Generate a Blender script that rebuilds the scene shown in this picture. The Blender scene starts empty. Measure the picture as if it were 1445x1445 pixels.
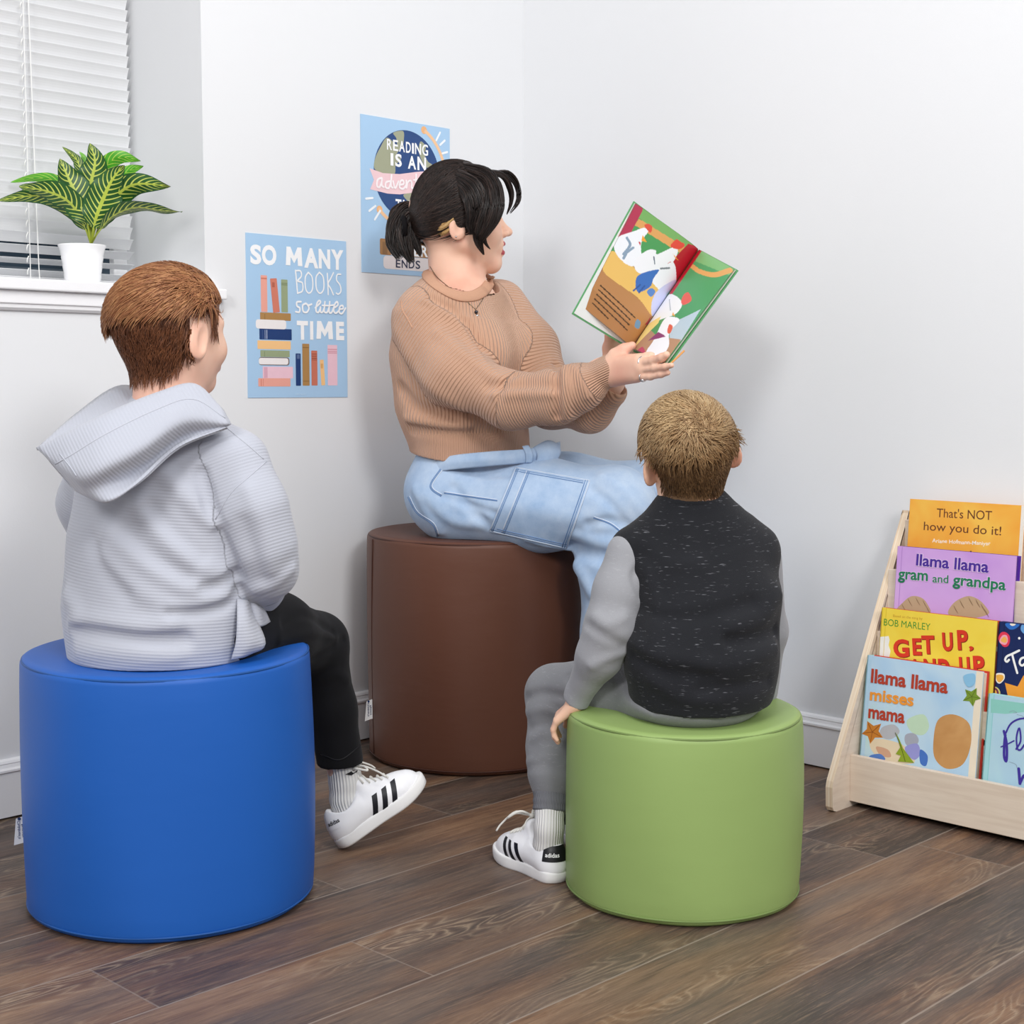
import bpy, bmesh, math, random
import numpy as np
from mathutils import Vector, Matrix
from mathutils.bvhtree import BVHTree

random.seed(7)
RNG = np.random.default_rng(11)
SC = bpy.context.scene
COL = SC.collection
PI = math.pi

# ---------------------------------------------------------------- camera, world, lights, exposure
CAM_F, CAM_P, CAM_H, CAM_C = 2075.0, 0.0856, 0.833, 722.5     # focal (px), pitch, height, centre
CORNER = np.array([0.0284, 3.8084])                            # room corner seen from the tripod
AZ = 0.778
U_ = np.array([math.sin(AZ), math.cos(AZ)])
W_ = np.array([math.cos(AZ), -math.sin(AZ)])


def V2W(P):
    """tripod frame (right, away, up) -> room frame (corner at the origin, walls on the axes)"""
    P = np.asarray(P, float)
    q = P[..., :2] - CORNER
    return np.stack([q @ U_, -(q @ W_), P[..., 2]], -1)


def pt(px, py, Y):
    """point of the photograph at distance Y from the tripod, in the tripod frame"""
    a = (px - CAM_C) / CAM_F
    b = -(py - CAM_C) / CAM_F
    r = np.array([a, math.cos(CAM_P) + b * math.sin(CAM_P), -math.sin(CAM_P) + b * math.cos(CAM_P)])
    return np.array([0, 0, CAM_H]) + r * (Y / r[1])


def rayd(px, py):
    a = (px - CAM_C) / CAM_F
    b = -(py - CAM_C) / CAM_F
    r = np.array([a, math.cos(CAM_P) + b * math.sin(CAM_P), -math.sin(CAM_P) + b * math.cos(CAM_P)])
    return r / np.linalg.norm(r)


cam_d = bpy.data.cameras.new('camera')
cam = bpy.data.objects.new('camera', cam_d)
COL.objects.link(cam)
cam_d.sensor_width = 36.0
cam_d.lens = CAM_F / 1445.0 * 36.0
cam_d.clip_start = 0.05
cam.location = V2W([0, 0, CAM_H])
cam.rotation_euler = (PI / 2 - CAM_P, 0, AZ - PI / 2)
SC.camera = cam

world = bpy.data.worlds.new('world')
SC.world = world
world.use_nodes = True
bg = world.node_tree.nodes['Background']
bg.inputs[0].default_value = (0.93, 0.96, 1.0, 1)
bg.inputs[1].default_value = 0.50


def area_light(name, loc, target, sx, sy, power, color=(1, 1, 1)):
    d = bpy.data.lights.new(name, 'AREA')
    d.shape = 'RECTANGLE'
    d.size, d.size_y = sx, sy
    d.energy = power
    d.color = color
    o = bpy.data.objects.new(name, d)
    COL.objects.link(o)
    o.location = V2W(loc)
    v = Vector(V2W(target)) - Vector(V2W(loc))
    o.rotation_euler = v.to_track_quat('-Z', 'Y').to_euler()
    return o


# room's ceiling panel; left and right lamps added for the photographer's unseen strobes
area_light('ceiling_light', (0.2, 1.2, 2.7), (0.1, 2.7, 0.4), 1.5, 1.1, 30, (1.0, 0.985, 0.965))
area_light('strobe_left', (-1.4, -1.5, 2.6), (0.1, 3.1, 0.8), 0.9, 0.9, 72, (1.0, 0.99, 0.98))
area_light('strobe_right', (1.6, -1.2, 2.6), (-0.1, 3.1, 0.8), 0.9, 0.9, 78, (1.0, 0.99, 0.98))

SC.view_settings.view_transform = 'Standard'
SC.view_settings.look = 'None'
SC.view_settings.exposure = -0.13
SC.view_settings.gamma = 1.0
SC.view_settings.use_curve_mapping = False
# ---------------------------------------------------------------- materials
def lin(c):
    return tuple((x / 12.92 if x <= 0.04045 else ((x + 0.055) / 1.055) ** 2.4) for x in c)


def hexc(h):
    h = h.lstrip('#')
    return lin(tuple(int(h[i:i + 2], 16) / 255 for i in (0, 2, 4)))


class NT:
    """small helper to write node materials"""
    def __init__(self, name):
        self.m = bpy.data.materials.new(name)
        self.m.use_nodes = True
        self.t = self.m.node_tree
        self.b = self.t.nodes['Principled BSDF']

    def n(self, typ, **kw):
        nd = self.t.nodes.new(typ)
        for k, v in kw.items():
            setattr(nd, k, v)
        return nd

    def l(self, a, b):
        self.t.links.new(a, b)

    def inp(self, sock, v):
        if isinstance(v, bpy.types.NodeSocket):
            self.l(v, sock)
        elif v is not None:
            if hasattr(sock, 'default_value') and hasattr(sock.default_value, '__len__') and not hasattr(v, '__len__'):
                sock.default_value = (v,) * len(sock.default_value)
            else:
                sock.default_value = v

    def math(self, op, a, b=None, c=None, clamp=False):
        nd = self.n('ShaderNodeMath', operation=op, use_clamp=clamp)
        self.inp(nd.inputs[0], a)
        if b is not None:
            self.inp(nd.inputs[1], b)
        if c is not None:
            self.inp(nd.inputs[2], c)
        return nd.outputs[0]

    def coord(self, kind='Object'):
        return self.n('ShaderNodeTexCoord').outputs[kind]

    def attr(self, name, out='Fac'):
        nd = self.n('ShaderNodeAttribute', attribute_name=name)
        return nd.outputs[out]

    def mapping(self, v, scale=(1, 1, 1), loc=(0, 0, 0), rot=(0, 0, 0)):
        nd = self.n('ShaderNodeMapping')
        self.inp(nd.inputs[0], v)
        nd.inputs['Location'].default_value = loc
        nd.inputs['Rotation'].default_value = rot
        nd.inputs['Scale'].default_value = scale
        return nd.outputs[0]

    def noise(self, v, scale, detail=3, rough=0.5, dist=0.0, out='Fac'):
        nd = self.n('ShaderNodeTexNoise')
        if v is not None:
            self.inp(nd.inputs['Vector'], v)
        nd.inputs['Scale'].default_value = scale
        nd.inputs['Detail'].default_value = detail
        nd.inputs['Roughness'].default_value = rough
        nd.inputs['Distortion'].default_value = dist
        return nd.outputs[0 if out == 'Fac' else 1]

    def mix(self, f, a, b, mode='MIX'):
        nd = self.n('ShaderNodeMix', data_type='RGBA', blend_type=mode)
        self.inp(nd.inputs[0], f)
        for s, v in ((nd.inputs[6], a), (nd.inputs[7], b)):
            if isinstance(v, tuple) and len(v) == 3:
                v = v + (1,)
            self.inp(s, v)
        return nd.outputs[2]

    def ramp(self, f, stops):
        nd = self.n('ShaderNodeValToRGB')
        self.inp(nd.inputs[0], f)
        cr = nd.color_ramp
        while len(cr.elements) < len(stops):
            cr.elements.new(0.5)
        for e, (p, c) in zip(cr.elements, stops):
            e.position = p
            e.color = (c + (1,)) if len(c) == 3 else c
        return nd.outputs[0]

    def bump(self, h, strength=0.3, dist=0.01, nrm=None):
        nd = self.n('ShaderNodeBump')
        nd.inputs['Strength'].default_value = strength
        nd.inputs['Distance'].default_value = dist
        self.inp(nd.inputs['Height'], h)
        if nrm is not None:
            self.l(nrm, nd.inputs['Normal'])
        return nd.outputs[0]

    def done(self, color=None, rough=None, normal=None, spec=None, metal=None, **kw):
        if color is not None:
            if isinstance(color, tuple) and len(color) == 3:
                color = color + (1,)
            self.inp(self.b.inputs['Base Color'], color)
        if rough is not None:
            self.inp(self.b.inputs['Roughness'], rough)
        if normal is not None:
            self.l(normal, self.b.inputs['Normal'])
        if spec is not None:
            self.b.inputs['Specular IOR Level'].default_value = spec
        if metal is not None:
            self.b.inputs['Metallic'].default_value = metal
        for k, v in kw.items():
            self.inp(self.b.inputs[k], v)
        return self.m


_flat = {}


def flat(hx, rough=0.6, spec=0.3, metal=0.0, var=0.03, scale=60.0):
    """plain printed / painted colour with a faint procedural mottling"""
    key = (hx, rough, spec, metal, var)
    if key not in _flat:
        q = NT('paint_' + hx.strip('#'))
        c = hexc(hx)
        nz = q.noise(q.coord(), scale, 2)
        col = q.mix(nz, tuple(x * (1 - var) for x in c), tuple(min(1, x * (1 + var)) for x in c))
        _flat[key] = q.done(col, rough, spec=spec, metal=metal)
    return _flat[key]


# ---------------------------------------------------------------- objects
def tag(o, label=None, cat=None, group=None, kind=None):
    if label:
        o['label'] = label
    if cat:
        o['category'] = cat
    if group:
        o['group'] = group
    if kind:
        o['kind'] = kind
    return o


def empty(name, loc, label=None, cat=None, group=None, V=True):
    o = bpy.data.objects.new(name, None)
    o.empty_display_size = 0.05
    COL.objects.link(o)
    o.location = V2W(loc) if V else loc
    return tag(o, label, cat, group)


def world_loc(o):
    p = np.array(o.location)
    while o.parent:
        o = o.parent
        p = p + np.array(o.location)
    return p


def mesh_obj(name, verts, faces, mats, parent=None, smooth=False, fmat=None, attrs=None, V=True, label=None):
    """one mesh object; verts in the tripod frame (V=True) or in the room frame"""
    verts = np.asarray(verts, float).reshape(-1, 3)
    if V:
        verts = V2W(verts)
    if parent is not None:
        verts = verts - world_loc(parent)
        origin = None
    else:
        origin = np.array([(verts[:, 0].min() + verts[:, 0].max()) / 2, (verts[:, 1].min() + verts[:, 1].max()) / 2, verts[:, 2].min()])
        verts = verts - origin
    me = bpy.data.meshes.new(name)
    if isinstance(faces, np.ndarray):
        nf, k = faces.shape
        me.vertices.add(len(verts))
        me.vertices.foreach_set('co', verts.astype(np.float32).ravel())
        me.loops.add(nf * k)
        me.loops.foreach_set('vertex_index', faces.astype(np.int32).ravel())
        me.polygons.add(nf)
        me.polygons.foreach_set('loop_start', np.arange(0, nf * k, k, dtype=np.int32))
        me.polygons.foreach_set('loop_total', np.full(nf, k, dtype=np.int32))
        me.update(calc_edges=True)
    else:
        me.from_pydata([tuple(v) for v in verts], [], [tuple(f) for f in faces])
        me.update()
    if not isinstance(mats, (list, tuple)):
        mats = [mats]
    for m in mats:
        me.materials.append(m)
    if fmat is not None:
        me.polygons.foreach_set('material_index', np.asarray(fmat, dtype=np.int32))
    if smooth:
        me.polygons.foreach_set('use_smooth', np.ones(len(me.polygons), dtype=bool))
    if attrs:
        for k, v in attrs.items():
            v = np.asarray(v, np.float32)
            if v.ndim == 1:
                a = me.attributes.new(k, 'FLOAT', 'POINT')
                a.data.foreach_set('value', v)
            else:
                a = me.attributes.new(k, 'FLOAT_VECTOR', 'POINT')
                a.data.foreach_set('vector', v.ravel())
    o = bpy.data.objects.new(name, me)
    COL.objects.link(o)
    if parent is not None:
        o.parent = parent
    else:
        o.location = origin
    if label:
        o['label'] = label
    return o


class MB:
    """collects simple shapes for one mesh"""
    def __init__(self):
        self.v, self.f, self.m = [], [], []

    def add(self, vs, fs, mi=0):
        n = len(self.v)
        self.v += [tuple(x) for x in vs]
        self.f += [tuple(i + n for i in f) for f in fs]
        self.m += [mi] * len(fs)
        return self

    def box(self, lo, hi, mi=0, bevel=0.0):
        lo, hi = np.array(lo, float), np.array(hi, float)
        if bevel <= 0:
            x0, y0, z0 = lo
            x1, y1, z1 = hi
            vs = [(x0, y0, z0), (x1, y0, z0), (x1, y1, z0), (x0, y1, z0), (x0, y0, z1), (x1, y0, z1), (x1, y1, z1), (x0, y1, z1)]
            return self.add(vs, [(0, 3, 2, 1), (4, 5, 6, 7), (0, 1, 5, 4), (1, 2, 6, 5), (2, 3, 7, 6), (3, 0, 4, 7)], mi)
        bm = bmesh.new()
        bmesh.ops.create_cube(bm, size=1)
        for v in bm.verts:
            v.co = Vector([(lo[i] + hi[i]) / 2 + v.co[i] * (hi[i] - lo[i]) for i in range(3)])
        bmesh.ops.bevel(bm, geom=bm.edges[:], offset=bevel, segments=2, affect='EDGES', profile=0.5)
        return self.bm(bm, mi)

    def bm(self, bm, mi=0):
        bm.verts.index_update()
        self.add([v.co[:] for v in bm.verts], [[v.index for v in f.verts] for f in bm.faces], mi)
        bm.free()
        return self

    def obox(self, o, ax, ay, az, mi=0, bevel=0.0):
        """box from a corner along three vectors"""
        t = MB().box((0, 0, 0), (np.linalg.norm(ax), np.linalg.norm(ay), np.linalg.norm(az)), 0, bevel)
        A = np.array([np.array(a) / np.linalg.norm(a) for a in (ax, ay, az)])
        vs = np.array(t.v) @ A + np.array(o)
        return self.add(vs, t.f, mi)

    def prism(self, poly, ext, mi=0):
        """poly: list of 3D points, extruded by vector"""
        n = len(poly)
        P = [np.array(p, float) for p in poly]
        e = np.array(ext, float)
        vs = P + [p + e for p in P]
        fs = [tuple(range(n))[::-1], tuple(range(n, 2 * n))] + [(i, (i + 1) % n, n + (i + 1) % n, n + i) for i in range(n)]
        return self.add(vs, fs, mi)

    def lathe(self, prof, c=(0, 0, 0), seg=64, mi=0, cap=True):
        vs, fs = [], []
        n = len(prof)
        for r, z in prof:
            for k in range(seg):
                a = 2 * PI * k / seg
                vs.append((c[0] + r * math.cos(a), c[1] + r * math.sin(a), c[2] + z))
        for i in range(n - 1):
            for k in range(seg):
                fs.append((i * seg + k, i * seg + (k + 1) % seg, (i + 1) * seg + (k + 1) % seg, (i + 1) * seg + k))
        if cap:
            fs.append(tuple(range(seg))[::-1])
            fs.append(tuple((n - 1) * seg + k for k in range(seg)))
        return self.add(vs, fs, mi)

    def tube(self, pts, r, seg=8, mi=0, cap=True, flat=1.0):
        v, f = tube_mesh(pts, r, seg, cap, flat)
        return self.add(v, f, mi)

    def build(self, name, mats, parent=None, smooth=False, V=False, label=None):
        return mesh_obj(name, self.v, self.f, mats, parent, smooth, self.m, V=V, label=label)


def spline(pts, n=8):
    """Catmull-Rom through points"""
    P = np.asarray(pts, float)
    if len(P) < 3:
        t = np.linspace(0, 1, n + 1)[:, None]
        return P[0] * (1 - t) + P[-1] * t
    Q = np.vstack([2 * P[0] - P[1], P, 2 * P[-1] - P[-2]])
    out = []
    for i in range(1, len(Q) - 2):
        for k in range(n):
            t = k / n
            a, b, c, d = Q[i - 1], Q[i], Q[i + 1], Q[i + 2]
            out.append(0.5 * (2 * b + (c - a) * t + (2 * a - 5 * b + 4 * c - d) * t * t + (3 * b - a - 3 * c + d) * t ** 3))
    out.append(P[-1])
    return np.array(out)


def cspline(pts, n=6):
    """closed Catmull-Rom"""
    P = np.asarray(pts, float)
    m = len(P)
    out = []
    for i in range(m):
        a, b, c, d = P[(i - 1) % m], P[i], P[(i + 1) % m], P[(i + 2) % m]
        for k in range(n):
            t = k / n
            out.append(0.5 * (2 * b + (c - a) * t + (2 * a - 5 * b + 4 * c - d) * t * t + (3 * b - a - 3 * c + d) * t ** 3))
    return np.array(out)


def tube_mesh(pts, r, seg=8, cap=True, flat=1.0, nrm=None):
    P = np.asarray(pts, float)
    n = len(P)
    R = np.full(n, r) if np.isscalar(r) else np.asarray(r, float)
    T = np.gradient(P, axis=0)
    T /= np.linalg.norm(T, axis=1)[:, None] + 1e-12
    ref = np.array([0, 0, 1.0]) if abs(T[0][2]) < 0.9 else np.array([1.0, 0, 0])
    N = np.cross(T[0], ref)
    N /= np.linalg.norm(N)
    vs = []
    for i in range(n):
        N = N - T[i] * (N @ T[i])
        N /= np.linalg.norm(N) + 1e-12
        if nrm is not None:
            M = np.asarray(nrm[i], float)
            M = M - T[i] * (M @ T[i])
            M /= np.linalg.norm(M) + 1e-12
            B, NN = np.cross(T[i], M), M
        else:
            B, NN = np.cross(T[i], N), N
        for k in range(seg):
            a = 2 * PI * k / seg
            vs.append(P[i] + R[i] * (math.cos(a) * B + flat * math.sin(a) * NN))
    fs = []
    for i in range(n - 1):
        for k in range(seg):
            fs.append((i * seg + k, i * seg + (k + 1) % seg, (i + 1) * seg + (k + 1) % seg, (i + 1) * seg + k))
    if cap:
        fs.append(tuple(range(seg))[::-1])
        fs.append(tuple((n - 1) * seg + k for k in range(seg)))
    return vs, fs


# ---------------------------------------------------------------- flat print: letters, shapes, brush strokes
_tx = {}


def text2d(s, bold=0.0, shear=0.0):
    """triangulated outline of a string, cap height about 0.73, starting at x = 0"""
    key = (s, bold, shear)
    if key not in _tx:
        cu = bpy.data.curves.new('t', 'FONT')
        cu.body = s
        cu.size = 1.0
        cu.offset = bold
        cu.shear = shear
        cu.resolution_u = 4
        o = bpy.data.objects.new('t', cu)
        COL.objects.link(o)
        dg = bpy.context.evaluated_depsgraph_get()
        me = o.evaluated_get(dg).to_mesh()
        vs = np.array([v.co[:2] for v in me.vertices]) if len(me.vertices) else np.zeros((0, 2))
        fs = [tuple(p.vertices) for p in me.polygons]
        o.evaluated_get(dg).to_mesh_clear()
        bpy.data.objects.remove(o)
        bpy.data.curves.remove(cu)
        if len(vs):
            vs = vs - np.array([vs[:, 0].min(), 0])
        _tx[key] = (vs, fs)
    return _tx[key]


class Print:
    """layers of ink on a flat sheet: origin O, axes U (right), V (up), outward normal N, all in one frame"""
    def __init__(self, O, U, V, N, V_frame=False, base=0.0004, step=0.000010):
        self.O, self.U, self.V, self.N = [np.array(a, float) for a in (O, U, V, N)]
        self.layer = 0
        self.base, self.step = base, step
        self.vf = V_frame
        self.reset()

    def reset(self):
        self.v, self.f, self.fm, self.mats = [], [], [], []

    def _mat(self, c):
        m = c if not isinstance(c, str) else flat(c, 0.45, 0.35)
        if m not in self.mats:
            self.mats.append(m)
        return self.mats.index(m)

    def raw(self, vs, fs, c, up=True, rise=None):
        if up:
            self.layer += 1
        h = self.base + self.layer * self.step
        n = len(self.v)
        for i, (x, y) in enumerate(vs):
            self.v.append(self.O + self.U * x + self.V * y + self.N * (h + (rise[i] if rise is not None else 0)))
        mi = self._mat(c)
        for f in fs:
            self.f.append(tuple(i + n for i in f))
            self.fm.append(mi)

    def poly(self, pts, c, up=True):
        pts = [tuple(p) for p in pts]
        ar = sum(pts[i - 1][0] * pts[i][1] - pts[i][0] * pts[i - 1][1] for i in range(len(pts)))
        if ar < 0:
            pts = pts[::-1]
        self.raw(pts, [tuple(range(len(pts)))], c, up)

    def blob(self, pts, c, n=6, up=True):
        self.poly(cspline(pts, n), c, up)

    def rect(self, x0, y0, x1, y1, c, ang=0.0, rad=0.0, up=True):
        cx, cy = (x0 + x1) / 2, (y0 + y1) / 2
        w, h = (x1 - x0) / 2, (y1 - y0) / 2
        if rad > 0:
            P = []
            for sx, sy, a0 in ((1, 1, 0), (-1, 1, 90), (-1, -1, 180), (1, -1, 270)):
                for k in range(5):
                    a = math.radians(a0 + 22.5 * k)
                    P.append((sx * (w - rad) + rad * math.cos(a), sy * (h - rad) + rad * math.sin(a)))
        else:
            P = [(-w, -h), (w, -h), (w, h), (-w, h)]
        ca, sa = math.cos(ang), math.sin(ang)
        self.poly([(cx + x * ca - y * sa, cy + x * sa + y * ca) for x, y in P], c, up)

    def ell(self, cx, cy, rx, ry, c, ang=0.0, n=40, up=True):
        ca, sa = math.cos(ang), math.sin(ang)
        self.poly([(cx + rx * math.cos(t) * ca - ry * math.sin(t) * sa, cy + rx * math.cos(t) * sa + ry * math.sin(t) * ca)
                   for t in np.linspace(0, 2 * PI, n, endpoint=False)], c, up)

    def stroke(self, pts, w, c, smooth=True, n=6, taper=0.0, up=True):
        P = spline(pts, n) if smooth and len(pts) > 2 else np.array(pts, float)
        T = np.gradient(P, axis=0)
        T /= np.linalg.norm(T, axis=1)[:, None] + 1e-12
        Nn = np.stack([-T[:, 1], T[:, 0]], 1)
        m = len(P)
        ww = np.full(m, w / 2)
        if taper:
            ww = ww * (1 - taper * np.abs(np.linspace(-1, 1, m)) ** 2)
        vs = list(P + Nn * ww[:, None]) + list(P - Nn * ww[:, None])
        fs = [(m + i, m + i + 1, i + 1, i) for i in range(m - 1)]
        k0 = len(vs)
        for e in (0, m - 1):                       # round ends
            b = len(vs)
            ring = [P[e] + ww[e] * np.array([math.cos(a), math.sin(a)]) for a in np.linspace(0, 2 * PI, 12, endpoint=False)]
            vs += ring
            fs.append(tuple(range(b, b + 12)))
        ri = list(np.linspace(0.00001, 0.00010, m)) * 2 + [0.0] * 12 + [0.000115] * 12
        self.layer += 8
        self.raw(vs, fs, c, up, ri)

    def text(self, s, x, y, h, c, bold=0.0, sx=1.0, align='l', ang=0.0, width=None, shear=0.0, wob=0.0, slab=False, up=True):
        """h: cap height; width: forces the total width"""
        vs, fs = text2d(s, bold, shear)
        if not len(vs):
            return
        k = h / 0.727
        P = vs * np.array([k * sx, k])
        if width:
            P = P * np.array([width / (P[:, 0].max() - P[:, 0].min()), 1])
        wd = P[:, 0].max()
        P = P - np.array([{'l': 0, 'c': wd / 2, 'r': wd}[align], 0])
        if wob:
            P = P + np.stack([0 * P[:, 0], wob * h * np.sin(P[:, 0] / h * 2.1)], 1)
        ca, sa = math.cos(ang), math.sin(ang)
        P = np.stack([x + P[:, 0] * ca - P[:, 1] * sa, y + P[:, 0] * sa + P[:, 1] * ca], 1)
        self.raw(P, fs, c, up)

    def build(self, name, parent, label=None):
        if not self.v:
            return None
        o = mesh_obj(name, self.v, self.f, self.mats, parent, False, self.fm, V=self.vf, label=label)
        self.reset()
        return o
# ---------------------------------------------------------------- the room
def W2V(P):
    P = np.asarray(P, float)
    xy = CORNER + P[..., 0:1] * U_ - P[..., 1:2] * W_
    return np.concatenate([xy, P[..., 2:3]], -1)


def wall_mat(name, c):
    q = NT(name)
    co = q.coord()
    nz = q.noise(co, 1.3, 2)
    col = q.mix(nz, lin(tuple(x - 0.006 for x in c)), lin(tuple(min(1, x + 0.006) for x in c)))
    h = q.noise(co, 260, 2)
    return q.done(col, 0.55, q.bump(h, 0.06, 0.002), spec=0.3)


M_WALL = wall_mat('wall_paint', (0.90, 0.905, 0.915))
M_TRIM = wall_mat('trim_paint', (0.95, 0.95, 0.96))


def floor_mat():
    q = NT('vinyl_planks')
    co = q.coord('Object')
    sep = q.n('ShaderNodeSeparateXYZ')
    q.l(co, sep.inputs[0])
    PW, PL = 0.1845, 1.22
    yy = q.math('DIVIDE', q.math('ADD', sep.outputs[1], 0.789 + 20 * PW), PW)
    row = q.math('FLOOR', yy)
    fy = q.math('SUBTRACT', yy, row)
    wn = q.n('ShaderNodeTexWhiteNoise', noise_dimensions='1D')
    q.l(row, wn.inputs['W'])
    xx = q.math('ADD', q.math('DIVIDE', sep.outputs[0], PL), q.math('MULTIPLY', wn.outputs[0], 5.3))
    colm = q.math('FLOOR', xx)
    fx = q.math('SUBTRACT', xx, colm)
    w2 = q.n('ShaderNodeTexWhiteNoise', noise_dimensions='2D')
    cb = q.n('ShaderNodeCombineXYZ')
    q.l(row, cb.inputs[0])
    q.l(colm, cb.inputs[1])
    q.l(cb.outputs[0], w2.inputs['Vector'])
    rnd = w2.outputs[0]
    # grain: stretched noise, shifted per plank
    sh = q.n('ShaderNodeCombineXYZ')
    q.l(q.math('MULTIPLY', rnd, 37.0), sh.inputs[0])
    q.l(q.math('MULTIPLY', rnd, 91.0), sh.inputs[1])
    q.l(q.math('MULTIPLY', rnd, 13.0), sh.inputs[2])
    va = q.n('ShaderNodeVectorMath', operation='ADD')
    q.l(co, va.inputs[0])
    q.l(sh.outputs[0], va.inputs[1])
    v = va.outputs[0]
    big = q.noise(q.mapping(v, (1.1, 7.0, 1)), 2.2, 3, 0.55, 0.6)
    mid = q.noise(q.mapping(v, (2.2, 26.0, 1)), 3.0, 4, 0.65, 0.9)
    fine = q.noise(q.mapping(v, (8.0, 170.0, 1)), 3.0, 3, 0.7, 0.2)
    # cathedral figure
    warp = q.noise(q.mapping(v, (1.5, 6.5, 1)), 1.6, 2, 0.5, 0.3)
    rings = q.math('FRACT', q.math('MULTIPLY', q.math('ADD', warp, q.math('MULTIPLY', fine, 0.03)), 26.0))
    ring = q.math('POWER', q.math('ABSOLUTE', q.math('SUBTRACT', rings, 0.5)), 3.0)
    ring = q.math('MULTIPLY', ring, 7.0)
    tone = q.math('ADD', q.math('MULTIPLY', big, 0.62), q.math('MULTIPLY', mid, 0.38))
    tone = q.math('ADD', tone, q.math('MULTIPLY', q.math('SUBTRACT', rnd, 0.5), 0.20))
    base = q.ramp(tone, [(0.32, hexc('#352a24')), (0.43, hexc('#514038')), (0.51, hexc('#694f40')), (0.59, hexc('#7d5d46')), (0.72, hexc('#97765a'))])
    grey = q.noise(q.mapping(v, (0.9, 4.0, 1)), 1.7, 2)
    gf = q.ramp(grey, [(0.42, (0, 0, 0)), (0.64, (0.65, 0.65, 0.65))])
    base = q.mix(gf, base, q.mix(tone, hexc('#433c38'), hexc('#756c65')))
    streak = q.noise(q.mapping(v, (3.0, 70.0, 1)), 4.0, 4, 0.75, 0.6)
    base = q.mix(q.ramp(streak, [(0.52, (0, 0, 0)), (0.68, (0.45, 0.45, 0.45))]), base, hexc('#a3876e'))
    base = q.mix(q.ramp(streak, [(0.30, (0.6, 0.6, 0.6)), (0.45, (0, 0, 0))]), base, hexc('#3b302a'))
    base = q.mix(q.math('MULTIPLY', fine, 0.30), base, hexc('#3a302a'), 'MIX')
    rm = q.math('MULTIPLY', ring, q.ramp(q.noise(q.mapping(v, (1.4, 5, 1)), 1.6, 2), [(0.5, (0, 0, 0)), (0.68, (0.75, 0.75, 0.75))]))
    base = q.mix(rm, base, hexc('#b09a80'))
    # joints: a pale bevel line on the long side, a thin dark line at the ends
    ey = q.math('MULTIPLY', q.math('LESS_THAN', fy, 0.018), 0.75)
    ex = q.math('MULTIPLY', q.math('LESS_THAN', fx, 0.0022), 0.5)
    base = q.mix(ey, base, hexc('#94867a'))
    base = q.mix(ex, base, hexc('#94867a'))
    hh = q.math('SUBTRACT', q.math('MULTIPLY', mid, 0.3), q.math('MAXIMUM', ey, ex))
    rough = q.math('ADD', 0.36, q.math('MULTIPLY', fine, 0.22))
    return q.done(base, rough, q.bump(hh, 0.18, 0.002), spec=0.4)


fl = MB().box((-5.2, -5.0, -0.04), (0.12, 0.45, 0.0)).build('floor', floor_mat())
tag(fl, kind='structure')
fl.data.transform(Matrix.Translation(fl.location))     # object coordinates = room coordinates
fl.location = (0, 0, 0)

JX, SZ, WT = -0.960, 1.036, 0.325       # window jamb, sill top, window top is out of the frame
wl = MB()
wl.box((-5.2, 0, 0), (0.12, 0.36, 0.98)).box((JX, 0, 0.98), (0.12, 0.36, 2.75)).box((-5.2, 0, 0.98), (-2.55, 0.36, 2.75)).box((-2.55, 0, 2.35), (JX, 0.36, 2.75))
tag(wl.build('wall_left', M_WALL), kind='structure')
tag(MB().box((0, -5.0, 0), (0.12, 0.0, 2.75)).build('wall_right', M_WALL), kind='structure')


def baseboard(name, a, b, n):
    """profile swept along the wall from a to b; n points into the room"""
    prof = [(0.0, 0.004), (0.013, 0.004), (0.013, 0.090), (0.0165, 0.0925), (0.0165, 0.0965), (0.0120, 0.1000), (0.0100, 0.1065),
            (0.0110, 0.1085), (0.0085, 0.1130), (0.0, 0.1155)]
    a, b, n = np.array(a, float), np.array(b, float), np.array(n, float)
    poly = [a + n * d + np.array([0, 0, z]) for d, z in prof]
    return tag(MB().prism(poly, b - a).build(name, M_TRIM), kind='structure')


baseboard('baseboard_left', (-5.2, 0, 0), (-0.0165, 0, 0), (0, -1, 0))
baseboard('baseboard_right', (0, -5.0, 0), (0, -0.0, 0), (-1, 0, 0))

# window sill and its mouldings
sl = MB().box((-2.70, -0.030, 1.014), (-0.925, 0.0, SZ), 0, 0.003).box((-2.55, -0.001, 1.014), (JX, 0.30, SZ))
tag(sl.build('trim_1', M_TRIM), kind='structure')
ap = MB().box((-2.68, -0.017, 0.9885), (-0.935, 0.0, 1.014), 0, 0.002)
ap.prism([np.array([-2.68, y, z]) for y, z in ((0, 0.976), (-0.006, 0.976), (-0.012, 0.981), (-0.013, 0.9885), (0, 0.9885))], (1.745, 0, 0))
tag(ap.build('trim_2', M_TRIM), kind='structure')

# window behind the blind
wf = empty('window_1', (-1.75, 0.30, SZ), V=False)
tag(wf, kind='structure')
fr = MB()
for lo, hi in (((-2.55, 0.30, SZ), (-2.49, 0.35, 2.35)), ((JX - 0.035, 0.305, SZ), (JX, 0.35, 2.35)), ((-2.49, 0.30, SZ), (JX - 0.03, 0.35, SZ + 0.03)),
               ((-2.49, 0.30, 2.29), (JX - 0.03, 0.35, 2.35)), ((-1.78, 0.305, SZ + 0.03), (-1.73, 0.345, 2.29))):
    fr.box(lo, hi, 0, 0.004)
fr.build('window_frame', M_TRIM, wf)
q = NT('window_glass')
gz = q.noise(q.coord(), 2.0, 2)
M_GLASS = q.done(q.mix(gz, hexc('#1b2630'), hexc('#3a4c5c')), 0.06, spec=0.6)
MB().box((-2.49, 0.324, SZ + 0.03), (JX - 0.03, 0.330, 2.29)).build('window_pane', M_GLASS, wf)

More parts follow.
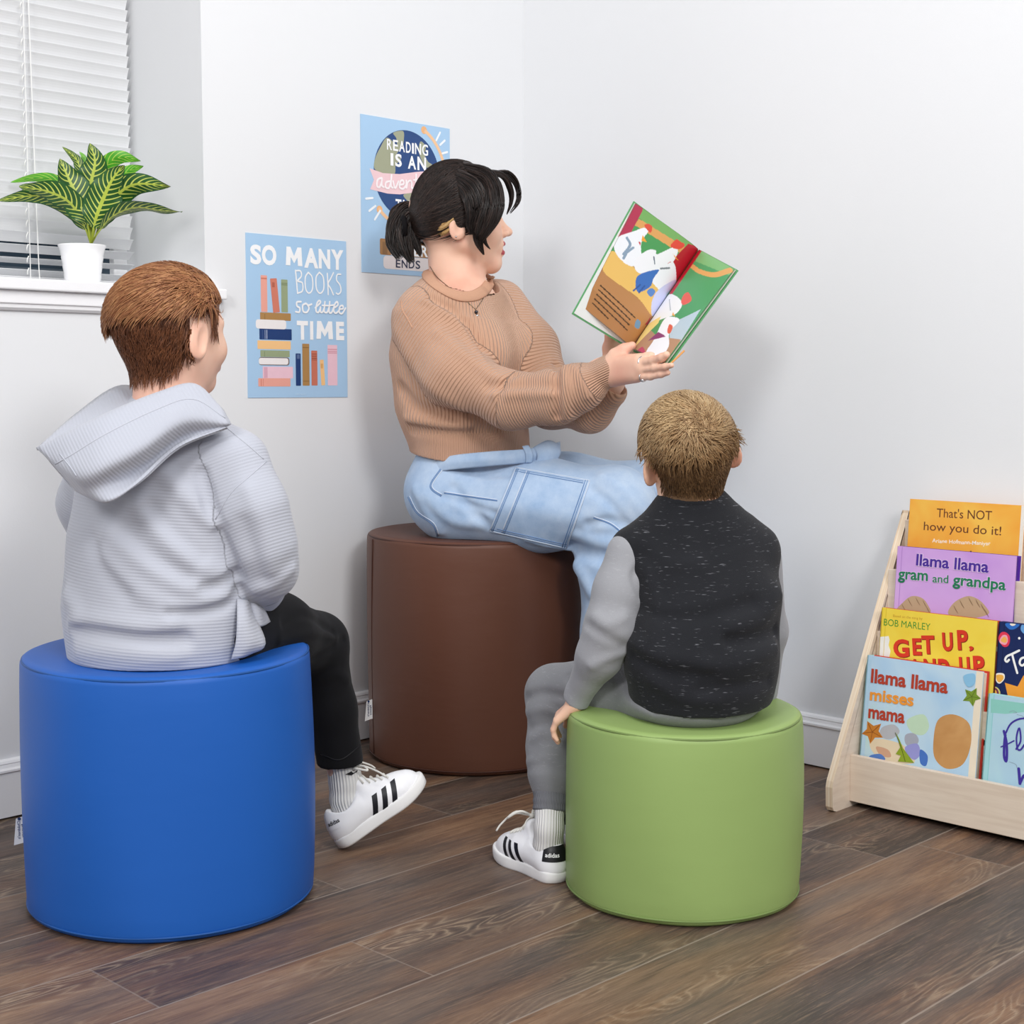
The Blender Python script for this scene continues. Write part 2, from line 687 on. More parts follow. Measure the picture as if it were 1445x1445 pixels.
# venetian blind
M_SLAT = flat('#e9eaec', 0.45, 0.4, var=0.01)
bl = empty('venetian_blind', (-1.75, 0.265, SZ), 'white venetian blind with narrow slats and hanging cords in the window', 'blind', V=False)
sm = MB()
BX0, BX1, BY = -2.50, JX - 0.012, 0.268
zb, PIT, k = SZ + 0.034, 0.0247, 0
while zb < 2.3:
    tilt = math.radians(66 if k > 4 else (24, 20, 34, 50, 60)[k])
    for s_ in range(4):
        pass
    ring = []
    for s_ in np.linspace(-0.5, 0.5, 6):
        a, cr = s_ * 0.0275, 0.0018 * (1 - 4 * s_ * s_)
        ring.append((a * math.cos(tilt) - cr * math.sin(tilt), a * math.sin(tilt) + cr * math.cos(tilt)))
    top = [(y, z + 0.0005) for y, z in ring]
    prof = ring + top[::-1]
    sm.prism([np.array([BX0, BY - y, zb - z * -1]) for y, z in prof], (BX1 - BX0, 0, 0))
    zb += PIT
    k += 1
sm.build('slats', M_SLAT, bl, smooth=False)
MB().box((BX0, BY - 0.012, SZ + 0.004), (BX1, BY + 0.012, SZ + 0.019), 0, 0.003).build('bottom_rail', M_SLAT, bl)
MB().box((BX0, BY - 0.02, 2.30), (BX1, BY + 0.02, 2.345), 0, 0.003).build('headrail', M_SLAT, bl)
for cx in (-1.222, -1.80, -2.30):
    cd = MB()
    cd.tube([(cx, BY - 0.0145, SZ + 0.01), (cx, BY - 0.0145, 2.30)], 0.0009, 6)
    zz = SZ + 0.03
    while zz < 2.28:
        cd.tube(spline([(cx - 0.006, BY - 0.013, zz), (cx - 0.0075, BY - 0.0165, zz + 0.006), (cx - 0.004, BY - 0.0165, zz + 0.013)], 3), 0.0012, 5)
        zz += PIT
    cd.build('ladder_cord', flat('#f3f3f1', 0.8, 0.1), bl)
lc = MB()
lc.tube(spline([(-1.214, BY - 0.0165, 2.3), (-1.212, BY - 0.017, 1.7), (-1.205, BY - 0.0165, 1.15), (-1.203, BY - 0.017, SZ + 0.02)], 8), 0.0011, 6)
for dx in (-0.012, -0.006, 0.004, 0.011):
    lc.tube([(-1.203, BY - 0.017, SZ + 0.02), (-1.203 + dx, BY - 0.02, SZ + 0.002)], 0.0009, 5)
lc.build('lift_cord', flat('#f3f3f1', 0.8, 0.1), bl)
# ---------------------------------------------------------------- foam bolsters
def vinyl(name, hx, bumpy=0.10):
    q = NT(name)
    co = q.coord()
    c = hexc(hx)
    nz = q.noise(co, 5.0, 3)
    fine = q.noise(co, 420, 2)
    col = q.mix(nz, tuple(x * 0.95 for x in c), tuple(x * 1.05 for x in c))
    h = q.math('ADD', q.math('MULTIPLY', fine, 0.15), q.noise(q.mapping(co, (3, 3, 9)), 4.0, 2))
    return q.done(col, q.math('ADD', 0.42, q.math('MULTIPLY', nz, 0.1)), q.bump(h, bumpy, 0.004), spec=0.38)


def bolster(x, y, r, h, mat, mat_seam, label, tag_az, tag_z, seam_az, dents=()):
    root = empty('foam_bolster', (x, y, 0), label, 'bolster seat', 'round foam bolster seats')
    nseg, prof = 128, []
    e = 0.016
    for t in np.linspace(0, PI / 2, 6):
        prof.append((r - e + e * math.sin(t), e - e * math.cos(t)))
    for z in np.linspace(0.04, h - 0.045, 22):
        prof.append((r + 0.0035 * math.sin(PI * z / h), z))
    for t in np.linspace(0, PI / 2, 7):
        prof.append((r - 0.014 + 0.014 * math.cos(t), h - 0.014 + 0.014 * math.sin(t)))
    for rr in np.linspace(r - 0.03, 0.02, 10):
        prof.append((rr, h + 0.004 * (1 - (rr / r) ** 2)))
    m = MB().lathe(prof, (x, y, 0), nseg)
    vs = np.array(m.v)
    # soft foam: gentle wobble of the side, dents under the sitters
    a = np.arctan2(vs[:, 1] - y, vs[:, 0] - x)
    rad = np.hypot(vs[:, 0] - x, vs[:, 1] - y)
    wob = 0.0016 * np.sin(3 * a + 1.3) * np.sin(vs[:, 2] / h * PI) + 0.0011 * np.sin(7 * a + 9 * vs[:, 2])
    k = 1 + wob / np.maximum(rad, 0.05)
    vs[:, 0], vs[:, 1] = x + (vs[:, 0] - x) * k, y + (vs[:, 1] - y) * k
    for dx, dy, rr, dp in dents:
        w = np.exp(-((vs[:, 0] - dx) ** 2 + (vs[:, 1] - dy) ** 2) / rr ** 2) * np.clip((vs[:, 2] - h * 0.6) / (h * 0.4), 0, 1)
        vs[:, 2] -= dp * w
    mesh_obj('cover', vs, m.f, mat, root, True)
    s = MB()
    ringz = h - 0.0065
    th = np.linspace(0, 2 * PI, 97)
    def dent(px_, py_, z):
        for dx, dy, rr, dp in dents:
            z = z - dp * math.exp(-((px_ - dx) ** 2 + (py_ - dy) ** 2) / rr ** 2)
        return z
    s.tube([(x + (r - 0.0030) * math.cos(t), y + (r - 0.0030) * math.sin(t), dent(x + r * math.cos(t), y + r * math.sin(t), ringz)) for t in th], 0.0019, 6, cap=False)
    s.tube([(x + (r - 0.0010) * math.cos(t), y + (r - 0.0010) * math.sin(t), 0.011) for t in th], 0.0019, 6, cap=False)
    ca, sa = math.cos(seam_az), math.sin(seam_az)
    s.tube([(x + (r + 0.0034 * math.sin(PI * z / h)) * ca, y + (r + 0.0034 * math.sin(PI * z / h)) * sa, z) for z in np.linspace(0.015, h - 0.012, 14)], 0.0012, 6)
    mesh_obj('seam', s.v, s.f, mat_seam, root, True)
    # sewn-in tag
    ca, sa = math.cos(tag_az), math.sin(tag_az)
    o = np.array([x + (r + 0.001) * ca, y + (r + 0.001) * sa, tag_z])
    out = np.array([ca, sa, 0])
    tg = MB()
    W, Hh = 0.017, 0.044
    grid = []
    ns = np.array([sa, -ca, 0])
    if ns[1] > 0:
        ns = -ns
    for i in range(5):
        for j in range(4):
            u, v = j / 3, i / 4
            grid.append(o + out * (W * u * (1 + 0.25 * (1 - v))) + np.array([0, 0, Hh * (v - 0.5) - 0.004 * u]) + ns * 0.004 * u * u)
    n = len(grid)
    fs = []
    for i in range(4):
        for j in range(3):
            a_, b_ = i * 4 + j, i * 4 + j + 1
            fs += [(a_, b_, b_ + 4, a_ + 4)]
    back = [g - ns * 0.0006 for g in grid]
    fs2 = fs + [tuple(i + n for i in f[::-1]) for f in fs]
    tgo = mesh_obj('sewn_tag', grid + back, fs2, flat('#eeeeee', 0.6, 0.2), root, label='small white sewn tag')
    pr = Print(o + np.array([0, 0, Hh * 0.42]) + ns * 0.0018 + out * 0.0035, np.array([0, 0, -1.0]), out + ns * 0.12, ns, True, base=0.0005)
    pr.text("Children's", 0.004, 0.0075, 0.0042, '#223a6a', 0.01, width=0.030)
    pr.text("Factory", 0.010, 0.0018, 0.0042, '#223a6a', 0.01, width=0.022)
    pr.ell(0.001, 0.0085, 0.0025, 0.0025, '#223a6a')
    pr.build('tag_lettering', tgo)
    return root


BLUE = (-0.558, 2.357, 0.2285, 0.410)
GREEN = (0.283, 2.391, 0.1925, 0.305)
BROWN = (-0.084, 3.320, 0.2430, 0.508)
bolster(*BLUE, vinyl('blue_vinyl', '#1a5cb4'), flat('#1b4f93', 0.5), 'medium-height blue vinyl round bolster the boy in the grey hoodie sits on', PI + 0.10, 0.117, PI + 0.1,
        [(-0.55, 2.27, 0.15, 0.010)])
bolster(*GREEN, vinyl('green_vinyl', '#92ab66'), flat('#74894f', 0.5), 'short green vinyl round bolster the boy in the black shirt sits on', 0.42, 0.030, 0.06,
        [(0.285, 2.30, 0.12, 0.007)])
bolster(*BROWN, vinyl('brown_vinyl', '#623d2e', 0.16), flat('#46281f', 0.5), 'tall dark brown vinyl round bolster in the corner under the woman', math.radians(203), 0.117, math.radians(203),
        [(-0.06, 3.26, 0.17, 0.012)])
# ---------------------------------------------------------------- potted plant on the sill
q = NT('leaf_dark')
u, v = q.attr('lu'), q.attr('lv')
av = q.math('ABSOLUTE', v)
fr_ = q.math('FRACT', q.math('SUBTRACT', q.math('MULTIPLY', u, 13.0), q.math('MULTIPLY', q.math('POWER', av, 1.3), 2.3)))
vein = q.math('LESS_THAN', q.math('ABSOLUTE', q.math('SUBTRACT', fr_, 0.5)), q.math('SUBTRACT', 0.17, q.math('MULTIPLY', av, 0.10)))
vein = q.math('MULTIPLY', vein, q.math('LESS_THAN', av, 0.88))
mid = q.math('LESS_THAN', av, 0.10)
nz = q.noise(q.coord(), 60, 2)
g = q.mix(nz, hexc('#17401c'), hexc('#2c6426'))
g = q.mix(vein, g, hexc('#c2cc5e'))
g = q.mix(mid, g, hexc('#b3c248'))
M_LEAF = q.done(g, 0.4, spec=0.45)
q = NT('leaf_pale')
u, v = q.attr('lu'), q.attr('lv')
av = q.math('ABSOLUTE', v)
fr_ = q.math('FRACT', q.math('SUBTRACT', q.math('MULTIPLY', u, 11.0), q.math('MULTIPLY', av, 2.0)))
vein = q.math('LESS_THAN', q.math('ABSOLUTE', q.math('SUBTRACT', fr_, 0.5)), 0.10)
g = q.mix(q.noise(q.coord(), 60, 2), hexc('#3f9a22'), hexc('#61b535'))
M_LEAF2 = q.done(q.mix(vein, g, hexc('#b5d45a')), 0.4, spec=0.4)
M_STEM = flat('#7fa046', 0.5, 0.3, var=0.1)
M_POT = flat('#f4f4f6', 0.25, 0.5, var=0.005)
PC = np.array([-1.190, 0.096, SZ])
plant = empty('potted_plant', PC, 'artificial plant with yellow-veined dark leaves in a white pot on the windowsill', 'plant', V=False)
prof = [(0.030, 0.0), (0.0335, 0.001), (0.0350, 0.006), (0.0372, 0.022), (0.0366, 0.0232), (0.0395, 0.040), (0.0388, 0.0412), (0.0420, 0.058), (0.0412, 0.0592),
        (0.0445, 0.073), (0.0472, 0.0795), (0.0478, 0.0815), (0.0466, 0.0825), (0.0445, 0.0805), (0.0432, 0.0740), (0.0420, 0.070)]
MB().lathe(prof, PC, 56).build('pot', M_POT, plant, smooth=True)
MB().lathe([(0.002, 0.069), (0.0205, 0.0725), (0.0425, 0.0715)], PC, 32).build('soil', flat('#3a2c20', 0.9, 0.1, var=0.4, scale=200), plant)
PV = W2V(PC)
PY = PV[1]


def leaf(pts, w, mat, dy0, dy1, fold=0.25, twist=0.0, stem0=0.16, wave=0.06, base=(128, 345)):
    """pts: midrib as seen in the photograph; dy: offset towards (-) / away (+) at base and tip; w: width in metres"""
    n = len(pts)
    P = [pt(base[0], base[1], PY)] + [pt(px, py, PY + dy0 + (dy1 - dy0) * i / (n - 1)) for i, (px, py) in enumerate(pts)]
    C = spline(P, 9)
    seg = np.r_[0, np.cumsum(np.linalg.norm(np.diff(C, axis=0), axis=1))]
    t = seg / seg[-1]
    T = np.gradient(C, axis=0)
    T /= np.linalg.norm(T, axis=1)[:, None]
    view = np.array([0.12, -1.0, -0.10])
    vs, lu, lv, fs = [], [], [], []
    M = 9
    for i in range(len(C)):
        s = np.cross(T[i], view)
        s /= np.linalg.norm(s)
        nn = np.cross(s, T[i])
        if twist:
            a = twist
            s, nn = s * math.cos(a) + nn * math.sin(a), nn * math.cos(a) - s * math.sin(a)
        tt = np.clip((t[i] - stem0) / (1 - stem0), 0, 1)
        hw = w / 2 * (math.sin(PI * tt ** 0.72) ** 0.8 if 0 < tt < 1 else 0) + 0.0016 * (1 - tt) + 0.0002
        for j in range(M):
            x = -1 + 2 * j / (M - 1)
            dz = -abs(x) * fold * hw + wave * w * math.sin(tt * 15 + (2 if x > 0 else 0)) * x * x * (tt > 0)
            vs.append(C[i] + s * x * hw - nn * dz * -1)
            lu.append(tt)
            lv.append(x if tt > 0.01 else 0)
    for i in range(len(C) - 1):
        for j in range(M - 1):
            a = i * M + j
            fs.append((a, a + 1, a + M + 1, a + M))
    k = len(vs)
    vs2 = [np.array(p) + np.array([0, 0.0007, -0.0003]) for p in vs]
    fs2 = [tuple(i + k for i in f[::-1]) for f in fs]
    return mesh_obj('leaf', np.array(vs + vs2), np.array(fs + fs2), mat, plant, True, attrs={'lu': lu + lu, 'lv': lv + lv})


leaf([(118, 318), (98, 286), (66, 270), (27, 263)], 0.056, M_LEAF, -0.01, -0.05, twist=0.5)
leaf([(116, 312), (72, 280), (38, 277), (-3, 283)], 0.038, M_LEAF, 0.0, -0.03, twist=0.35)
leaf([(112, 290), (80, 257), (50, 251), (15, 257)], 0.026, M_LEAF2, 0.03, 0.05, twist=0.3)
leaf([(122, 310), (108, 276), (95, 248), (85, 224)], 0.068, M_LEAF, -0.02, -0.02, stem0=0.24)
leaf([(128, 305), (128, 262), (134, 228), (127, 202)], 0.062, M_LEAF, 0.005, 0.0, stem0=0.34)
leaf([(134, 312), (145, 282), (158, 254), (175, 233)], 0.070, M_LEAF, -0.03, -0.05, stem0=0.22)
leaf([(141, 303), (163, 277), (192, 260), (241, 263)], 0.052, M_LEAF, -0.01, -0.06, twist=-0.25)
leaf([(139, 328), (158, 306), (190, 293), (226, 297), (257, 299)], 0.036, M_LEAF, -0.02, -0.07, twist=-0.95, stem0=0.2)
leaf([(134, 285), (150, 236), (170, 222), (199, 227)], 0.036, M_LEAF2, 0.03, 0.03, twist=-0.3, stem0=0.4)
leaf([(138, 290), (160, 258), (182, 241), (202, 234)], 0.034, M_LEAF2, 0.02, 0.0, stem0=0.4)
leaf([(122, 280), (112, 234), (103, 220), (88, 207)], 0.022, M_LEAF, 0.04, 0.05, stem0=0.5)
leaf([(126, 285), (122, 240), (118, 222), (112, 214)], 0.026, M_LEAF2, 0.05, 0.05, stem0=0.5)
leaf([(136, 330), (142, 308), (143, 285), (141, 262)], 0.026, M_LEAF, 0.0, 0.01, stem0=0.3)
# ---------------------------------------------------------------- posters on the left wall
M_PAPER = flat('#a9cbea', 0.4, 0.35, var=0.01)


def poster(name, x0, z0, w, h, label):
    root = empty(name, (x0 + w / 2, 0, z0), label, 'poster', V=False)
    MB().box((x0, -0.0016, z0), (x0 + w, -0.0004, z0 + h)).build('sheet', M_PAPER, root)
    return root, Print((x0, -0.0016, z0), (1, 0, 0), (0, 0, 1), (0, -1, 0), base=0.0002)


# -- stack of books
W1, H1 = 0.276, 0.354
ps, P1 = poster('book_stack_poster', -0.857, 0.807, W1, H1, 'light blue poster with stacked books reading SO MANY BOOKS SO LITTLE TIME')


def c1(cx, cy):
    u_ = (cx - 98) / 752
    a, b = 90 + 70 * u_, 1335 + 10 * u_
    return (u_ * W1, (1 - (cy - a) / (b - a)) * H1)


def r1(x0, y0, x1, y1, c, ang=0.0, rad=0.0015):
    a, b = c1(x0, y1), c1(x1, y0)
    P1.rect(a[0], a[1], b[0], b[1], c, ang, rad)


PINK, CORAL, SAGE, TAN, CREAM, NAVY, PEACH, LPINK, RUST = '#e9a596', '#d07d69', '#97a482', '#ad8450', '#eeeaea', '#1f3e74', '#f3c48a', '#ecc5d3', '#c87560'
for a in ((200, 412, 246, 685, PINK), (348, 445, 396, 690, SAGE), (192, 700, 417, 745, TAN), (185, 820, 422, 893, NAVY), (170, 910, 414, 965, PEACH), (190, 982, 405, 1025, SAGE),
          (205, 1105, 428, 1188, LPINK), (172, 1192, 408, 1250, PINK), (449, 1005, 487, 1250, NAVY), (500, 932, 553, 1250, TAN), (568, 985, 614, 1250, RUST), (694, 945, 770, 1252, LPINK)):
    r1(*a)
r1(160, 752, 382, 810, CREAM, rad=0.006)
r1(178, 1034, 402, 1088, '#7a6a66', rad=0.006)
r1(178, 1040, 394, 1082, CREAM, rad=0.005)
r1(277, 436, 326, 690, CORAL, 0.10)
r1(638, 1055, 668, 1250, PEACH, 0.07)
for a in ((202, 430, 244, 434, CORAL), (202, 436, 244, 438, CORAL), (350, 470, 394, 474, '#7d8a69'), (350, 482, 394, 485, '#7d8a69'), (236, 822, 241, 891, '#b7c4dc'), (224, 822, 227, 891, '#b7c4dc'), (208, 822, 210, 891, '#5a74a4'),
          (214, 1105, 240, 1186, '#d9a8ba'), (190, 1194, 195, 1248, CORAL), (206, 1194, 209, 1248, CORAL), (224, 702, 228, 743, '#8c693c'), (218, 984, 222, 1023, '#7d8a69'),
          (570, 1008, 612, 1013, '#9c5341'), (570, 1024, 612, 1029, '#9c5341'), (570, 1040, 612, 1046, '#9c5341'), (570, 1054, 612, 1057, '#9c5341'), (502, 958, 551, 962, '#8c693c'), (502, 1214, 551, 1218, '#8c693c'),
          (696, 975, 768, 980, '#d79cac'), (696, 992, 768, 996, '#d79cac'), (696, 1004, 768, 1007, '#d79cac'), (458, 1012, 479, 1044, '#5a6f99'), (282, 465, 300, 500, '#b0604e'), (640, 1085, 656, 1120, '#dca668')):
    r1(*a, rad=0.0)
P1.build('artwork', ps)


def t1(s, x0, y0, x1, y1, bold=0.0, c='#f5f6f8', ang=0.0):
    a, b = c1(x0, y1), c1(x1, y0)
    P1.text(s, a[0], a[1], b[1] - a[1], c, bold, width=b[0] - a[0], ang=ang)


def m1(x0, y0, x1, y1, c='#f5f6f8'):
    a, b = c1(x0, y1), c1(x1, y0)
    w, h = b[0] - a[0], b[1] - a[1]
    t = 0.27
    pts = [(0, 0), (t, 0), (t + 0.03, 0.45), (0.5, 0.12), (1 - t - 0.03, 0.45), (1 - t, 0), (1, 0), (0.95, 1), (1 - t - 0.02, 1), (0.5, 0.52), (t + 0.02, 1), (0.05, 1)]
    P1.poly([(a[0] + x * w, a[1] + y * h) for x, y in pts], c)


t1('S', 127, 185, 206, 316, 0.045)
t1('O', 210, 190, 316, 322, 0.045)
m1(384, 205, 508, 335)
t1('A', 522, 215, 630, 345, 0.05)
t1('N', 632, 222, 722, 352, 0.05)
t1('Y', 728, 228, 826, 360, 0.05)
P1.build('lettering', ps)
t1('T', 460, 760, 545, 890, 0.05)
t1('I', 560, 762, 585, 892, 0.05)
m1(608, 765, 738, 895)
t1('E', 762, 770, 826, 898, 0.05)


def s1(pts, w=0.0034, c='#f5f6f8'):
    P1.stroke([c1(*p) for p in pts], w, c, n=5)


P1.build('lettering', ps)
# thin hand lettering: BOOKS
s1([(455, 375), (462, 460), (468, 548)])
s1([(455, 378), (492, 380), (498, 420), (470, 455), (505, 470), (505, 530), (468, 548)])
s1([(550, 392), (528, 430), (530, 515), (555, 548), (582, 515), (580, 430), (552, 392)])
s1([(635, 392), (610, 430), (612, 515), (640, 550), (668, 515), (665, 430), (637, 392)])
s1([(697, 400), (700, 480), (702, 560)])
s1([(745, 395), (722, 440), (702, 478), (722, 515), (742, 562)])
s1([(802, 408), (775, 410), (768, 450), (795, 490), (802, 535), (782, 558), (765, 550)])
P1.build('lettering', ps)
# script: so little
s1([(492, 612), (462, 615), (462, 645), (482, 660), (478, 690), (452, 688)], 0.0042)
s1([(530, 625), (505, 640), (508, 685), (535, 692), (552, 660), (535, 628), (545, 640), (572, 632)], 0.0042)
s1([(600, 660), (640, 620), (630, 605), (612, 630), (605, 680), (622, 695), (640, 665)], 0.0042)
s1([(640, 655), (640, 690), (655, 692), (672, 655)], 0.0042)
s1([(675, 615), (668, 685), (690, 695), (705, 660)], 0.0042)
s1([(712, 615), (706, 690), (725, 697), (742, 660)], 0.0042)
s1([(655, 642), (700, 644), (745, 640)], 0.0038)
s1([(742, 665), (775, 640), (768, 615), (748, 640), (742, 685), (760, 702), (785, 680)], 0.0042)
s1([(785, 672), (815, 668), (812, 645), (790, 655), (785, 695), (808, 705), (835, 665)], 0.0042)
P1.build('lettering', ps)
a = c1(440, 1316)
P1.text('teacher resource', a[0], a[1], 0.0022, '#d8e6f4', 0.0, width=0.028)
P1.build('lettering', ps)

# -- globe
W2, H2 = 0.2785, 0.358
pg, P2 = poster('globe_poster', -0.5355, 1.0945, W2, H2, 'light blue globe poster behind the woman reading READING IS AN ADVENTURE THAT NEVER ENDS')


def c2(cx, cy):
    u_ = (cx - 135) / 1203
    a, b = 103 + 169 * u_, 2254 + 39 * u_
    return (u_ * W2, (1 - (cy - a) / (b - a)) * H2)


GC = c2(745, 910)
GR = 0.1035
S2, N2 = '#a3a68c', '#2a4a80'
P2.stroke([(GC[0] + 0.123 * math.cos(t), GC[1] + 0.123 * math.sin(t)) for t in np.linspace(1.12, -2.35, 40)], 0.0085, '#f2c59b', n=2)
P2.ell(GC[0] + 0.123 * math.cos(1.12), GC[1] + 0.123 * math.sin(1.12), 0.009, 0.009, '#f0b67f')
P2.ell(GC[0] + 0.123 * math.cos(-2.35), GC[1] + 0.123 * math.sin(-2.35), 0.009, 0.009, '#f0b67f')
P2.ell(GC[0], GC[1], GR, GR, N2, n=64)
P2.blob([c2(*p) for p in ((470, 415), (560, 470), (640, 560), (600, 640), (660, 700), (590, 780), (570, 900), (430, 900), (310, 840), (318, 700), (390, 540))], S2)
P2.blob([c2(*p) for p in ((560, 345), (690, 318), (700, 430), (680, 520), (620, 560), (600, 420))], S2)
P2.blob([c2(*p) for p in ((930, 450), (1000, 520), (980, 620), (1030, 720), (1085, 760), (1000, 800), (930, 680), (900, 560))], S2)
P2.blob([c2(*p) for p in ((690, 1180), (830, 1150), (960, 1180), (980, 1330), (860, 1420), (760, 1280))], S2)
band = [(245, 835), (420, 895), (640, 900), (860, 865), (1090, 840), (1240, 870), (1200, 985), (1250, 1100), (1080, 1105), (860, 1140), (640, 1175), (480, 1170), (250, 1120), (300, 990)]
P2.poly([c2(*p) for p in band], '#f1cdd2')
P2.poly([c2(*p) for p in ((630, 1560), (740, 1500), (860, 1560), (960, 1790), (520, 1780))], '#f2c59b')
P2.rect(*c2(372, 2003), *c2(1130, 1825), '#a97c4f', 0, 0.004)
P2.rect(*c2(415, 2195), *c2(1150, 2045), '#ece4e4', 0, 0.010)
P2.rect(*c2(405, 2000), *c2(470, 1830), '#8f6a45')
for a, b in (((1200, 325), (1145, 430)), ((1265, 430), (1200, 490)), ((1300, 585), (1230, 605)), ((195, 1250), (280, 1238)), ((235, 1415), (315, 1345)), ((305, 1530), (375, 1410))):
    P2.stroke([c2(*a), c2(*b)], 0.0052, '#f3f6fa', smooth=False)
P2.build('artwork', pg)


def t2(s, x0, y0, x1, y1, bold=0.03, c='#f7f8fa'):
    a, b = c2(x0, y1), c2(x1, y0)
    P2.text(s, a[0], a[1], b[1] - a[1], c, bold, width=b[0] - a[0])


x = 472
for ch, wd in zip('READING', (75, 75, 85, 75, 36, 92, 90)):
    t2(ch, x, 430 + 0.13 * (x - 470), x + wd - 8, 570 + 0.13 * (x - 470), 0.02)
    x += wd + 6
P2.build('lettering', pg)
t2('I', 518, 620, 556, 780)
t2('S', 580, 632, 668, 790)
P2.build('lettering', pg)
t2('A', 750, 655, 862, 815)
t2('N', 880, 665, 1000, 830)
P2.build('lettering', pg)
t2('T', 580, 1240, 660, 1400, 0.02)
t2('H', 680, 1250, 775, 1405, 0.02)
t2('A', 800, 1258, 890, 1412, 0.02)
t2('T', 905, 1265, 985, 1420, 0.02)
P2.build('lettering', pg)
x = 515
for ch, wd in zip('NEVER', (105, 95, 110, 95, 110)):
    t2(ch, x, 1855 + 0.02 * (x - 500), x + wd - 10, 2000 + 0.02 * (x - 500), 0.03)
    x += wd
P2.build('lettering', pg)
x = 580
for ch, wd in zip('ENDS', (72, 90, 88, 75)):
    t2(ch, x, 2062 + 0.02 * (x - 580), x + wd - 12, 2172 + 0.02 * (x - 580), 0.012, '#2b3150')
    x += wd + 6


P2.build('lettering', pg)
def s2(pts, w=0.0046):
    P2.stroke([c2(*p) for p in pts], w, '#fbf3f5', n=5)


s2([(395, 960), (345, 990), (335, 1070), (370, 1085), (400, 1000), (400, 960), (400, 1060), (425, 1085)])
s2([(510, 1000), (455, 1020), (450, 1085), (490, 1095), (515, 1020), (530, 905), (520, 1060), (545, 1090)])
s2([(548, 1000), (575, 1095), (620, 1000)])
s2([(630, 1050), (690, 1030), (680, 985), (645, 1000), (635, 1080), (680, 1100), (715, 1060)])
s2([(725, 985), (725, 1090), (745, 1010), (780, 985), (800, 1020), (795, 1080), (825, 1085)])
s2([(860, 900), (855, 1060), (880, 1080), (905, 1050)])
s2([(825, 975), (905, 965)], 0.004)
s2([(915, 985), (920, 1070), (955, 1075), (975, 980), (980, 1075)])
s2([(1000, 980), (1005, 1070), (1010, 1000), (1050, 985)])
s2([(1065, 1030), (1120, 1010), (1110, 970), (1075, 985), (1068, 1060), (1110, 1080), (1150, 1045)])
P2.build('lettering', pg)
# ---------------------------------------------------------------- birch book display by the right wall
def birch():
    q = NT('birch_ply')
    co = q.coord()
    a = q.noise(q.mapping(co, (3, 2.0, 30)), 3.0, 3, 0.6, 0.4)
    col = q.ramp(a, [(0.3, hexc('#dccab8')), (0.7, hexc('#e9dac9'))])
    return q.done(col, 0.42, spec=0.35)


M_BIRCH = birch()
q = NT('ply_edge')
lay = q.noise(q.mapping(q.coord(), (3, 420, 3)), 1.0, 1)
M_PLY = q.done(q.ramp(lay, [(0.35, hexc('#e6cdaf')), (0.65, hexc('#f3e2cb'))]), 0.5, spec=0.3)

SY0, SY1 = -1.107, -1.872
shelf = empty('book_display', (-0.15, (SY0 + SY1) / 2, 0), 'pale birch tiered book display standing against the right wall', 'book display', V=False)


def side(y):
    prof = [(-0.018, 0.0), (-0.272, 0.0), (-0.2815, 0.003), (-0.286, 0.011), (-0.288, 0.050), (-0.2850, 0.062), (-0.0235, 0.566), (-0.016, 0.575), (-0.018, 0.578)]
    m = MB().prism([np.array([x, y, z]) for x, z in prof], (0, -0.0155, 0))
    fm = [0, 0] + [1] * len(prof)
    o = mesh_obj('side_panel', m.v, m.f, [M_BIRCH, M_PLY], shelf, fmat=fm, V=False)
    return o


side(SY0)
side(SY1 + 0.0155)
y0, y1 = SY1 + 0.0155, SY0 - 0.0155
for x, z0, z1, nm in ((-0.225, 0.012, 0.105, 'front_rail'), (-0.172, 0.06, 0.222, 'tier_panel'), (-0.134, 0.17, 0.342, 'tier_panel'), (-0.096, 0.285, 0.464, 'tier_panel'), (-0.034, 0.012, 0.560, 'back_panel')):
    m = MB().box((x, y0, z0), (x + 0.012, y1, z1), 0, 0.001)
    m.build(nm, M_BIRCH, shelf)
for x0, x1, z in ((-0.213, -0.172, 0.045), (-0.172, -0.134, 0.158), (-0.134, -0.096, 0.272), (-0.096, -0.034, 0.368)):
    MB().box((x0, y0, z), (x1, y1, z + 0.011)).build('ledge', M_BIRCH, shelf)

CAMW = V2W([0, 0, CAM_H])


def wdir(px, py):
    r = rayd(px, py)
    return np.array([r[:2] @ U_, -(r[:2] @ W_), r[2]])


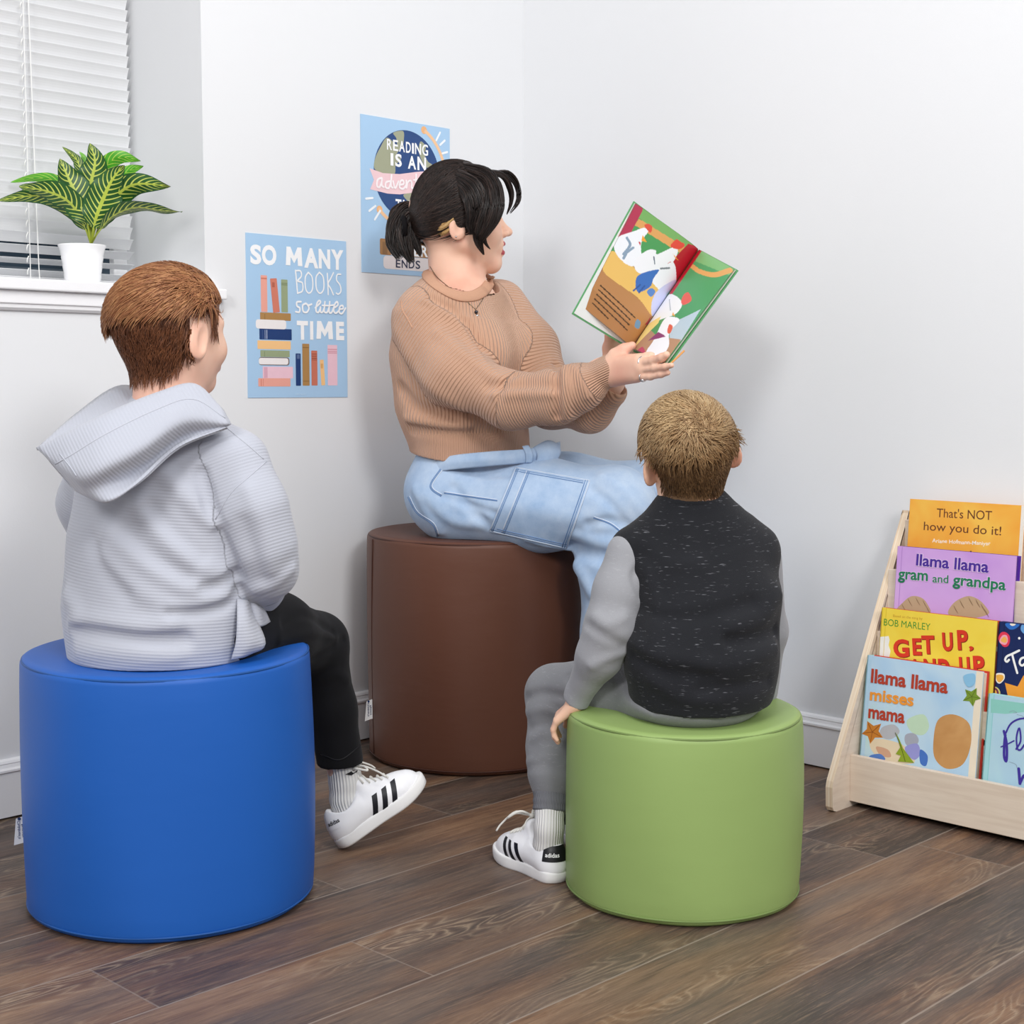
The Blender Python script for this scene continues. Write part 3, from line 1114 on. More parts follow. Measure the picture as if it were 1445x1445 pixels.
class Cover:
    """a picture book leaning back in its slot; cover coordinates in metres from its lower left corner"""
    def __init__(self, label, x, y, z, w, h, lean, color, th=0.02, back=None, spine=None, pages='#efe6d6', hard=True):
        self.root = empty('picture_book', (x + th / 2, y - w / 2, z), label, 'book', 'picture books in the display', V=False)
        c, s = math.cos(lean), math.sin(lean)
        self.O = np.array([x, y, z])
        self.U, self.V, self.N = np.array([0, -1.0, 0]), np.array([s, 0, c]), np.array([-c, 0, s])
        self.w, self.h = w, h
        b = 0.0022 if hard else 0.0006
        inset = 0.004 if hard else 0.0003
        cv = MB()
        O, U, V, N = self.O, self.U, self.V, self.N
        cv.obox(O - N * b, U * w, V * h, N * b, 0)
        cv.obox(O - N * th, U * w, V * h, N * b, 1)
        cv.obox(O - N * th, U * b, V * h, N * th, 2)
        self.cover = cv.build('cover', [flat(color, 0.35, 0.4), flat(back or color, 0.35, 0.4), flat(spine or color, 0.35, 0.4)], self.root)
        MB().obox(O - N * (th - b) + U * b + V * inset, U * (w - b - inset), V * (h - 2 * inset), N * (th - 2 * b)).build('pages', flat(pages, 0.8, 0.1, var=0.06, scale=900), self.root)
        self.pr = Print(O, U, V, N, base=0.0002)
        if hard:
            self.pr.rect(0.0105, 0.0, 0.0118, h, spine or color)

    def q(self, px, py):
        d = wdir(px, py)
        t = ((self.O - CAMW) @ self.N) / (d @ self.N)
        r = CAMW + d * t - self.O
        return (r @ self.U, r @ self.V)

    def text(self, s, a, b, hpx, c, bold=0.02, outline=None, wob=0.0, shear=0.0):
        A, B = np.array(self.q(*a)), np.array(self.q(*b))
        h = np.linalg.norm(np.array(self.q(a[0], a[1] - hpx)) - A)
        ang = math.atan2(B[1] - A[1], B[0] - A[0])
        if outline:
            self.pr.text(s, A[0], A[1], h, outline, bold + 0.03, width=np.linalg.norm(B - A), ang=ang, wob=wob, shear=shear)
        self.pr.text(s, A[0], A[1], h, c, bold, width=np.linalg.norm(B - A), ang=ang, wob=wob, shear=shear)

    def blob(self, pts, c, n=5):
        P = cspline([self.q(*p) for p in pts], n)
        P[:, 0] = np.clip(P[:, 0], 0.001, self.w - 0.001)
        P[:, 1] = np.clip(P[:, 1], 0.001, self.h - 0.001)
        self.pr.poly(P, c)

    def poly(self, pts, c):
        P = np.array([self.q(*p) for p in pts])
        P[:, 0] = np.clip(P[:, 0], 0.001, self.w - 0.001)
        P[:, 1] = np.clip(P[:, 1], 0.001, self.h - 0.001)
        self.pr.poly(P, c)

    def stroke(self, pts, wpx, c, n=5, taper=0.0):
        k = 0.00045 * wpx / 0.33 * 1.02
        self.pr.stroke([self.q(*p) for p in pts], wpx * 0.00138, c, n=n, taper=taper)

    def out(self, nm='artwork'):
        self.pr.build(nm, self.root)


def s4(x, y):      # positions read from enlarged details
    return (1145 + x / 4.817, 680 + y / 4.817)


def s2b(x, y):
    return (1145 + x / 4.817, 900 + y / 4.817)


def s8(x, y):
    return (1265 + x / 8.028, 690 + y / 8.028)


def s5(x, y):
    return (1365 + x / 5.56, 860 + y / 5.56)


def wash(name, stops, scale=8.0):
    q_ = NT(name)
    nz_ = q_.noise(q_.coord(), scale, 3, 0.55, 0.5)
    return q_.done(q_.ramp(nz_, stops), 0.35, spec=0.4)


# orange book, top tier
b = Cover('orange picture book titled That’s NOT how you do it! on the top tier', -0.079, -1.149, 0.381, 0.235, 0.2255, 0.075, '#f4ac42', th=0.018, pages='#f2efe8', hard=False)
b.pr.rect(0.0005, 0.0005, 0.2345, 0.225, wash('orange_wash', [(0.3, hexc('#f6c152')), (0.55, hexc('#f3a63c')), (0.75, hexc('#ee9a3e'))], 7))
b.out()
BR = '#6b3a22'
b.text("That's NOT", s8(455, 318), s8(1080, 352), 13, BR, 0.004)
b.text("how you do it!", s8(308, 465), s8(1185, 525), 12.5, BR, 0.004)
b.text("Ariane Hofmann-Maniyar", s8(405, 605), s8(1065, 640), 5.5, '#fbf3e4', 0.01, wob=0.06)
b.stroke([s8(835, 712), s8(845, 705), s8(850, 714)], 1.2, '#4a2c2c')
b.out('lettering')

# purple book, third tier
b = Cover('purple picture book titled gram and grandpa in green letters on the third tier', -0.118, -1.1455, 0.286, 0.2505, 0.2275, 0.075, '#cfa0e0', th=0.020, back='#5a2f9e', pages='#5a3a9a')
b.pr.rect(0.0005, 0.0005, 0.25, 0.227, wash('lilac_wash', [(0.3, hexc('#c99adf')), (0.7, hexc('#dcb2e8'))], 6))
b.pr.rect(0.0098, 0.0, 0.0112, 0.227, '#b384cc')
TNM, TND, INK = '#bfa283', '#8d6f55', '#4d3d33'
for pts in ([s8(0, 1390), s8(70, 1290), s8(170, 1215), s8(290, 1235), s8(360, 1320), s8(380, 1410), s8(200, 1440)],
            [s8(590, 1420), s8(650, 1290), s8(800, 1215), s8(920, 1245), s8(1010, 1330), s8(1040, 1420), s8(800, 1470)]):
    b.blob(pts, TNM)
for x0, y0 in ((60, 1300), (130, 1240), (220, 1230), (300, 1260), (340, 1330), (650, 1320), (720, 1260), (820, 1230), (900, 1250), (960, 1300), (1000, 1360)):
    b.stroke([s8(x0, y0), s8(x0 + 20, y0 + 40), s8(x0 + 50, y0 + 90)], 1.1, TND, taper=0.7)
b.out()
b.text('llama llama', s8(225, 862), s8(1045, 946), 16.5, '#4a2b96', 0.025, outline='#e7cdf0')
b.text('gram', s8(22, 1015), s8(358, 1040), 16, '#237a54', 0.025, outline='#e7cdf0')
b.text('and', s8(412, 1055), s8(590, 1066), 11.5, '#237a54', 0.015, outline='#e7cdf0')
b.text('grandpa', s8(640, 1082), s8(1240, 1146), 16, '#237a54', 0.025, outline='#e7cdf0')
b.out('lettering')

# yellow book, second tier
b = Cover('yellow picture book titled GET UP, STAND UP in red letters on the second tier', -0.158, -1.1365, 0.171, 0.2445, 0.2215, 0.075, '#f3d647', th=0.014, back='#c8501f', pages='#f1efe6', spine='#efd23f')
b.pr.rect(0.0115, 0.0005, 0.244, 0.221, wash('yellow_wash', [(0.3, hexc('#f0cf42')), (0.7, hexc('#f7e05a'))], 9))
b.poly([s4(445, 1050), s4(525, 1048), s4(532, 1075), s4(525, 1110), s4(538, 1150), s4(530, 1190), s4(560, 1290), s4(430, 1290)], '#f1efe9')
b.pr.rect(0.0098, 0.0, 0.0108, 0.221, '#d9bb33')
b.out()
b.text('Based on the song by', s4(556, 918), s4(755, 938), 3.6, '#c08a2a', 0.0)
b.text('BOB MARLEY', s4(492, 975), s4(808, 1010), 10, '#2f8f33', 0.0)
RD, DK = '#d93a25', '#8f2415'
for ch, x0, x1, yb, hp in (('G', 560, 665, 1185, 24), ('E', 690, 750, 1172, 23), ('T', 752, 838, 1163, 25), ('U', 893, 962, 1142, 25), ('P', 995, 1066, 1135, 27), (',', 1072, 1100, 1132, 15)):
    b.text(ch, s4(x0 + 4, yb + 4), s4(x1 + 6, yb + 4), hp, DK, 0.045)
    b.text(ch, s4(x0, yb), s4(x1, yb), hp, RD, 0.035)
for ch, x0, x1, yb, hp in (('S', 495, 570, 1345, 25), ('T', 575, 665, 1335, 27), ('A', 670, 750, 1338, 28), ('N', 770, 850, 1335, 28), ('D', 868, 945, 1335, 28), ('U', 1010, 1080, 1318, 27), ('P', 1105, 1180, 1315, 28)):
    b.text(ch, s4(x0 + 4, yb + 4), s4(x1 + 6, yb + 4), hp, DK, 0.045)
    b.text(ch, s4(x0, yb), s4(x1, yb), hp, RD, 0.035)
b.out('lettering')

# navy book, second tier
b = Cover('navy picture book with white script and bright dots right of the yellow one', -0.158, -1.3845, 0.171, 0.250, 0.2215, 0.075, '#1b2a5c', th=0.018, pages='#f1efe6', spine='#16224c')
b.blob([s5(300, 110), s5(330, 155), s5(380, 150), s5(410, 110)], '#2f6fc4')
b.blob([s5(335, 112), s5(348, 128), s5(370, 126), s5(380, 110)], '#f2e7d6')
b.blob([s5(245, 235), s5(262, 185), s5(300, 178), s5(334, 215), s5(325, 280), s5(285, 292)], '#e23a56')
b.blob([s5(252, 255), s5(275, 205), s5(310, 205), s5(318, 250), s5(295, 278)], '#f3a7b8')
b.blob([s5(262, 245), s5(290, 213), s5(312, 235), s5(300, 262)], '#f4b45a')
b.blob([s5(430, 120), s5(420, 160), s5(450, 190), s5(470, 130)], '#6aa2dc')
b.pr.ell(*b.q(*s5(408, 226)), 0.0024, 0.0024, '#f4f4f4')
b.blob([s5(224, 505), s5(285, 503), s5(292, 545), s5(255, 582), s5(226, 560)], '#f4f0e6')
b.blob([s5(230, 515), s5(278, 515), s5(284, 545), s5(255, 572), s5(232, 555)], '#f0b04a')
b.blob([s5(190, 610), s5(235, 612), s5(260, 650), s5(245, 692), s5(185, 695)], '#d8d27a')
b.blob([s5(190, 620), s5(230, 620), s5(248, 655), s5(235, 688), s5(188, 690)], '#7a2f55')
b.blob([s5(195, 640), s5(222, 632), s5(232, 660), s5(200, 680)], '#f0b04a')
b.poly([s5(295, 575), s5(395, 605), s5(440, 520), s5(480, 500), s5(520, 720), s5(330, 730)], '#f2a23c')
b.poly([s5(370, 730), s5(450, 690), s5(520, 735)], '#d63c2e')
b.out()
for st in ([s5(408, 322), s5(350, 350), s5(312, 368), s5(298, 395), s5(312, 410), s5(328, 395)], [s5(352, 350), s5(372, 425), s5(393, 498)], [s5(470, 372), s5(425, 385), s5(412, 420), s5(432, 440), s5(465, 410), s5(478, 372), s5(482, 440)]):
    b.stroke(st, 3.0, '#f6f6f6')
b.out('lettering')

# llama-free watercolour cover, front tier
b = Cover('light blue picture book titled misses mama with autumn leaves on the bottom tier', -0.206, -1.1295, 0.062, 0.2465, 0.2395, 0.110, '#b6d6ec', th=0.024, back='#c4372a', pages='#f0e3cd', spine='#a9dbe0')
b.pr.rect(0.0105, 0.0005, 0.232, 0.239, wash('sky_wash', [(0.25, hexc('#a9cdeb')), (0.5, hexc('#c2dcee')), (0.7, hexc('#bfe0d6')), (0.85, hexc('#d5e6ee'))], 7))
b.pr.rect(0.232, 0.0005, 0.2462, 0.239, '#efe2cc')
b.blob([s2b(480, 610), s2b(560, 590), s2b(600, 640), s2b(540, 690), s2b(470, 670)], '#b7b8bd')
b.blob([s2b(400, 700), s2b(500, 690), s2b(640, 740), s2b(700, 850), s2b(520, 840), s2b(420, 780)], '#e6d3b4')
b.blob([s2b(440, 740), s2b(520, 760), s2b(540, 810), s2b(470, 800)], '#d2a487')
b.blob([s2b(640, 660), s2b(700, 650), s2b(730, 700), s2b(690, 750), s2b(640, 720)], '#a8abb8')
b.blob([s2b(640, 740), s2b(720, 720), s2b(740, 790), s2b(700, 830), s2b(650, 790)], '#9a9ad6')
b.blob([s2b(740, 760), s2b(790, 800), s2b(780, 870), s2b(740, 850)], '#4b76c4')
b.blob([s2b(400, 800), s2b(470, 790), s2b(500, 830), s2b(400, 830)], '#5b82c8')
b.blob([s2b(650, 560), s2b(760, 520), s2b(800, 600), s2b(760, 660), s2b(680, 640)], '#c3ddc0')
b.blob([s2b(830, 700), s2b(860, 560), s2b(960, 520), s2b(1070, 580), s2b(1085, 720), s2b(1030, 860), s2b(920, 890), s2b(840, 820)], wash('tan_wash', [(0.3, hexc('#c08a52')), (0.7, hexc('#d4a26a'))], 14))


def maple(cx, cy, r, ang, c, c2_):
    P = []
    for k in range(10):
        a_ = ang + 2 * PI * k / 10
        rr = r if k % 2 == 0 else r * 0.52
        P.append(s2b(cx + rr * math.cos(a_), cy + rr * math.sin(a_)))
    b.poly(P, c)
    for k in range(0, 10, 2):
        a_ = ang + 2 * PI * k / 10
        b.stroke([s2b(cx, cy), s2b(cx + 0.8 * r * math.cos(a_), cy + 0.8 * r * math.sin(a_))], 0.7, c2_)


maple(415, 640, 82, 0.5, '#c97f2e', '#8a4a1c')
maple(1092, 400, 68, 0.2, '#7d9a35', '#5a6f22')
b.blob([s2b(1040, 255), s2b(1110, 245), s2b(1112, 310), s2b(1070, 335), s2b(1042, 300)], '#8cc2e4')
b.poly([s2b(578, 645), s2b(600, 690), s2b(625, 750), s2b(700, 850), s2b(590, 840), s2b(610, 800), s2b(575, 790), s2b(605, 745)], '#8fa32c')
b.stroke([s2b(572, 645), s2b(610, 740), s2b(640, 840)], 0.9, '#4f5c1c')
b.out()
RO = '#b5402c'
b.text('llama llama', s2b(405, 300), s2b(928, 376), 19.5, RO, 0.03)
b.text('misses', s2b(398, 420), s2b(695, 463), 17, '#f09a3a', 0.03)
b.text('mama', s2b(388, 541), s2b(635, 579), 19, RO, 0.03)
b.out('lettering')

# teal book, front tier
b = Cover('pale teal picture book with purple script at the right end of the bottom tier', -0.204, -1.3880, 0.062, 0.240, 0.2005, 0.110, '#a8d8de', th=0.018, pages='#f3f1ec', spine='#93d2d6')
b.pr.rect(0.012, 0.0005, 0.2395, 0.2, wash('teal_wash', [(0.3, hexc('#a9c9e6')), (0.55, hexc('#b6d8e6')), (0.8, hexc('#8fd0c4'))], 6))
b.poly([s5(185, 700), s5(500, 745), s5(500, 800), s5(300, 820), s5(185, 810)], '#8ecdc2')
for st in ([s5(330, 805), s5(360, 795), s5(390, 810), s5(360, 812)], [s5(390, 825), s5(430, 835), s5(450, 850)], [s5(330, 1195), s5(380, 1215), s5(392, 1245)]):
    b.stroke(st, 0.5, '#8b96a8')
b.out()
PU = '#43349a'
for st, w_ in (([s5(288, 955), s5(308, 1040), s5(312, 1140), s5(305, 1192), s5(290, 1150), s5(292, 1050), s5(300, 985)], 3.6), ([s5(300, 975), s5(340, 900), s5(400, 862), s5(470, 852)], 2.4),
               ([s5(266, 1078), s5(310, 1060), s5(368, 1030)], 1.8), ([s5(385, 1095), s5(420, 1030), s5(410, 930), s5(388, 1000), s5(395, 1090), s5(420, 1100), s5(450, 1060)], 2.4),
               ([s5(405, 1250), s5(415, 1365)], 4.0), ([s5(415, 1365), s5(450, 1300), s5(470, 1380)], 3.5)):
    b.stroke(st, w_, PU)
b.out('lettering')
# ---------------------------------------------------------------- the open picture book in her hand
q = NT('printed_pages')
M_INK = q.done(q.attr('ink', 'Color'), 0.35, spec=0.4)


def d5(p):
    return np.array([790 + p[0] / 5.352, 270 + p[1] / 5.352])


def inside(P, poly):
    x, y = P[:, 0], P[:, 1]
    r = np.zeros(len(P), bool)
    n = len(poly)
    for i in range(n):
        x0, y0 = poly[i]
        x1, y1 = poly[(i + 1) % n]
        if y0 == y1:
            continue
        c = ((y0 > y) != (y1 > y)) & (x < (x1 - x0) * (y - y0) / (y1 - y0) + x0)
        r ^= c
    return r


def near_line(P, pts, w):
    L = spline(pts, 6) if len(pts) > 2 else np.array(pts, float)
    r = np.zeros(len(P), bool)
    for a, b_ in zip(L[:-1], L[1:]):
        ab = b_ - a
        t = np.clip(((P - a) @ ab) / (ab @ ab + 1e-9), 0, 1)
        r |= np.linalg.norm(P - a - t[:, None] * ab, axis=1) < w
    return r


def paint(P, base, layers):
    C = np.tile(np.array(hexc(base)), (len(P), 1))
    for L in layers:
        k, pts, c = L[0], L[1], L[2]
        if k == 'p':
            m = inside(P, pts)
        elif k == 'b':
            m = inside(P, cspline(pts, 5))
        else:
            m = near_line(P, pts, L[3])
        C[m] = hexc(c)
    return C


left_art = [
    ('p', [(560, 60), (1080, 455), (860, 760), (380, 450)], '#4f9a5a'),
    ('p', [(560, 60), (1000, 400), (930, 440), (580, 190)], '#78ac62'),
    ('p', [(590, 200), (930, 430), (900, 480), (560, 250)], '#dba15f'),
    ('p', [(560, 60), (625, 125), (535, 300), (420, 350)], '#b23a55'),
    ('p', [(945, 395), (1080, 440), (860, 760), (800, 540)], '#b5202f'),
    ('b', [(395, 445), (470, 500), (560, 590), (720, 720), (690, 950), (560, 800), (380, 660), (320, 590), (350, 500)], '#e8bd6a'),
    ('b', [(405, 415), (440, 340), (540, 300), (620, 270), (655, 290), (600, 380), (590, 520), (520, 560), (440, 500)], '#eef0f6'),
    ('b', [(628, 250), (655, 238), (682, 262), (670, 305), (645, 285)], '#d9533f'),
    ('p', [(612, 325), (640, 378), (600, 368)], '#eda33c'),
    ('b', [(580, 375), (595, 380), (590, 402)], '#c8303a'),
    ('s', [(500, 345), (520, 400), (470, 470), (540, 420)], '#8ba0b6', 9),
    ('s', [(500, 440), (470, 500)], '#8ba0b6', 9),
    ('b', [(545, 520), (640, 440), (700, 440), (710, 470), (830, 420), (865, 450), (820, 540), (700, 615), (570, 610)], '#efeff5'),
    ('b', [(810, 412), (850, 360), (880, 375), (918, 405), (875, 437)], '#de4a3a'),
    ('p', [(826, 468), (874, 526), (845, 505)], '#eda33c'),
    ('b', [(785, 545), (810, 530), (812, 555)], '#c8303a'),
    ('s', [(685, 490), (690, 545)], '#6a7484', 4),
    ('b', [(670, 660), (740, 580), (830, 535), (862, 660), (860, 720), (760, 760), (690, 710)], '#f0f0f8'),
    ('s', [(735, 580), (800, 578)], '#7a8088', 7),
    ('b', [(550, 660), (600, 612), (720, 588), (680, 650), (650, 720), (560, 755)], '#4270bc'),
    ('s', [(580, 700), (530, 745)], '#35599c', 6),
    ('s', [(610, 710), (570, 760)], '#35599c', 6),
    ('b', [(628, 755), (660, 728), (692, 755), (660, 795)], '#5b86c8'),
    ('b', [(665, 840), (720, 740), (850, 672), (865, 720), (830, 800), (690, 950)], '#ccd0f2'),
    ('p', [(318, 590), (350, 640), (380, 665), (450, 720), (560, 800), (600, 880), (680, 945), (530, 1210), (140, 880)], '#b98556'),
    ('p', [(240, 730), (300, 790), (560, 1050), (680, 950), (530, 1210), (140, 880)], '#b07d4f'),
    ('p', [(670, 945), (650, 1010), (620, 1010)], '#a82a3c'),
    ('b', [(535, 1020), (550, 965), (580, 985), (570, 1035)], '#6f97bd'),
]
for (x0, y0), (x1, y1) in (((298, 708), (542, 957)), ((283, 740), (505, 972)), ((268, 775), (497, 1010)), ((252, 810), (483, 1052)), ((236, 842), (345, 962))):
    n_ = int(math.hypot(x1 - x0, y1 - y0) / 26)
    for i in range(n_):
        a_, b_ = i / n_, (i + 0.66) / n_
        left_art.append(('s', [(x0 + (x1 - x0) * a_, y0 + (y1 - y0) * a_), (x0 + (x1 - x0) * b_, y0 + (y1 - y0) * b_)], '#4a3526', 5.0))
right_art = [
    ('p', [(1040, 440), (1330, 590), (1280, 640), (1050, 560)], '#7db374'),
    ('s', [(1010, 585), (1080, 630), (1180, 645), (1290, 605)], '#dba15f', 17),
    ('p', [(1030, 440), (1098, 475), (840, 840), (850, 700)], '#b5202f'),
    ('p', [(850, 1010), (1075, 880), (935, 1090), (850, 1180)], '#b6c8d4'),
    ('p', [(520, 1210), (640, 1020), (760, 1100), (930, 1090), (790, 1280)], '#b58d72'),
    ('b', [(665, 1020), (720, 900), (840, 800), (945, 850), (905, 930), (800, 980), (720, 1010)], '#eceef0'),
    ('b', [(940, 850), (960, 800), (995, 782), (1015, 830), (960, 868)], '#dd5a4e'),
    ('p', [(880, 925), (895, 955), (872, 945)], '#eda33c'),
    ('p', [(585, 1190), (640, 1045), (785, 965), (770, 1010)], '#f0d889'),
    ('b', [(675, 1225), (740, 1120), (800, 1000), (850, 960), (925, 970), (850, 1060), (840, 1150), (760, 1245)], '#eef0f6'),
    ('p', [(690, 1140), (770, 1070), (825, 1090), (770, 1112)], '#8a3f72'),
    ('b', [(835, 1060), (850, 1010), (875, 1020), (855, 1065)], '#d8604e'),
    ('s', [(860, 915), (850, 840)], '#9aa3ad', 3),
    ('b', [(610, 1215), (650, 1185), (670, 1215), (640, 1230)], '#b8466a'),
]
SB, ST = pt(892, 492, 2.975), pt(986, 353, 3.005)          # spine foot and head
TL, TR = pt(897, 287, 2.905), pt(1036.5, 380, 2.850)           # outer upper corners
VL, VR = TL - ST, TR - ST
bk = empty('open_picture_book', (SB + ST) / 2, 'open picture book with hens on its pages held up by the woman', 'book')
vwr = np.array([0.05, -1.0, 0.1])


def board(VX, BO):
    """cover board behind the pages; BO: outer lower corner"""
    N_ = np.cross(VX, ST - SB)
    N_ /= np.linalg.norm(N_)
    if N_ @ vwr < 0:
        N_ = -N_
    up_ = unit_(ST - SB)
    c = [SB - up_ * 0.003, ST + up_ * 0.003, ST + VX * 1.012 + up_ * 0.003, BO]
    return [p - N_ * 0.0055 for p in c], N_


def unit_(v):
    return v / np.linalg.norm(v)


BL, BR_ = pt(809.5, 444, 2.885), pt(938.5, 515, 2.822)
ql, NL = board(VL, BL)
qr, NR = board(VR, BR_)
M_BOARD = [flat('#5fa36c', 0.4, 0.4)]
cvr = MB().prism(ql, NL * -0.0026).prism(qr, NR * -0.0026)
sp = MB().tube([SB - (NL + NR) * 0.0045, ST - (NL + NR) * 0.0045], 0.0042, 10)
cvr.add(sp.v, sp.f)
mesh_obj('cover', cvr.v, cvr.f, M_BOARD, bk)
# pale endpaper on the left board, set in from the edge
ce = sum(ql) / 4
ep = MB().prism([ce + (p - ce) * 0.972 + NL * 0.0002 for p in ql], NL * 0.0006)
mesh_obj('endpaper', ep.v, ep.f, flat('#e9ecea', 0.5), bk)


def page(VX, NX, outer_bl, quad, art, base, nm, lift):
    nu, nv = 170, 210
    u, v = np.meshgrid(np.linspace(0, 1, nu), np.linspace(0, 1, nv), indexing='ij')
    u, v = u.ravel(), v.ravel()
    g_t, g_b, o_t, o_b = [np.array(p, float) for p in quad]      # gutter top/bottom, outer top/bottom in the detail picture
    px = (g_b[None] * ((1 - u) * (1 - v))[:, None] + g_t[None] * ((1 - u) * v)[:, None] + o_b[None] * (u * (1 - v))[:, None] + o_t[None] * (u * v)[:, None])
    col = paint(px, base, art)
    P = SB + (ST - SB) * v[:, None] + VX * u[:, None]
    if outer_bl is not None:
        P = P + (outer_bl - (SB + VX)) * (u * (1 - v))[:, None]
    bul = lift * np.sin(PI * np.clip(u, 0, 1) ** 0.55) + 0.0008
    P = P + NX * bul[:, None] - NX * (0.004 * np.exp(-u / 0.03))[:, None]
    idx = np.arange(nu * nv).reshape(nu, nv)
    f = np.stack([idx[:-1, :-1], idx[1:, :-1], idx[1:, 1:], idx[:-1, 1:]], -1).reshape(-1, 4)
    # block of pages below the top sheet
    k = len(P)
    rim = np.r_[idx[:, 0], idx[-1, 1:], idx[-2::-1, -1], idx[0, -2:0:-1]]
    Q = P[rim] - NX * (bul[rim][:, None] + 0.0036)
    nr = len(rim)
    fr2 = np.array([(rim[i], rim[(i + 1) % nr], k + (i + 1) % nr, k + i) for i in range(nr)])
    V_ = np.vstack([P, Q])
    ink = np.vstack([col, np.tile(np.array(hexc('#e8e3d8')), (nr, 1))])
    o = mesh_obj(nm, V_, np.vstack([f, fr2]), M_INK, bk, True, attrs={'ink': ink})
    return o


page(VL, NL, pt(822, 433, 2.90), ((1050, 455), (538, 1195), (575, 85), (165, 872)), left_art, '#b98556', 'page', 0.010)
page(VR, NR, pt(937.5, 514, 2.824), ((1050, 455), (538, 1195), (1318, 595), (805, 1260)), right_art, '#4c9a62', 'page', 0.008)
# orange strip along the lower fore-edge of the right board
e0, e1 = pt(939.5, 514, 2.82), SB + VR * 1.022 + (ST - SB) * 0.24
mesh_obj('edge_strip', *tube_mesh([e0 - NR * 0.0065, e1 - NR * 0.0065], 0.0019, 6), flat('#e5a25e', 0.4), bk, label='orange strip on the board edge')
# ---------------------------------------------------------------- soft solids for people and clothes
def unit(v):
    v = np.asarray(v, float)
    return v / (np.linalg.norm(v) + 1e-12)


class Field:
    """blend of tapered capsules and ellipsoids; negative inside"""
    def __init__(self, k=0.02):
        self.k = k
        self.p, self.s, self.clips, self.folds = [], [], [], []

    def cap(self, a, b, r1, r2=None, k=None, fl=None):
        """tapered capsule; fl = (axis, s): thinner by s along axis"""
        r2 = r1 if r2 is None else r2
        self.p.append(('c', np.asarray(a, float), np.asarray(b, float), r1, r2, self.k if k is None else k, None if fl is None else (unit(fl[0]), fl[1])))
        return self

    def chain(self, pts, rs, k=None, fl=None):
        for i in range(len(pts) - 1):
            self.cap(pts[i], pts[i + 1], rs[i], rs[i + 1], k, fl)
        return self

    def ell(self, c, r, A=None, k=None):
        A = np.eye(3) if A is None else np.array([unit(a) for a in A])
        self.p.append(('e', np.asarray(c, float), A, np.asarray(r, float), None, self.k if k is None else k, None))
        return self

    def slab(self, a, b, L, w1, d1, w2, d2, k=None):
        """elliptic cone from a to b: half widths along L, half depths across"""
        a, b = np.asarray(a, float), np.asarray(b, float)
        ax = unit(b - a)
        L = unit(np.asarray(L, float) - ax * (np.asarray(L, float) @ ax))
        self.p.append(('s', a, b, (L, np.cross(ax, L), w1, d1), (w2, d2), self.k if k is None else k, None))
        return self

    def cut(self, kind, *args, k=0.004):
        f = Field()
        getattr(f, kind)(*args)
        self.s.append((f.p[0], k))
        return self

    def clip(self, point, normal):
        """keep what lies on the negative side of the plane"""
        self.clips.append((np.asarray(point, float), unit(normal)))
        return self

    def fold(self, pts, amp, width):
        self.folds.append((np.asarray(pts, float), amp, width))
        return self

    @staticmethod
    def prim(q, P):
        t = q[0]
        if t == 'c':
            a, b, r1, r2, fl = q[1], q[2], q[3], q[4], q[6]
            X = P - a
            ba = b - a
            if fl is not None:
                ax, s = fl
                X = X + np.outer(X @ ax, ax) * (1 / s - 1)
                ba = ba + ax * (ba @ ax) * (1 / s - 1)
            l2 = ba @ ba + 1e-12
            h = np.clip((X @ ba) / l2, 0, 1)
            d = np.sqrt(np.maximum(((X - h[:, None] * ba) ** 2).sum(1), 1e-14)) - (r1 + (r2 - r1) * h)
            return d * (fl[1] ** 0.5) if fl is not None else d
        if t == 'e':
            X = (P - q[1]) @ q[2].T
            r = q[3]
            k0 = np.sqrt(((X / r) ** 2).sum(1)) + 1e-9
            k1 = np.sqrt(((X / (r * r)) ** 2).sum(1)) + 1e-9
            return k0 * (k0 - 1) / k1
        a, b, (L, M, w1, d1), (w2, d2) = q[1], q[2], q[3], q[4]
        ba = b - a
        ln = np.linalg.norm(ba)
        ax = ba / ln
        X = P - a
        u = X @ ax
        h = np.clip(u / ln, 0, 1)
        w, d = w1 + (w2 - w1) * h, d1 + (d2 - d1) * h
        over = u - h * ln
        m = np.minimum(w, d)
        k0 = np.sqrt((X @ L / w) ** 2 + (X @ M / d) ** 2 + (over / m) ** 2) + 1e-9
        k1 = np.sqrt((X @ L / w ** 2) ** 2 + (X @ M / d ** 2) ** 2 + (over / m ** 2) ** 2) + 1e-9
        return k0 * (k0 - 1) / k1

    def raw(self, P, idx=None, fidx=None):
        d = None
        for i in (range(len(self.p)) if idx is None else idx):
            q = self.p[i]
            e = self.prim(q, P)
            if d is None:
                d = e
            else:
                k = q[5]
                if k > 0:
                    hh = np.maximum(k - np.abs(d - e), 0) / k
                    d = np.minimum(d, e) - hh * hh * k * 0.25
                else:
                    d = np.minimum(d, e)
        for pts, amp, wd in (self.folds if fidx is None else [self.folds[i] for i in fidx]):
            m = np.full(len(P), 1e9)
            for a, b in zip(pts[:-1], pts[1:]):
                ba = b - a
                h = np.clip(((P - a) @ ba) / (ba @ ba + 1e-12), 0, 1)
                m = np.minimum(m, ((P - a - h[:, None] * ba) ** 2).sum(1))
            d = d - amp * np.exp(-m / (wd * wd))
        for q, k in self.s:
            e = -self.prim(q, P)
            if k > 0:
                hh = np.maximum(k - np.abs(d - e), 0) / k
                d = np.maximum(d, e) + hh * hh * k * 0.25
            else:
                d = np.maximum(d, e)
        for c, n in self.clips:
            d = np.maximum(d, (P - c) @ n)
        return d

    def grad(self, P, e=0.0015):
        g = np.stack([self.raw(P + np.eye(3)[i] * e) - self.raw(P - np.eye(3)[i] * e) for i in range(3)], 1)
        return g / (np.linalg.norm(g, axis=1)[:, None] + 1e-9)

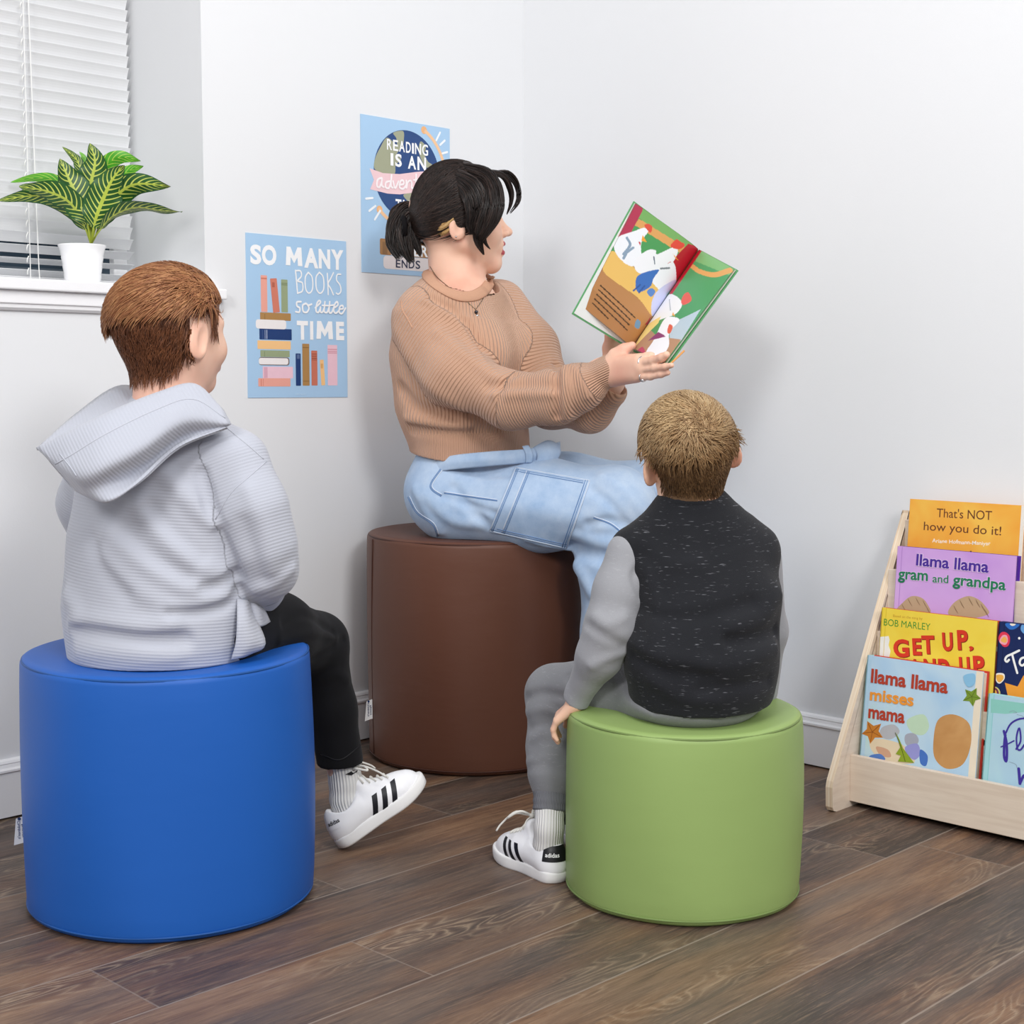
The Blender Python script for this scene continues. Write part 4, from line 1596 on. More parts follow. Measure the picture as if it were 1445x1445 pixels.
    def trace(self, px, py, t0=1.6):
        """first point of the surface on the line of sight"""
        o, r = np.array([0, 0, CAM_H]), rayd(px, py)
        t = t0
        for _ in range(160):
            d = self.raw((o + r * t)[None])[0]
            if d < 0.0004:
                break
            t += max(d * 0.7, 0.0004)
            if t > 6:
                return None
        return o + r * t

    def pline(self, pts, n=5):
        """polyline seen in the photograph, laid on the surface"""
        S = spline(pts, n) if len(pts) > 2 else np.array([np.array(pts[0]) * (1 - t) + np.array(pts[1]) * t for t in np.linspace(0, 1, n + 1)])
        L = [self.trace(*p) for p in S]
        return np.array([l for l in L if l is not None])

    def mesh(self, h=0.0025, B=16):
        lo, hi = np.full(3, 1e9), np.full(3, -1e9)
        for q in self.p:
            if q[0] == 'c':
                for c, r in ((q[1], q[3]), (q[2], q[4])):
                    lo, hi = np.minimum(lo, c - r), np.maximum(hi, c + r)
            elif q[0] == 'e':
                r = max(q[3])
                lo, hi = np.minimum(lo, q[1] - r), np.maximum(hi, q[1] + r)
            else:
                r = max(q[3][2], q[3][3], *q[4])
                for c in (q[1], q[2]):
                    lo, hi = np.minimum(lo, c - r), np.maximum(hi, c + r)
        lo, hi = lo - 0.03, hi + 0.03
        bs = B * h
        nb = np.ceil((hi - lo) / bs).astype(int)
        g = np.stack(np.meshgrid(*[np.arange(n) for n in nb], indexing='ij'), -1).reshape(-1, 3)
        cen = lo + (g + 0.5) * bs
        R = bs * 0.5 * math.sqrt(3)
        E = np.stack([self.prim(q, cen) for q in self.p], 1)
        mn = E.min(1)
        amp = max([abs(f[1]) for f in self.folds] + [0])
        kmax = max(q[5] for q in self.p)
        act = np.where((mn < R * 1.25 + kmax * 0.6 + amp))[0]
        nodes = np.stack(np.meshgrid(*[np.arange(B + 1)] * 3, indexing='ij'), -1).reshape(-1, 3)
        NX, NY = int(nb[0] * B + 4), int(nb[1] * B + 4)
        ids_all, pos_all, quads = [], [], []
        fb = [(f[0].min(0) - 3 * f[2], f[0].max(0) + 3 * f[2]) for f in self.folds]
        for a in act:
            idx = np.where(E[a] <= mn[a] + 2 * R * 1.2 + kmax)[0]
            fi = [i for i, (l, u) in enumerate(fb) if np.all(cen[a] + R > l) and np.all(cen[a] - R < u)]
            base = g[a] * B
            P = lo + (base + nodes) * h
            v = self.raw(P, idx, fi).reshape(B + 1, B + 1, B + 1)
            s = v < 0
            if s.all() or not s.any():
                continue
            c = np.zeros((B, B, B), np.int8)
            for dx in (0, 1):
                for dy in (0, 1):
                    for dz in (0, 1):
                        c += s[dx:dx + B, dy:dy + B, dz:dz + B]
            cell = np.argwhere((c > 0) & (c < 8))
            if len(cell):
                acc = np.zeros((len(cell), 3))
                cnt = np.zeros(len(cell))
                for ax in range(3):
                    o1, o2 = [(1, 2), (0, 2), (0, 1)][ax]
                    for u in (0, 1):
                        for w in (0, 1):
                            p0 = cell.copy()
                            p0[:, o1] += u
                            p0[:, o2] += w
                            p1 = p0.copy()
                            p1[:, ax] += 1
                            v0, v1 = v[p0[:, 0], p0[:, 1], p0[:, 2]], v[p1[:, 0], p1[:, 1], p1[:, 2]]
                            m = (v0 < 0) != (v1 < 0)
                            t = np.where(m, v0 / np.where(m, v0 - v1, 1), 0)
                            q = p0.astype(float)
                            q[:, ax] += t
                            acc += q * m[:, None]
                            cnt += m
                gc = base + cell
                ids_all.append(gc[:, 0].astype(np.int64) + NX * (gc[:, 1].astype(np.int64) + NY * gc[:, 2].astype(np.int64)))
                pos_all.append(lo + (base + acc / cnt[:, None]) * h)
            st = [1, NX, NX * NY]
            for ax in range(3):
                sl = [slice(0, B)] * 3
                sl2 = list(sl)
                sl2[ax] = slice(1, B + 1)
                s0, s1 = s[tuple(sl)], s[tuple(sl2)]
                e = np.argwhere(s0 != s1)
                if not len(e):
                    continue
                inn = s0[e[:, 0], e[:, 1], e[:, 2]]
                ge = base + e
                gid = ge[:, 0].astype(np.int64) + NX * (ge[:, 1].astype(np.int64) + NY * ge[:, 2].astype(np.int64))
                a1, a2 = st[(ax + 1) % 3], st[(ax + 2) % 3]
                Q = np.stack([gid - a1 - a2, gid - a2, gid, gid - a1], 1)
                Q[~inn] = Q[~inn][:, ::-1]
                quads.append(Q)
        ids = np.concatenate(ids_all)
        pos = np.concatenate(pos_all)
        o = np.argsort(ids)
        ids, pos = ids[o], pos[o]
        Q = np.concatenate(quads)
        k = np.clip(np.searchsorted(ids, Q), 0, len(ids) - 1)
        ok = (ids[k] == Q).all(1)
        return pos, k[ok]


def relax(V, F, n=2, lam=0.5):
    """light smoothing of a quad mesh"""
    e = np.vstack([F[:, [0, 1]], F[:, [1, 2]], F[:, [2, 3]], F[:, [3, 0]]])
    e = np.vstack([e, e[:, ::-1]])
    cnt = np.bincount(e[:, 0], minlength=len(V)).astype(float)
    for _ in range(n):
        S = np.stack([np.bincount(e[:, 0], V[e[:, 1], i], minlength=len(V)) for i in range(3)], 1)
        V = V + lam * (S / np.maximum(cnt, 1)[:, None] - V)
    return V


def vnormals(V, F):
    n = np.cross(V[F[:, 2]] - V[F[:, 0]], V[F[:, 3]] - V[F[:, 1]])
    N = np.stack([sum(np.bincount(F[:, j], n[:, i], minlength=len(V)) for j in range(4)) for i in range(3)], 1)
    return N / (np.linalg.norm(N, axis=1)[:, None] + 1e-12)


def settle(V, b):
    x, y, r, top = b
    inb = (np.hypot(V[:, 0] - x, V[:, 1] - y) < r - 0.002) & (V[:, 2] > top - 0.15)
    V = V.copy()
    V[:, 2] = np.where(inb, np.maximum(V[:, 2], top - 0.004), V[:, 2])
    return V


def solid(name, field, mat, parent, h=0.0025, attrs=None, fmat=None, sm=1, label=None, noise=None, seat=None):
    V, F = field.mesh(h)
    if sm:
        V = relax(V, F, sm, 0.4)
    if seat is not None:                       # soft parts flatten on the bolster they sit on
        V = settle(V, seat)
    if noise is not None:
        V = V + vnormals(V, F) * noise(V)[:, None]
    at = {k: f(V) for k, f in attrs.items()} if attrs else None
    fm = fmat(V[F].mean(1)) if fmat is not None else None
    o = mesh_obj(name, V, F, mat, parent, True, fm, at, label=label)
    return o, V, F


def loft(rows, thick, nu=6, nv=5, flip=False):
    """smooth sheet through rows of points, given a thickness"""
    R = [spline(np.array(r, float), nu) for r in rows]
    A = np.array(R)
    G = np.array([spline(A[:, j], nv) for j in range(A.shape[1])]).transpose(1, 0, 2)
    m, n = G.shape[:2]
    du = np.gradient(G, axis=1)
    dv = np.gradient(G, axis=0)
    N = np.cross(du, dv)
    N /= np.linalg.norm(N, axis=2)[..., None] + 1e-12
    if flip:
        N = -N
    V = np.vstack([G.reshape(-1, 3), (G - N * thick).reshape(-1, 3)])
    k = m * n
    F = []
    for i in range(m - 1):
        for j in range(n - 1):
            a = i * n + j
            q1 = (a, a + 1, a + n + 1, a + n)
            F.append(q1[::-1] if flip else q1)
            q2 = tuple(x + k for x in q1)
            F.append(q2 if flip else q2[::-1])
    rim = [i for i in range(n)] + [i * n + n - 1 for i in range(1, m)] + [(m - 1) * n + j for j in range(n - 2, -1, -1)] + [i * n for i in range(m - 2, 0, -1)]
    for a, b in zip(rim, rim[1:] + rim[:1]):
        F.append((a, a + k, b + k, b) if not flip else (b, b + k, a + k, a))
    return V, np.array(F)


def bvh(V, F):
    return BVHTree.FromPolygons([tuple(v) for v in V], [tuple(int(i) for i in f) for f in F])


def cast(tree, px, py):
    r = rayd(px, py)
    h = tree.ray_cast(Vector((0, 0, CAM_H)), Vector(r))
    return (None, None) if h[0] is None else (np.array(h[0]), np.array(h[1]))


def line_on(tree, pts, n=6, off=0.0):
    S = spline(pts, n) if len(pts) > 2 else np.array([np.array(pts[0]) * (1 - t) + np.array(pts[1]) * t for t in np.linspace(0, 1, n * 2 + 1)])
    P, N = [], []
    for p in S:
        a, b = cast(tree, *p)
        if a is not None:
            if b @ rayd(*p) > 0:
                b = -b
            P.append(a + b * off)
            N.append(b)
    return np.array(P), np.array(N)


# ---------------------------------------------------------------- heads
class Frame:
    """head axes: f forward, l to the figure's left, u up; o = middle between the ears"""
    def __init__(self, o, az, pitch, roll, hh):
        f = np.array([math.sin(az) * math.cos(pitch), math.cos(az) * math.cos(pitch), math.sin(pitch)])
        l0 = np.array([-math.cos(az), math.sin(az), 0])
        u0 = np.cross(f, l0)
        self.f = f
        self.l = l0 * math.cos(roll) + u0 * math.sin(roll)
        self.u = u0 * math.cos(roll) - l0 * math.sin(roll)
        self.o, self.hh = np.asarray(o, float), hh

    def __call__(self, x, y, z):
        return self.o + self.hh * (self.f * x + self.l * y + self.u * (z - 0.45))

    def loc(self, P):
        q = (P - self.o) / self.hh
        return np.stack([q @ self.f, q @ self.l, q @ self.u + 0.45], 1)

    @property
    def A(self):
        return [self.f, self.l, self.u]


def add_head(F, H, child=False, mouth_open=0.0, tilt=0.25):
    s = H.hh
    e = lambda c, r, k, sub=None: F.ell(H(*c), np.array(r) * s, H.A, k * s)
    if child:
        e((-0.06, 0, 0.615), (0.445, 0.355, 0.385), 0.1)
        e((0.10, 0, 0.40), (0.28, 0.275, 0.34), 0.12)
        jw, ch = 0.155, (0.235, 0, 0.105)
    else:
        e((-0.055, 0, 0.62), (0.425, 0.335, 0.38), 0.1)
        e((0.12, 0, 0.39), (0.255, 0.26, 0.34), 0.12)
        jw, ch = 0.17, (0.265, 0, 0.095)
    for sd in (1, -1):
        F.cap(H(-0.01, sd * jw * 1.15, 0.30), H(*(np.array(ch) + (0, sd * 0.03, 0.01))), 0.095 * s, 0.07 * s, 0.10 * s)
        e((0.235, sd * 0.155, 0.36), (0.11, 0.10, 0.10), 0.10)
        F.cap(H(0.345, sd * 0.05, 0.585), H(0.275, sd * 0.215, 0.575), 0.03 * s, 0.03 * s, 0.06 * s)
    e(ch, (0.075, 0.085, 0.07), 0.07)
    # nose
    nt = 0.435 if child else 0.452
    F.cap(H(0.352, 0, 0.53), H(nt - 0.01, 0, 0.395), 0.030 * s, 0.036 * s, 0.05 * s)
    e((nt, 0, 0.378), (0.042, 0.042, 0.036), 0.035)
    for sd in (1, -1):
        e((nt - 0.045, sd * 0.052, 0.362), (0.042, 0.032, 0.030), 0.025)
    # lips and the muzzle below the nose
    e((0.325, 0, 0.25), (0.075, 0.115, 0.085), 0.06)
    g = mouth_open
    F.cap(H(0.383, -0.055, 0.258 + g * 0.4), H(0.383, 0.055, 0.258 + g * 0.4), 0.026 * s, 0.026 * s, 0.022 * s)
    F.cap(H(0.372, -0.045, 0.212 - g), H(0.372, 0.045, 0.212 - g), 0.027 * s, 0.027 * s, 0.022 * s)
    F.cut('cap', H(0.40, -0.075, 0.236 - g * 0.3), H(0.40, 0.075, 0.236 - g * 0.3), (0.010 + g * 0.6) * s, k=0.012 * s)
    for sd in (1, -1):
        F.cut('ell', H(0.385, sd * 0.135, 0.505), np.array((0.075, 0.085, 0.05)) * s, H.A, k=0.05 * s)
    # ears
    for sd in (1, -1):
        to = tilt
        ax = [H.f * math.cos(to) + H.l * sd * -math.sin(to) - H.u * 0.15, H.l * sd * math.cos(to) + H.f * math.sin(to), H.u + H.f * -0.15]
        yy = (0.365 if child else 0.335)
        c0 = H(-0.075, sd * yy, 0.465)
        F.ell(c0, np.array((0.100 if child else 0.085, 0.030, 0.142)) * s, ax, 0.03 * s)
        F.ell(H(-0.06, sd * (yy - 0.005), 0.365), np.array((0.045, 0.026, 0.05)) * s, ax, 0.03 * s)
        F.cut('ell', c0 + (H.l * sd * 0.030 + H.f * 0.022) * s, np.array((0.050, 0.026, 0.088)) * s, ax, k=0.02 * s)


def add_eyes(H, root, iris='#5b4632', lid=0.35, skin=None):
    """eyeballs with iris, as parts"""
    q = NT('eye')
    for sd in (1, -1):
        c = H(0.302, sd * 0.135, 0.50)
        m = MB().lathe([(0.0005, -1)] + [(math.sin(t), -math.cos(t)) for t in np.linspace(0.1, PI - 0.1, 14)] + [(0.0005, 1)], seg=20)
        V = np.array(m.v)
        f = H.f * 0.985 - H.u * 0.12
        f = unit(f)
        a = unit(np.cross(f, H.u))
        b = np.cross(f, a)
        V = c + 0.058 * H.hh * (V[:, 0:1] * a + V[:, 1:2] * b + V[:, 2:3] * f)
        zc = np.array([np.mean([m.v[i][2] for i in fc]) for fc in m.f])
        fm = np.where(zc > 0.97, 2, np.where(zc > 0.86, 1, 0))
        mesh_obj('eye', V, m.f, [flat('#f2eeea', 0.15, 0.5), flat(iris, 0.15, 0.5), flat('#15110f', 0.1, 0.5)], root, True, fm)
        D_ = (V - c) / (0.058 * H.hh)
        keep = [fc for fc in m.f if all((D_[i] @ H.u > lid or D_[i] @ H.u < -0.55) and D_[i] @ H.f > -0.3 for i in fc)]
        mesh_obj('eyelid', c + D_ * 0.0635 * H.hh, keep, skin, root, True)


def skin_mat(name, hx, red, rs=0.12):
    q = NT(name)
    co = q.coord()
    n1 = q.noise(co, 14, 3)
    n2 = q.noise(co, 160, 2)
    c = q.mix(q.ramp(n1, [(0.40, (0, 0, 0)), (0.72, (0.6, 0.6, 0.6))]), hexc(hx), hexc(red))
    m = q.done(c, 0.48, q.bump(n2, 0.05, 0.001), spec=0.35)
    q.b.inputs['Subsurface Weight'].default_value = rs
    q.b.inputs['Subsurface Radius'].default_value = (0.012, 0.005, 0.003)
    q.b.inputs['Subsurface Scale'].default_value = 0.6
    return m


# ---------------------------------------------------------------- hair made of strands
def strand_mesh(paths, r0, r1, seg=3):
    """paths: (n strands, m points, 3) -> one mesh of thin tapered tubes; per-vertex random shade"""
    n, m, _ = paths.shape
    T = np.gradient(paths, axis=1)
    T /= np.linalg.norm(T, axis=2)[..., None] + 1e-12
    ref = np.where(np.abs(T[:, :1, 2:3]) < 0.9, np.array([0, 0, 1.0]), np.array([1.0, 0, 0]))
    N = np.cross(T, np.broadcast_to(ref, T.shape))
    N /= np.linalg.norm(N, axis=2)[..., None] + 1e-12
    Bn = np.cross(T, N)
    t = np.linspace(0, 1, m)
    rr = np.asarray(r0).reshape(-1, 1) * (1 - t) ** 0.6 + r1
    V = []
    for k in range(seg):
        a = 2 * PI * k / seg
        V.append(paths + rr[..., None] * (math.cos(a) * N + math.sin(a) * Bn))
    V = np.stack(V, 2).reshape(-1, 3)
    i = np.arange(n)[:, None, None] * (m * seg) + np.arange(m - 1)[None, :, None] * seg
    k = np.arange(seg)[None, None, :]
    k2 = (k + 1) % seg
    F = np.stack([i + k, i + k2, i + seg + k2, i + seg + k], -1).reshape(-1, 4)
    shade = np.repeat(RNG.random(n), m * seg)
    along = np.tile(np.repeat(t, seg), n)
    return V, F, shade, along


def hair_mat(name, dark, mid, light, rough=0.42):
    q = NT(name)
    sh = q.attr('shade')
    n = q.noise(q.coord(), 45, 3)
    f = q.math('ADD', q.math('MULTIPLY', sh, 0.65), q.math('MULTIPLY', n, 0.35))
    c = q.ramp(f, [(0.15, hexc(dark)), (0.5, hexc(mid)), (0.85, hexc(light))])
    return q.done(c, rough, spec=0.35)


def grow(field, roots, dirf, steps, length, lift0, lift1, jitter=0.15, curl=0.0):
    """strands that run over the surface of field, following dirf(P, normal, t)"""
    n = len(roots)
    P = roots.copy()
    out = [P.copy()]
    ln = np.broadcast_to(np.asarray(length, float), (n,))
    J = RNG.normal(0, jitter, (n, 3))
    for s in range(steps):
        t = (s + 1) / steps
        N = field.grad(P)
        D = dirf(P, N, t) + J
        D = D - N * (D * N).sum(1)[:, None]
        D /= np.linalg.norm(D, axis=1)[:, None] + 1e-9
        P = P + D * (ln / steps)[:, None]
        d = field.raw(P)
        N = field.grad(P)
        lift = lift0 + (lift1 - lift0) * t
        P = P - N * (d - lift)[:, None]
        out.append(P.copy())
    return np.stack(out, 1)


def sample(V, F, n, mask):
    """random points of a mesh where mask(point) holds"""
    c = V[F].mean(1)
    a = np.linalg.norm(np.cross(V[F[:, 2]] - V[F[:, 0]], V[F[:, 3]] - V[F[:, 1]]), axis=1)
    w = a * mask(c)
    i = RNG.choice(len(F), n, p=w / w.sum())
    u, v = RNG.random((2, n, 1))
    q = V[F[i]]
    return (q[:, 0] * (1 - u) + q[:, 1] * u) * (1 - v) + (q[:, 3] * (1 - u) + q[:, 2] * u) * v
# ---------------------------------------------------------------- shared pieces of clothing and anatomy
def fabric(name, c, attr=None, period=0.0045, depth=0.5, weave=900.0, col_amp=0.06, rough=0.9, heather=None, sheen=0.2, bdist=0.002, rnd=0.25):
    """cloth; ribs follow the attribute (metres across the ribs)"""
    q = NT(name)
    co = q.coord()
    base = hexc(c)
    n1 = q.noise(co, 9, 3)
    col = q.mix(n1, tuple(x * (1 - col_amp) for x in base), tuple(min(1, x * (1 + col_amp)) for x in base))
    h = q.math('MULTIPLY', q.noise(co, weave, 2), rnd)
    if heather:
        hc, amt, sc = heather
        hn = q.noise(q.mapping(co, sc), 1.0, 2, 0.7)
        col = q.mix(q.ramp(hn, [(amt, (0, 0, 0)), (min(amt + 0.08, 1), (1, 1, 1))]), col, hexc(hc))
    if attr:
        a = q.attr(attr)
        s = q.math('SINE', q.math('MULTIPLY', a, 2 * PI / period))
        h = q.math('ADD', h, q.math('MULTIPLY', s, depth))
    return q.done(col, rough, q.bump(h, 0.9, bdist), spec=0.15, **{'Sheen Weight': sheen})


def hand(F, wrist, d, back, thumb, s=1.0, curl=0.5, spread=0.10):
    """hand with palm, four fingers and thumb; d: along the fingers, back: out of the back of the hand, thumb: towards the thumb"""
    d, back, thumb = unit(d), unit(back), unit(thumb)
    w = np.asarray(wrist, float)
    P = lambda x, y, z: w + (d * x + thumb * y + back * z) * s
    F.cap(P(-0.03, 0, 0), P(0.02, 0, 0), 0.022 * s, 0.023 * s, 0.02 * s, (back, 0.75))
    for y0, y1 in ((0.018, 0.028), (0.003, 0.009), (-0.012, -0.012), (-0.020, -0.028)):
        F.cap(P(0.012, y0, 0), P(0.078, y1, 0.002), 0.0145 * s, 0.0115 * s, 0.014 * s)
    for y, ln, sp in ((0.028, 0.072, 1), (0.009, 0.080, 0.3), (-0.011, 0.074, -0.4), (-0.029, 0.058, -1)):
        p = P(0.080, y, 0.002)
        a, dd = 0.0, d + thumb * spread * sp
        r = 0.0092 * s
        for i, fr in enumerate((0.45, 0.30, 0.25)):
            a += curl * (0.55, 0.75, 0.6)[i]
            v = unit(dd) * math.cos(a) - back * math.sin(a)
            q_ = p + v * ln * fr * s
            F.cap(p, q_, r, r * 0.92, 0.004 * s)
            p, r = q_, r * 0.92
    t0, t1 = P(0.015, 0.022, -0.004), P(0.050, 0.048, -0.012)
    t2 = t1 + unit(d * 0.8 + thumb * 0.25 - back * (0.2 + 0.4 * curl)) * 0.032 * s
    t3 = t2 + unit(d * 0.9 - thumb * 0.1 - back * (0.2 + 0.5 * curl)) * 0.026 * s
    F.chain([t0, t1, t2, t3], [0.0165 * s, 0.012 * s, 0.0105 * s, 0.0088 * s], 0.010 * s)


def lip_faces(H, g=0.0):
    def f(c):
        q = H.loc(c)
        m = (np.abs(q[:, 1]) < 0.085) & (q[:, 0] > 0.355) & (q[:, 2] > 0.188 - g) & (q[:, 2] < 0.282 + g * 0.4)
        return m.astype(int)
    return f


M_WHITE_LEATHER = flat('#f3f3f6', 0.4, 0.4, var=0.008)
M_SOLE = flat('#ecebea', 0.55, 0.3, var=0.02)
M_LACE = flat('#e3e1da', 0.85, 0.1, var=0.05, scale=400)
M_BLACK = flat('#17171b', 0.5, 0.35)


def shoe(parent, heel, d, up, L, lat, tab='#f3f3f6', word='#17171b', stripes='#15161f'):
    """low white court shoe; lat = +1 when the outer side is the figure's left"""
    d, up = unit(d), np.asarray(up, float)
    up = unit(up - d * (up @ d))
    lf = np.cross(up, d)
    s = L / 0.2
    P = lambda x, y, z: np.asarray(heel, float) + (d * x + lf * y + up * z) * s
    root = empty('sneaker', P(0, 0, 0))
    root.parent = parent
    root.location = Vector(V2W(P(0, 0, 0))) - Vector(world_loc(parent))
    # sole
    out = cspline([(-0.004, 0), (0.0, 0.015), (0.014, 0.0275), (0.05, 0.0295), (0.09, 0.030), (0.13, 0.038), (0.165, 0.036), (0.190, 0.024), (0.199, 0.004), (0.192, -0.020),
                   (0.165, -0.034), (0.13, -0.037), (0.09, -0.030), (0.05, -0.0295), (0.014, -0.0275), (0.0, -0.015)], 4)
    cen = np.array([0.095, 0])
    V, Fc = [], []
    n = len(out)
    lev = [(0.0, 0.955), (0.003, 0.99), (0.010, 1.0), (0.018, 1.0), (0.0225, 0.985), (0.024, 0.95)]
    spring = lambda x: 0.010 * max(0, (x - 0.13) / 0.07) ** 2
    for z, k in lev:
        for x, y in out:
            xx, yy = cen + (np.array([x, y]) - cen) * k
            V.append(P(xx, yy, z + spring(x) - (0.0015 if z > 0.02 else 0)))
    for i in range(len(lev) - 1):
        for j in range(n):
            Fc.append((i * n + j, i * n + (j + 1) % n, (i + 1) * n + (j + 1) % n, (i + 1) * n + j))
    Fc += [tuple(range(n))[::-1], tuple((len(lev) - 1) * n + j for j in range(n))]
    mesh_obj('sole', V, Fc, M_SOLE, root, True)
    # upper
    F = Field(0.02 * s)
    F.chain([P(0.030, 0, 0.030), P(0.075, 0, 0.040), P(0.112, 0.0, 0.036), P(0.150, 0, 0.026), P(0.166, 0.001, 0.024)], [r * s for r in (0.0265, 0.0275, 0.031, 0.0300, 0.0255)], 0.018 * s)
    F.cap(P(0.019, 0, 0.026), P(0.022, 0, 0.055), 0.0205 * s, 0.0195 * s, 0.02 * s)
    F.cap(P(0.105, 0, 0.044), P(0.086, 0, 0.084), 0.0215 * s, 0.0165 * s, 0.014 * s)
    F.cap(P(0.040, 0, 0.040), P(0.045, 0, 0.056), 0.0265 * s, 0.0255 * s, 0.02 * s)
    F.cut('cap', P(0.042, 0, 0.060), P(0.036, 0, 0.15), 0.0235 * s, 0.027 * s)
    F.cut('cap', P(0.047, -0.08, 0.096), P(0.047, 0.08, 0.096), 0.035 * s)
    F.clip(P(0, 0, 0.0185), -up)
    o, V, Q = solid('upper', F, M_WHITE_LEATHER, root, 0.0017 * s)
    T = bvh(V, Q)

    def onto(p, v, off):
        h = T.ray_cast(Vector(p), Vector(unit(v)))
        return None if h[0] is None else np.array(h[0]) - unit(v) * off

    def patch(name, fn, nu, nv, mat, off=0.0007):
        G = [[fn(i / nu, j / nv) for j in range(nv + 1)] for i in range(nu + 1)]
        if any(g is None for r in G for g in r):
            G = [[g if g is not None else None for g in r] for r in G]
        vs, idx = [], {}
        for i in range(nu + 1):
            for j in range(nv + 1):
                if G[i][j] is not None:
                    idx[i, j] = len(vs)
                    vs.append(G[i][j])
        fs = [(idx[i, j], idx[i + 1, j], idx[i + 1, j + 1], idx[i, j + 1]) for i in range(nu) for j in range(nv)
              if all((a, b) in idx for a, b in ((i, j), (i + 1, j), (i + 1, j + 1), (i, j + 1)))]
        if fs:
            mesh_obj(name, vs, fs, mat, root, True)

    ys = lat * 0.09
    for x0 in (0.078, 0.099, 0.120):
        patch('stripe', lambda a, b: onto(P(x0 + 0.011 * a + 0.018 * b, ys, 0.021 + 0.034 * b), -lf * lat, 0.0006), 3, 8, flat(stripes, 0.45, 0.35))
        patch('stripe', lambda a, b: onto(P(x0 + 0.011 * a + 0.018 * b, -ys, 0.021 + 0.034 * b), lf * lat, 0.0006), 3, 8, flat(stripes, 0.45, 0.35))

    def heelpt(ph, z, off):
        v = -d * math.cos(ph) + lf * lat * math.sin(ph)
        return onto(P(0.032, 0, z) + v * 0.1 * s, -v, off)
    patch('heel_tab', lambda a, b: heelpt((a - 0.5) * 2.3, 0.041 + 0.028 * b - 0.006 * (abs(a - 0.5) * 2) ** 3 * b, 0.0006), 16, 6, flat(tab, 0.4, 0.4))
    tv, tf = text2d('adidas', 0.02)
    k = 0.0105
    ph0 = 0.42 if lat < 0 else 0.10
    W = tv[:, 0].max()
    pv = []
    for x, y in tv:
        xx = x if lat < 0 else W - x
        pv.append(heelpt(ph0 + xx * k / 0.030, 0.050 + y * k, 0.0011))
    if all(p is not None for p in pv):
        mesh_obj('heel_lettering', pv, tf, flat(word, 0.5, 0.3), root)
    # laces
    lm = MB()
    top = lambda x, y: onto(P(x, y, 0.12), -up, 0.0012)
    for i, x in enumerate((0.092, 0.103, 0.114, 0.125, 0.136)):
        pts = [top(x + 0.004 * abs(y) / 0.016, y) for y in np.linspace(-0.017, 0.017, 7)]
        pts = [p + up * 0.0012 for p in pts if p is not None]
        if len(pts) > 3:
            lm.tube(spline(pts, 2), 0.0026 * s, 6, flat=0.5)
    c = top(0.092, 0)
    if c is not None:
        c = c + up * 0.004
        for sg in (1, -1):
            lm.tube(spline([c, c + d * 0.004 + lf * sg * 0.022 + up * 0.010, c + d * 0.022 + lf * sg * 0.036 - up * 0.004, c + d * 0.020 + lf * sg * 0.018 + up * 0.002, c], 5), 0.0022 * s, 6, flat=0.6)
            lm.tube(spline([c, c + d * 0.018 + lf * sg * 0.020 + up * 0.006, c + d * 0.036 + lf * sg * 0.038 - up * 0.016, c + d * 0.042 + lf * sg * 0.046 - up * 0.030], 5), 0.0018 * s, 6, flat=0.6)
        lm.tube([c - lf * 0.004, c + lf * 0.004], 0.0045 * s, 8)
    mesh_obj('laces', lm.v, lm.f, M_LACE, root, True)
    lt = MB()
    rim = []
    for a in np.linspace(0, 2 * PI, 29):
        rim.append((0.046 + 0.030 * math.cos(a), 0.0235 * math.sin(a)))
    return root


def ribbed_knit(name, hx, n=60):
    q = NT(name)
    a = q.attr('ang')
    c = hexc(hx)
    s = q.math('SINE', q.math('MULTIPLY', a, float(n)))
    col = q.mix(q.math('MULTIPLY_ADD', s, 0.5, 0.5), tuple(x * 0.86 for x in c), c)
    return q.done(col, 0.9, q.bump(s, 0.6, 0.0012), spec=0.1)


M_SOCK = ribbed_knit('white_sock', '#efeeec', 34)


def sock(parent, pts, rs, mat=None):
    """ribbed tube along pts"""
    S = spline(pts, 6)
    R = np.interp(np.linspace(0, 1, len(S)), np.linspace(0, 1, len(rs)), rs)
    R = R + 0.0007 * np.sin(np.linspace(0, 22, len(S)))
    v, f = tube_mesh(S, R, 48)
    ang = np.tile(np.arange(48) * 2 * PI / 48, len(S))
    return mesh_obj('sock', v, f, mat or M_SOCK, parent, True, attrs={'ang': ang})


def seam_line(parent, name, P, r, mat, N=None, fl=0.6):
    v, f = tube_mesh(P, r, 6, True, fl, N)
    return mesh_obj(name, v, f, mat, parent, True)


def hair_cap(V, F, H, mask, off, shade):
    """faces of the scalp lifted off the skin"""
    keep = mask(V[F].mean(1))
    Fk = F[keep]
    used = np.unique(Fk)
    re = np.full(len(V), -1)
    re[used] = np.arange(len(used))
    N = vnormals(V, F)[used]
    P = V[used]
    return P + N * off(P)[:, None], re[Fk], np.full(len(used), shade)


def merge(parts):
    """parts: list of (V, F, shade)"""
    Vs, Fs, Ss, n = [], [], [], 0
    for V, F, s in parts:
        Vs.append(V)
        Fs.append(F + n)
        Ss.append(s)
        n += len(V)
    return np.vstack(Vs), np.vstack(Fs), np.concatenate(Ss)


M_BROW = flat('#3a2922', 0.8, 0.1)
M_BROWF = flat('#8a6848', 0.8, 0.1)


def face_line(tree, H, pts, r, mat, nm, parent):
    """thin line laid on the face, points given across / up"""
    P = []
    for y, z in pts:
        h = tree.ray_cast(Vector(H(0.7, y, z)), Vector(-H.f))
        if h[0] is not None:
            P.append(np.array(h[0]) + H.f * 0.0006)
    if len(P) > 2:
        seam_line(parent, nm, np.array(P), r, mat)


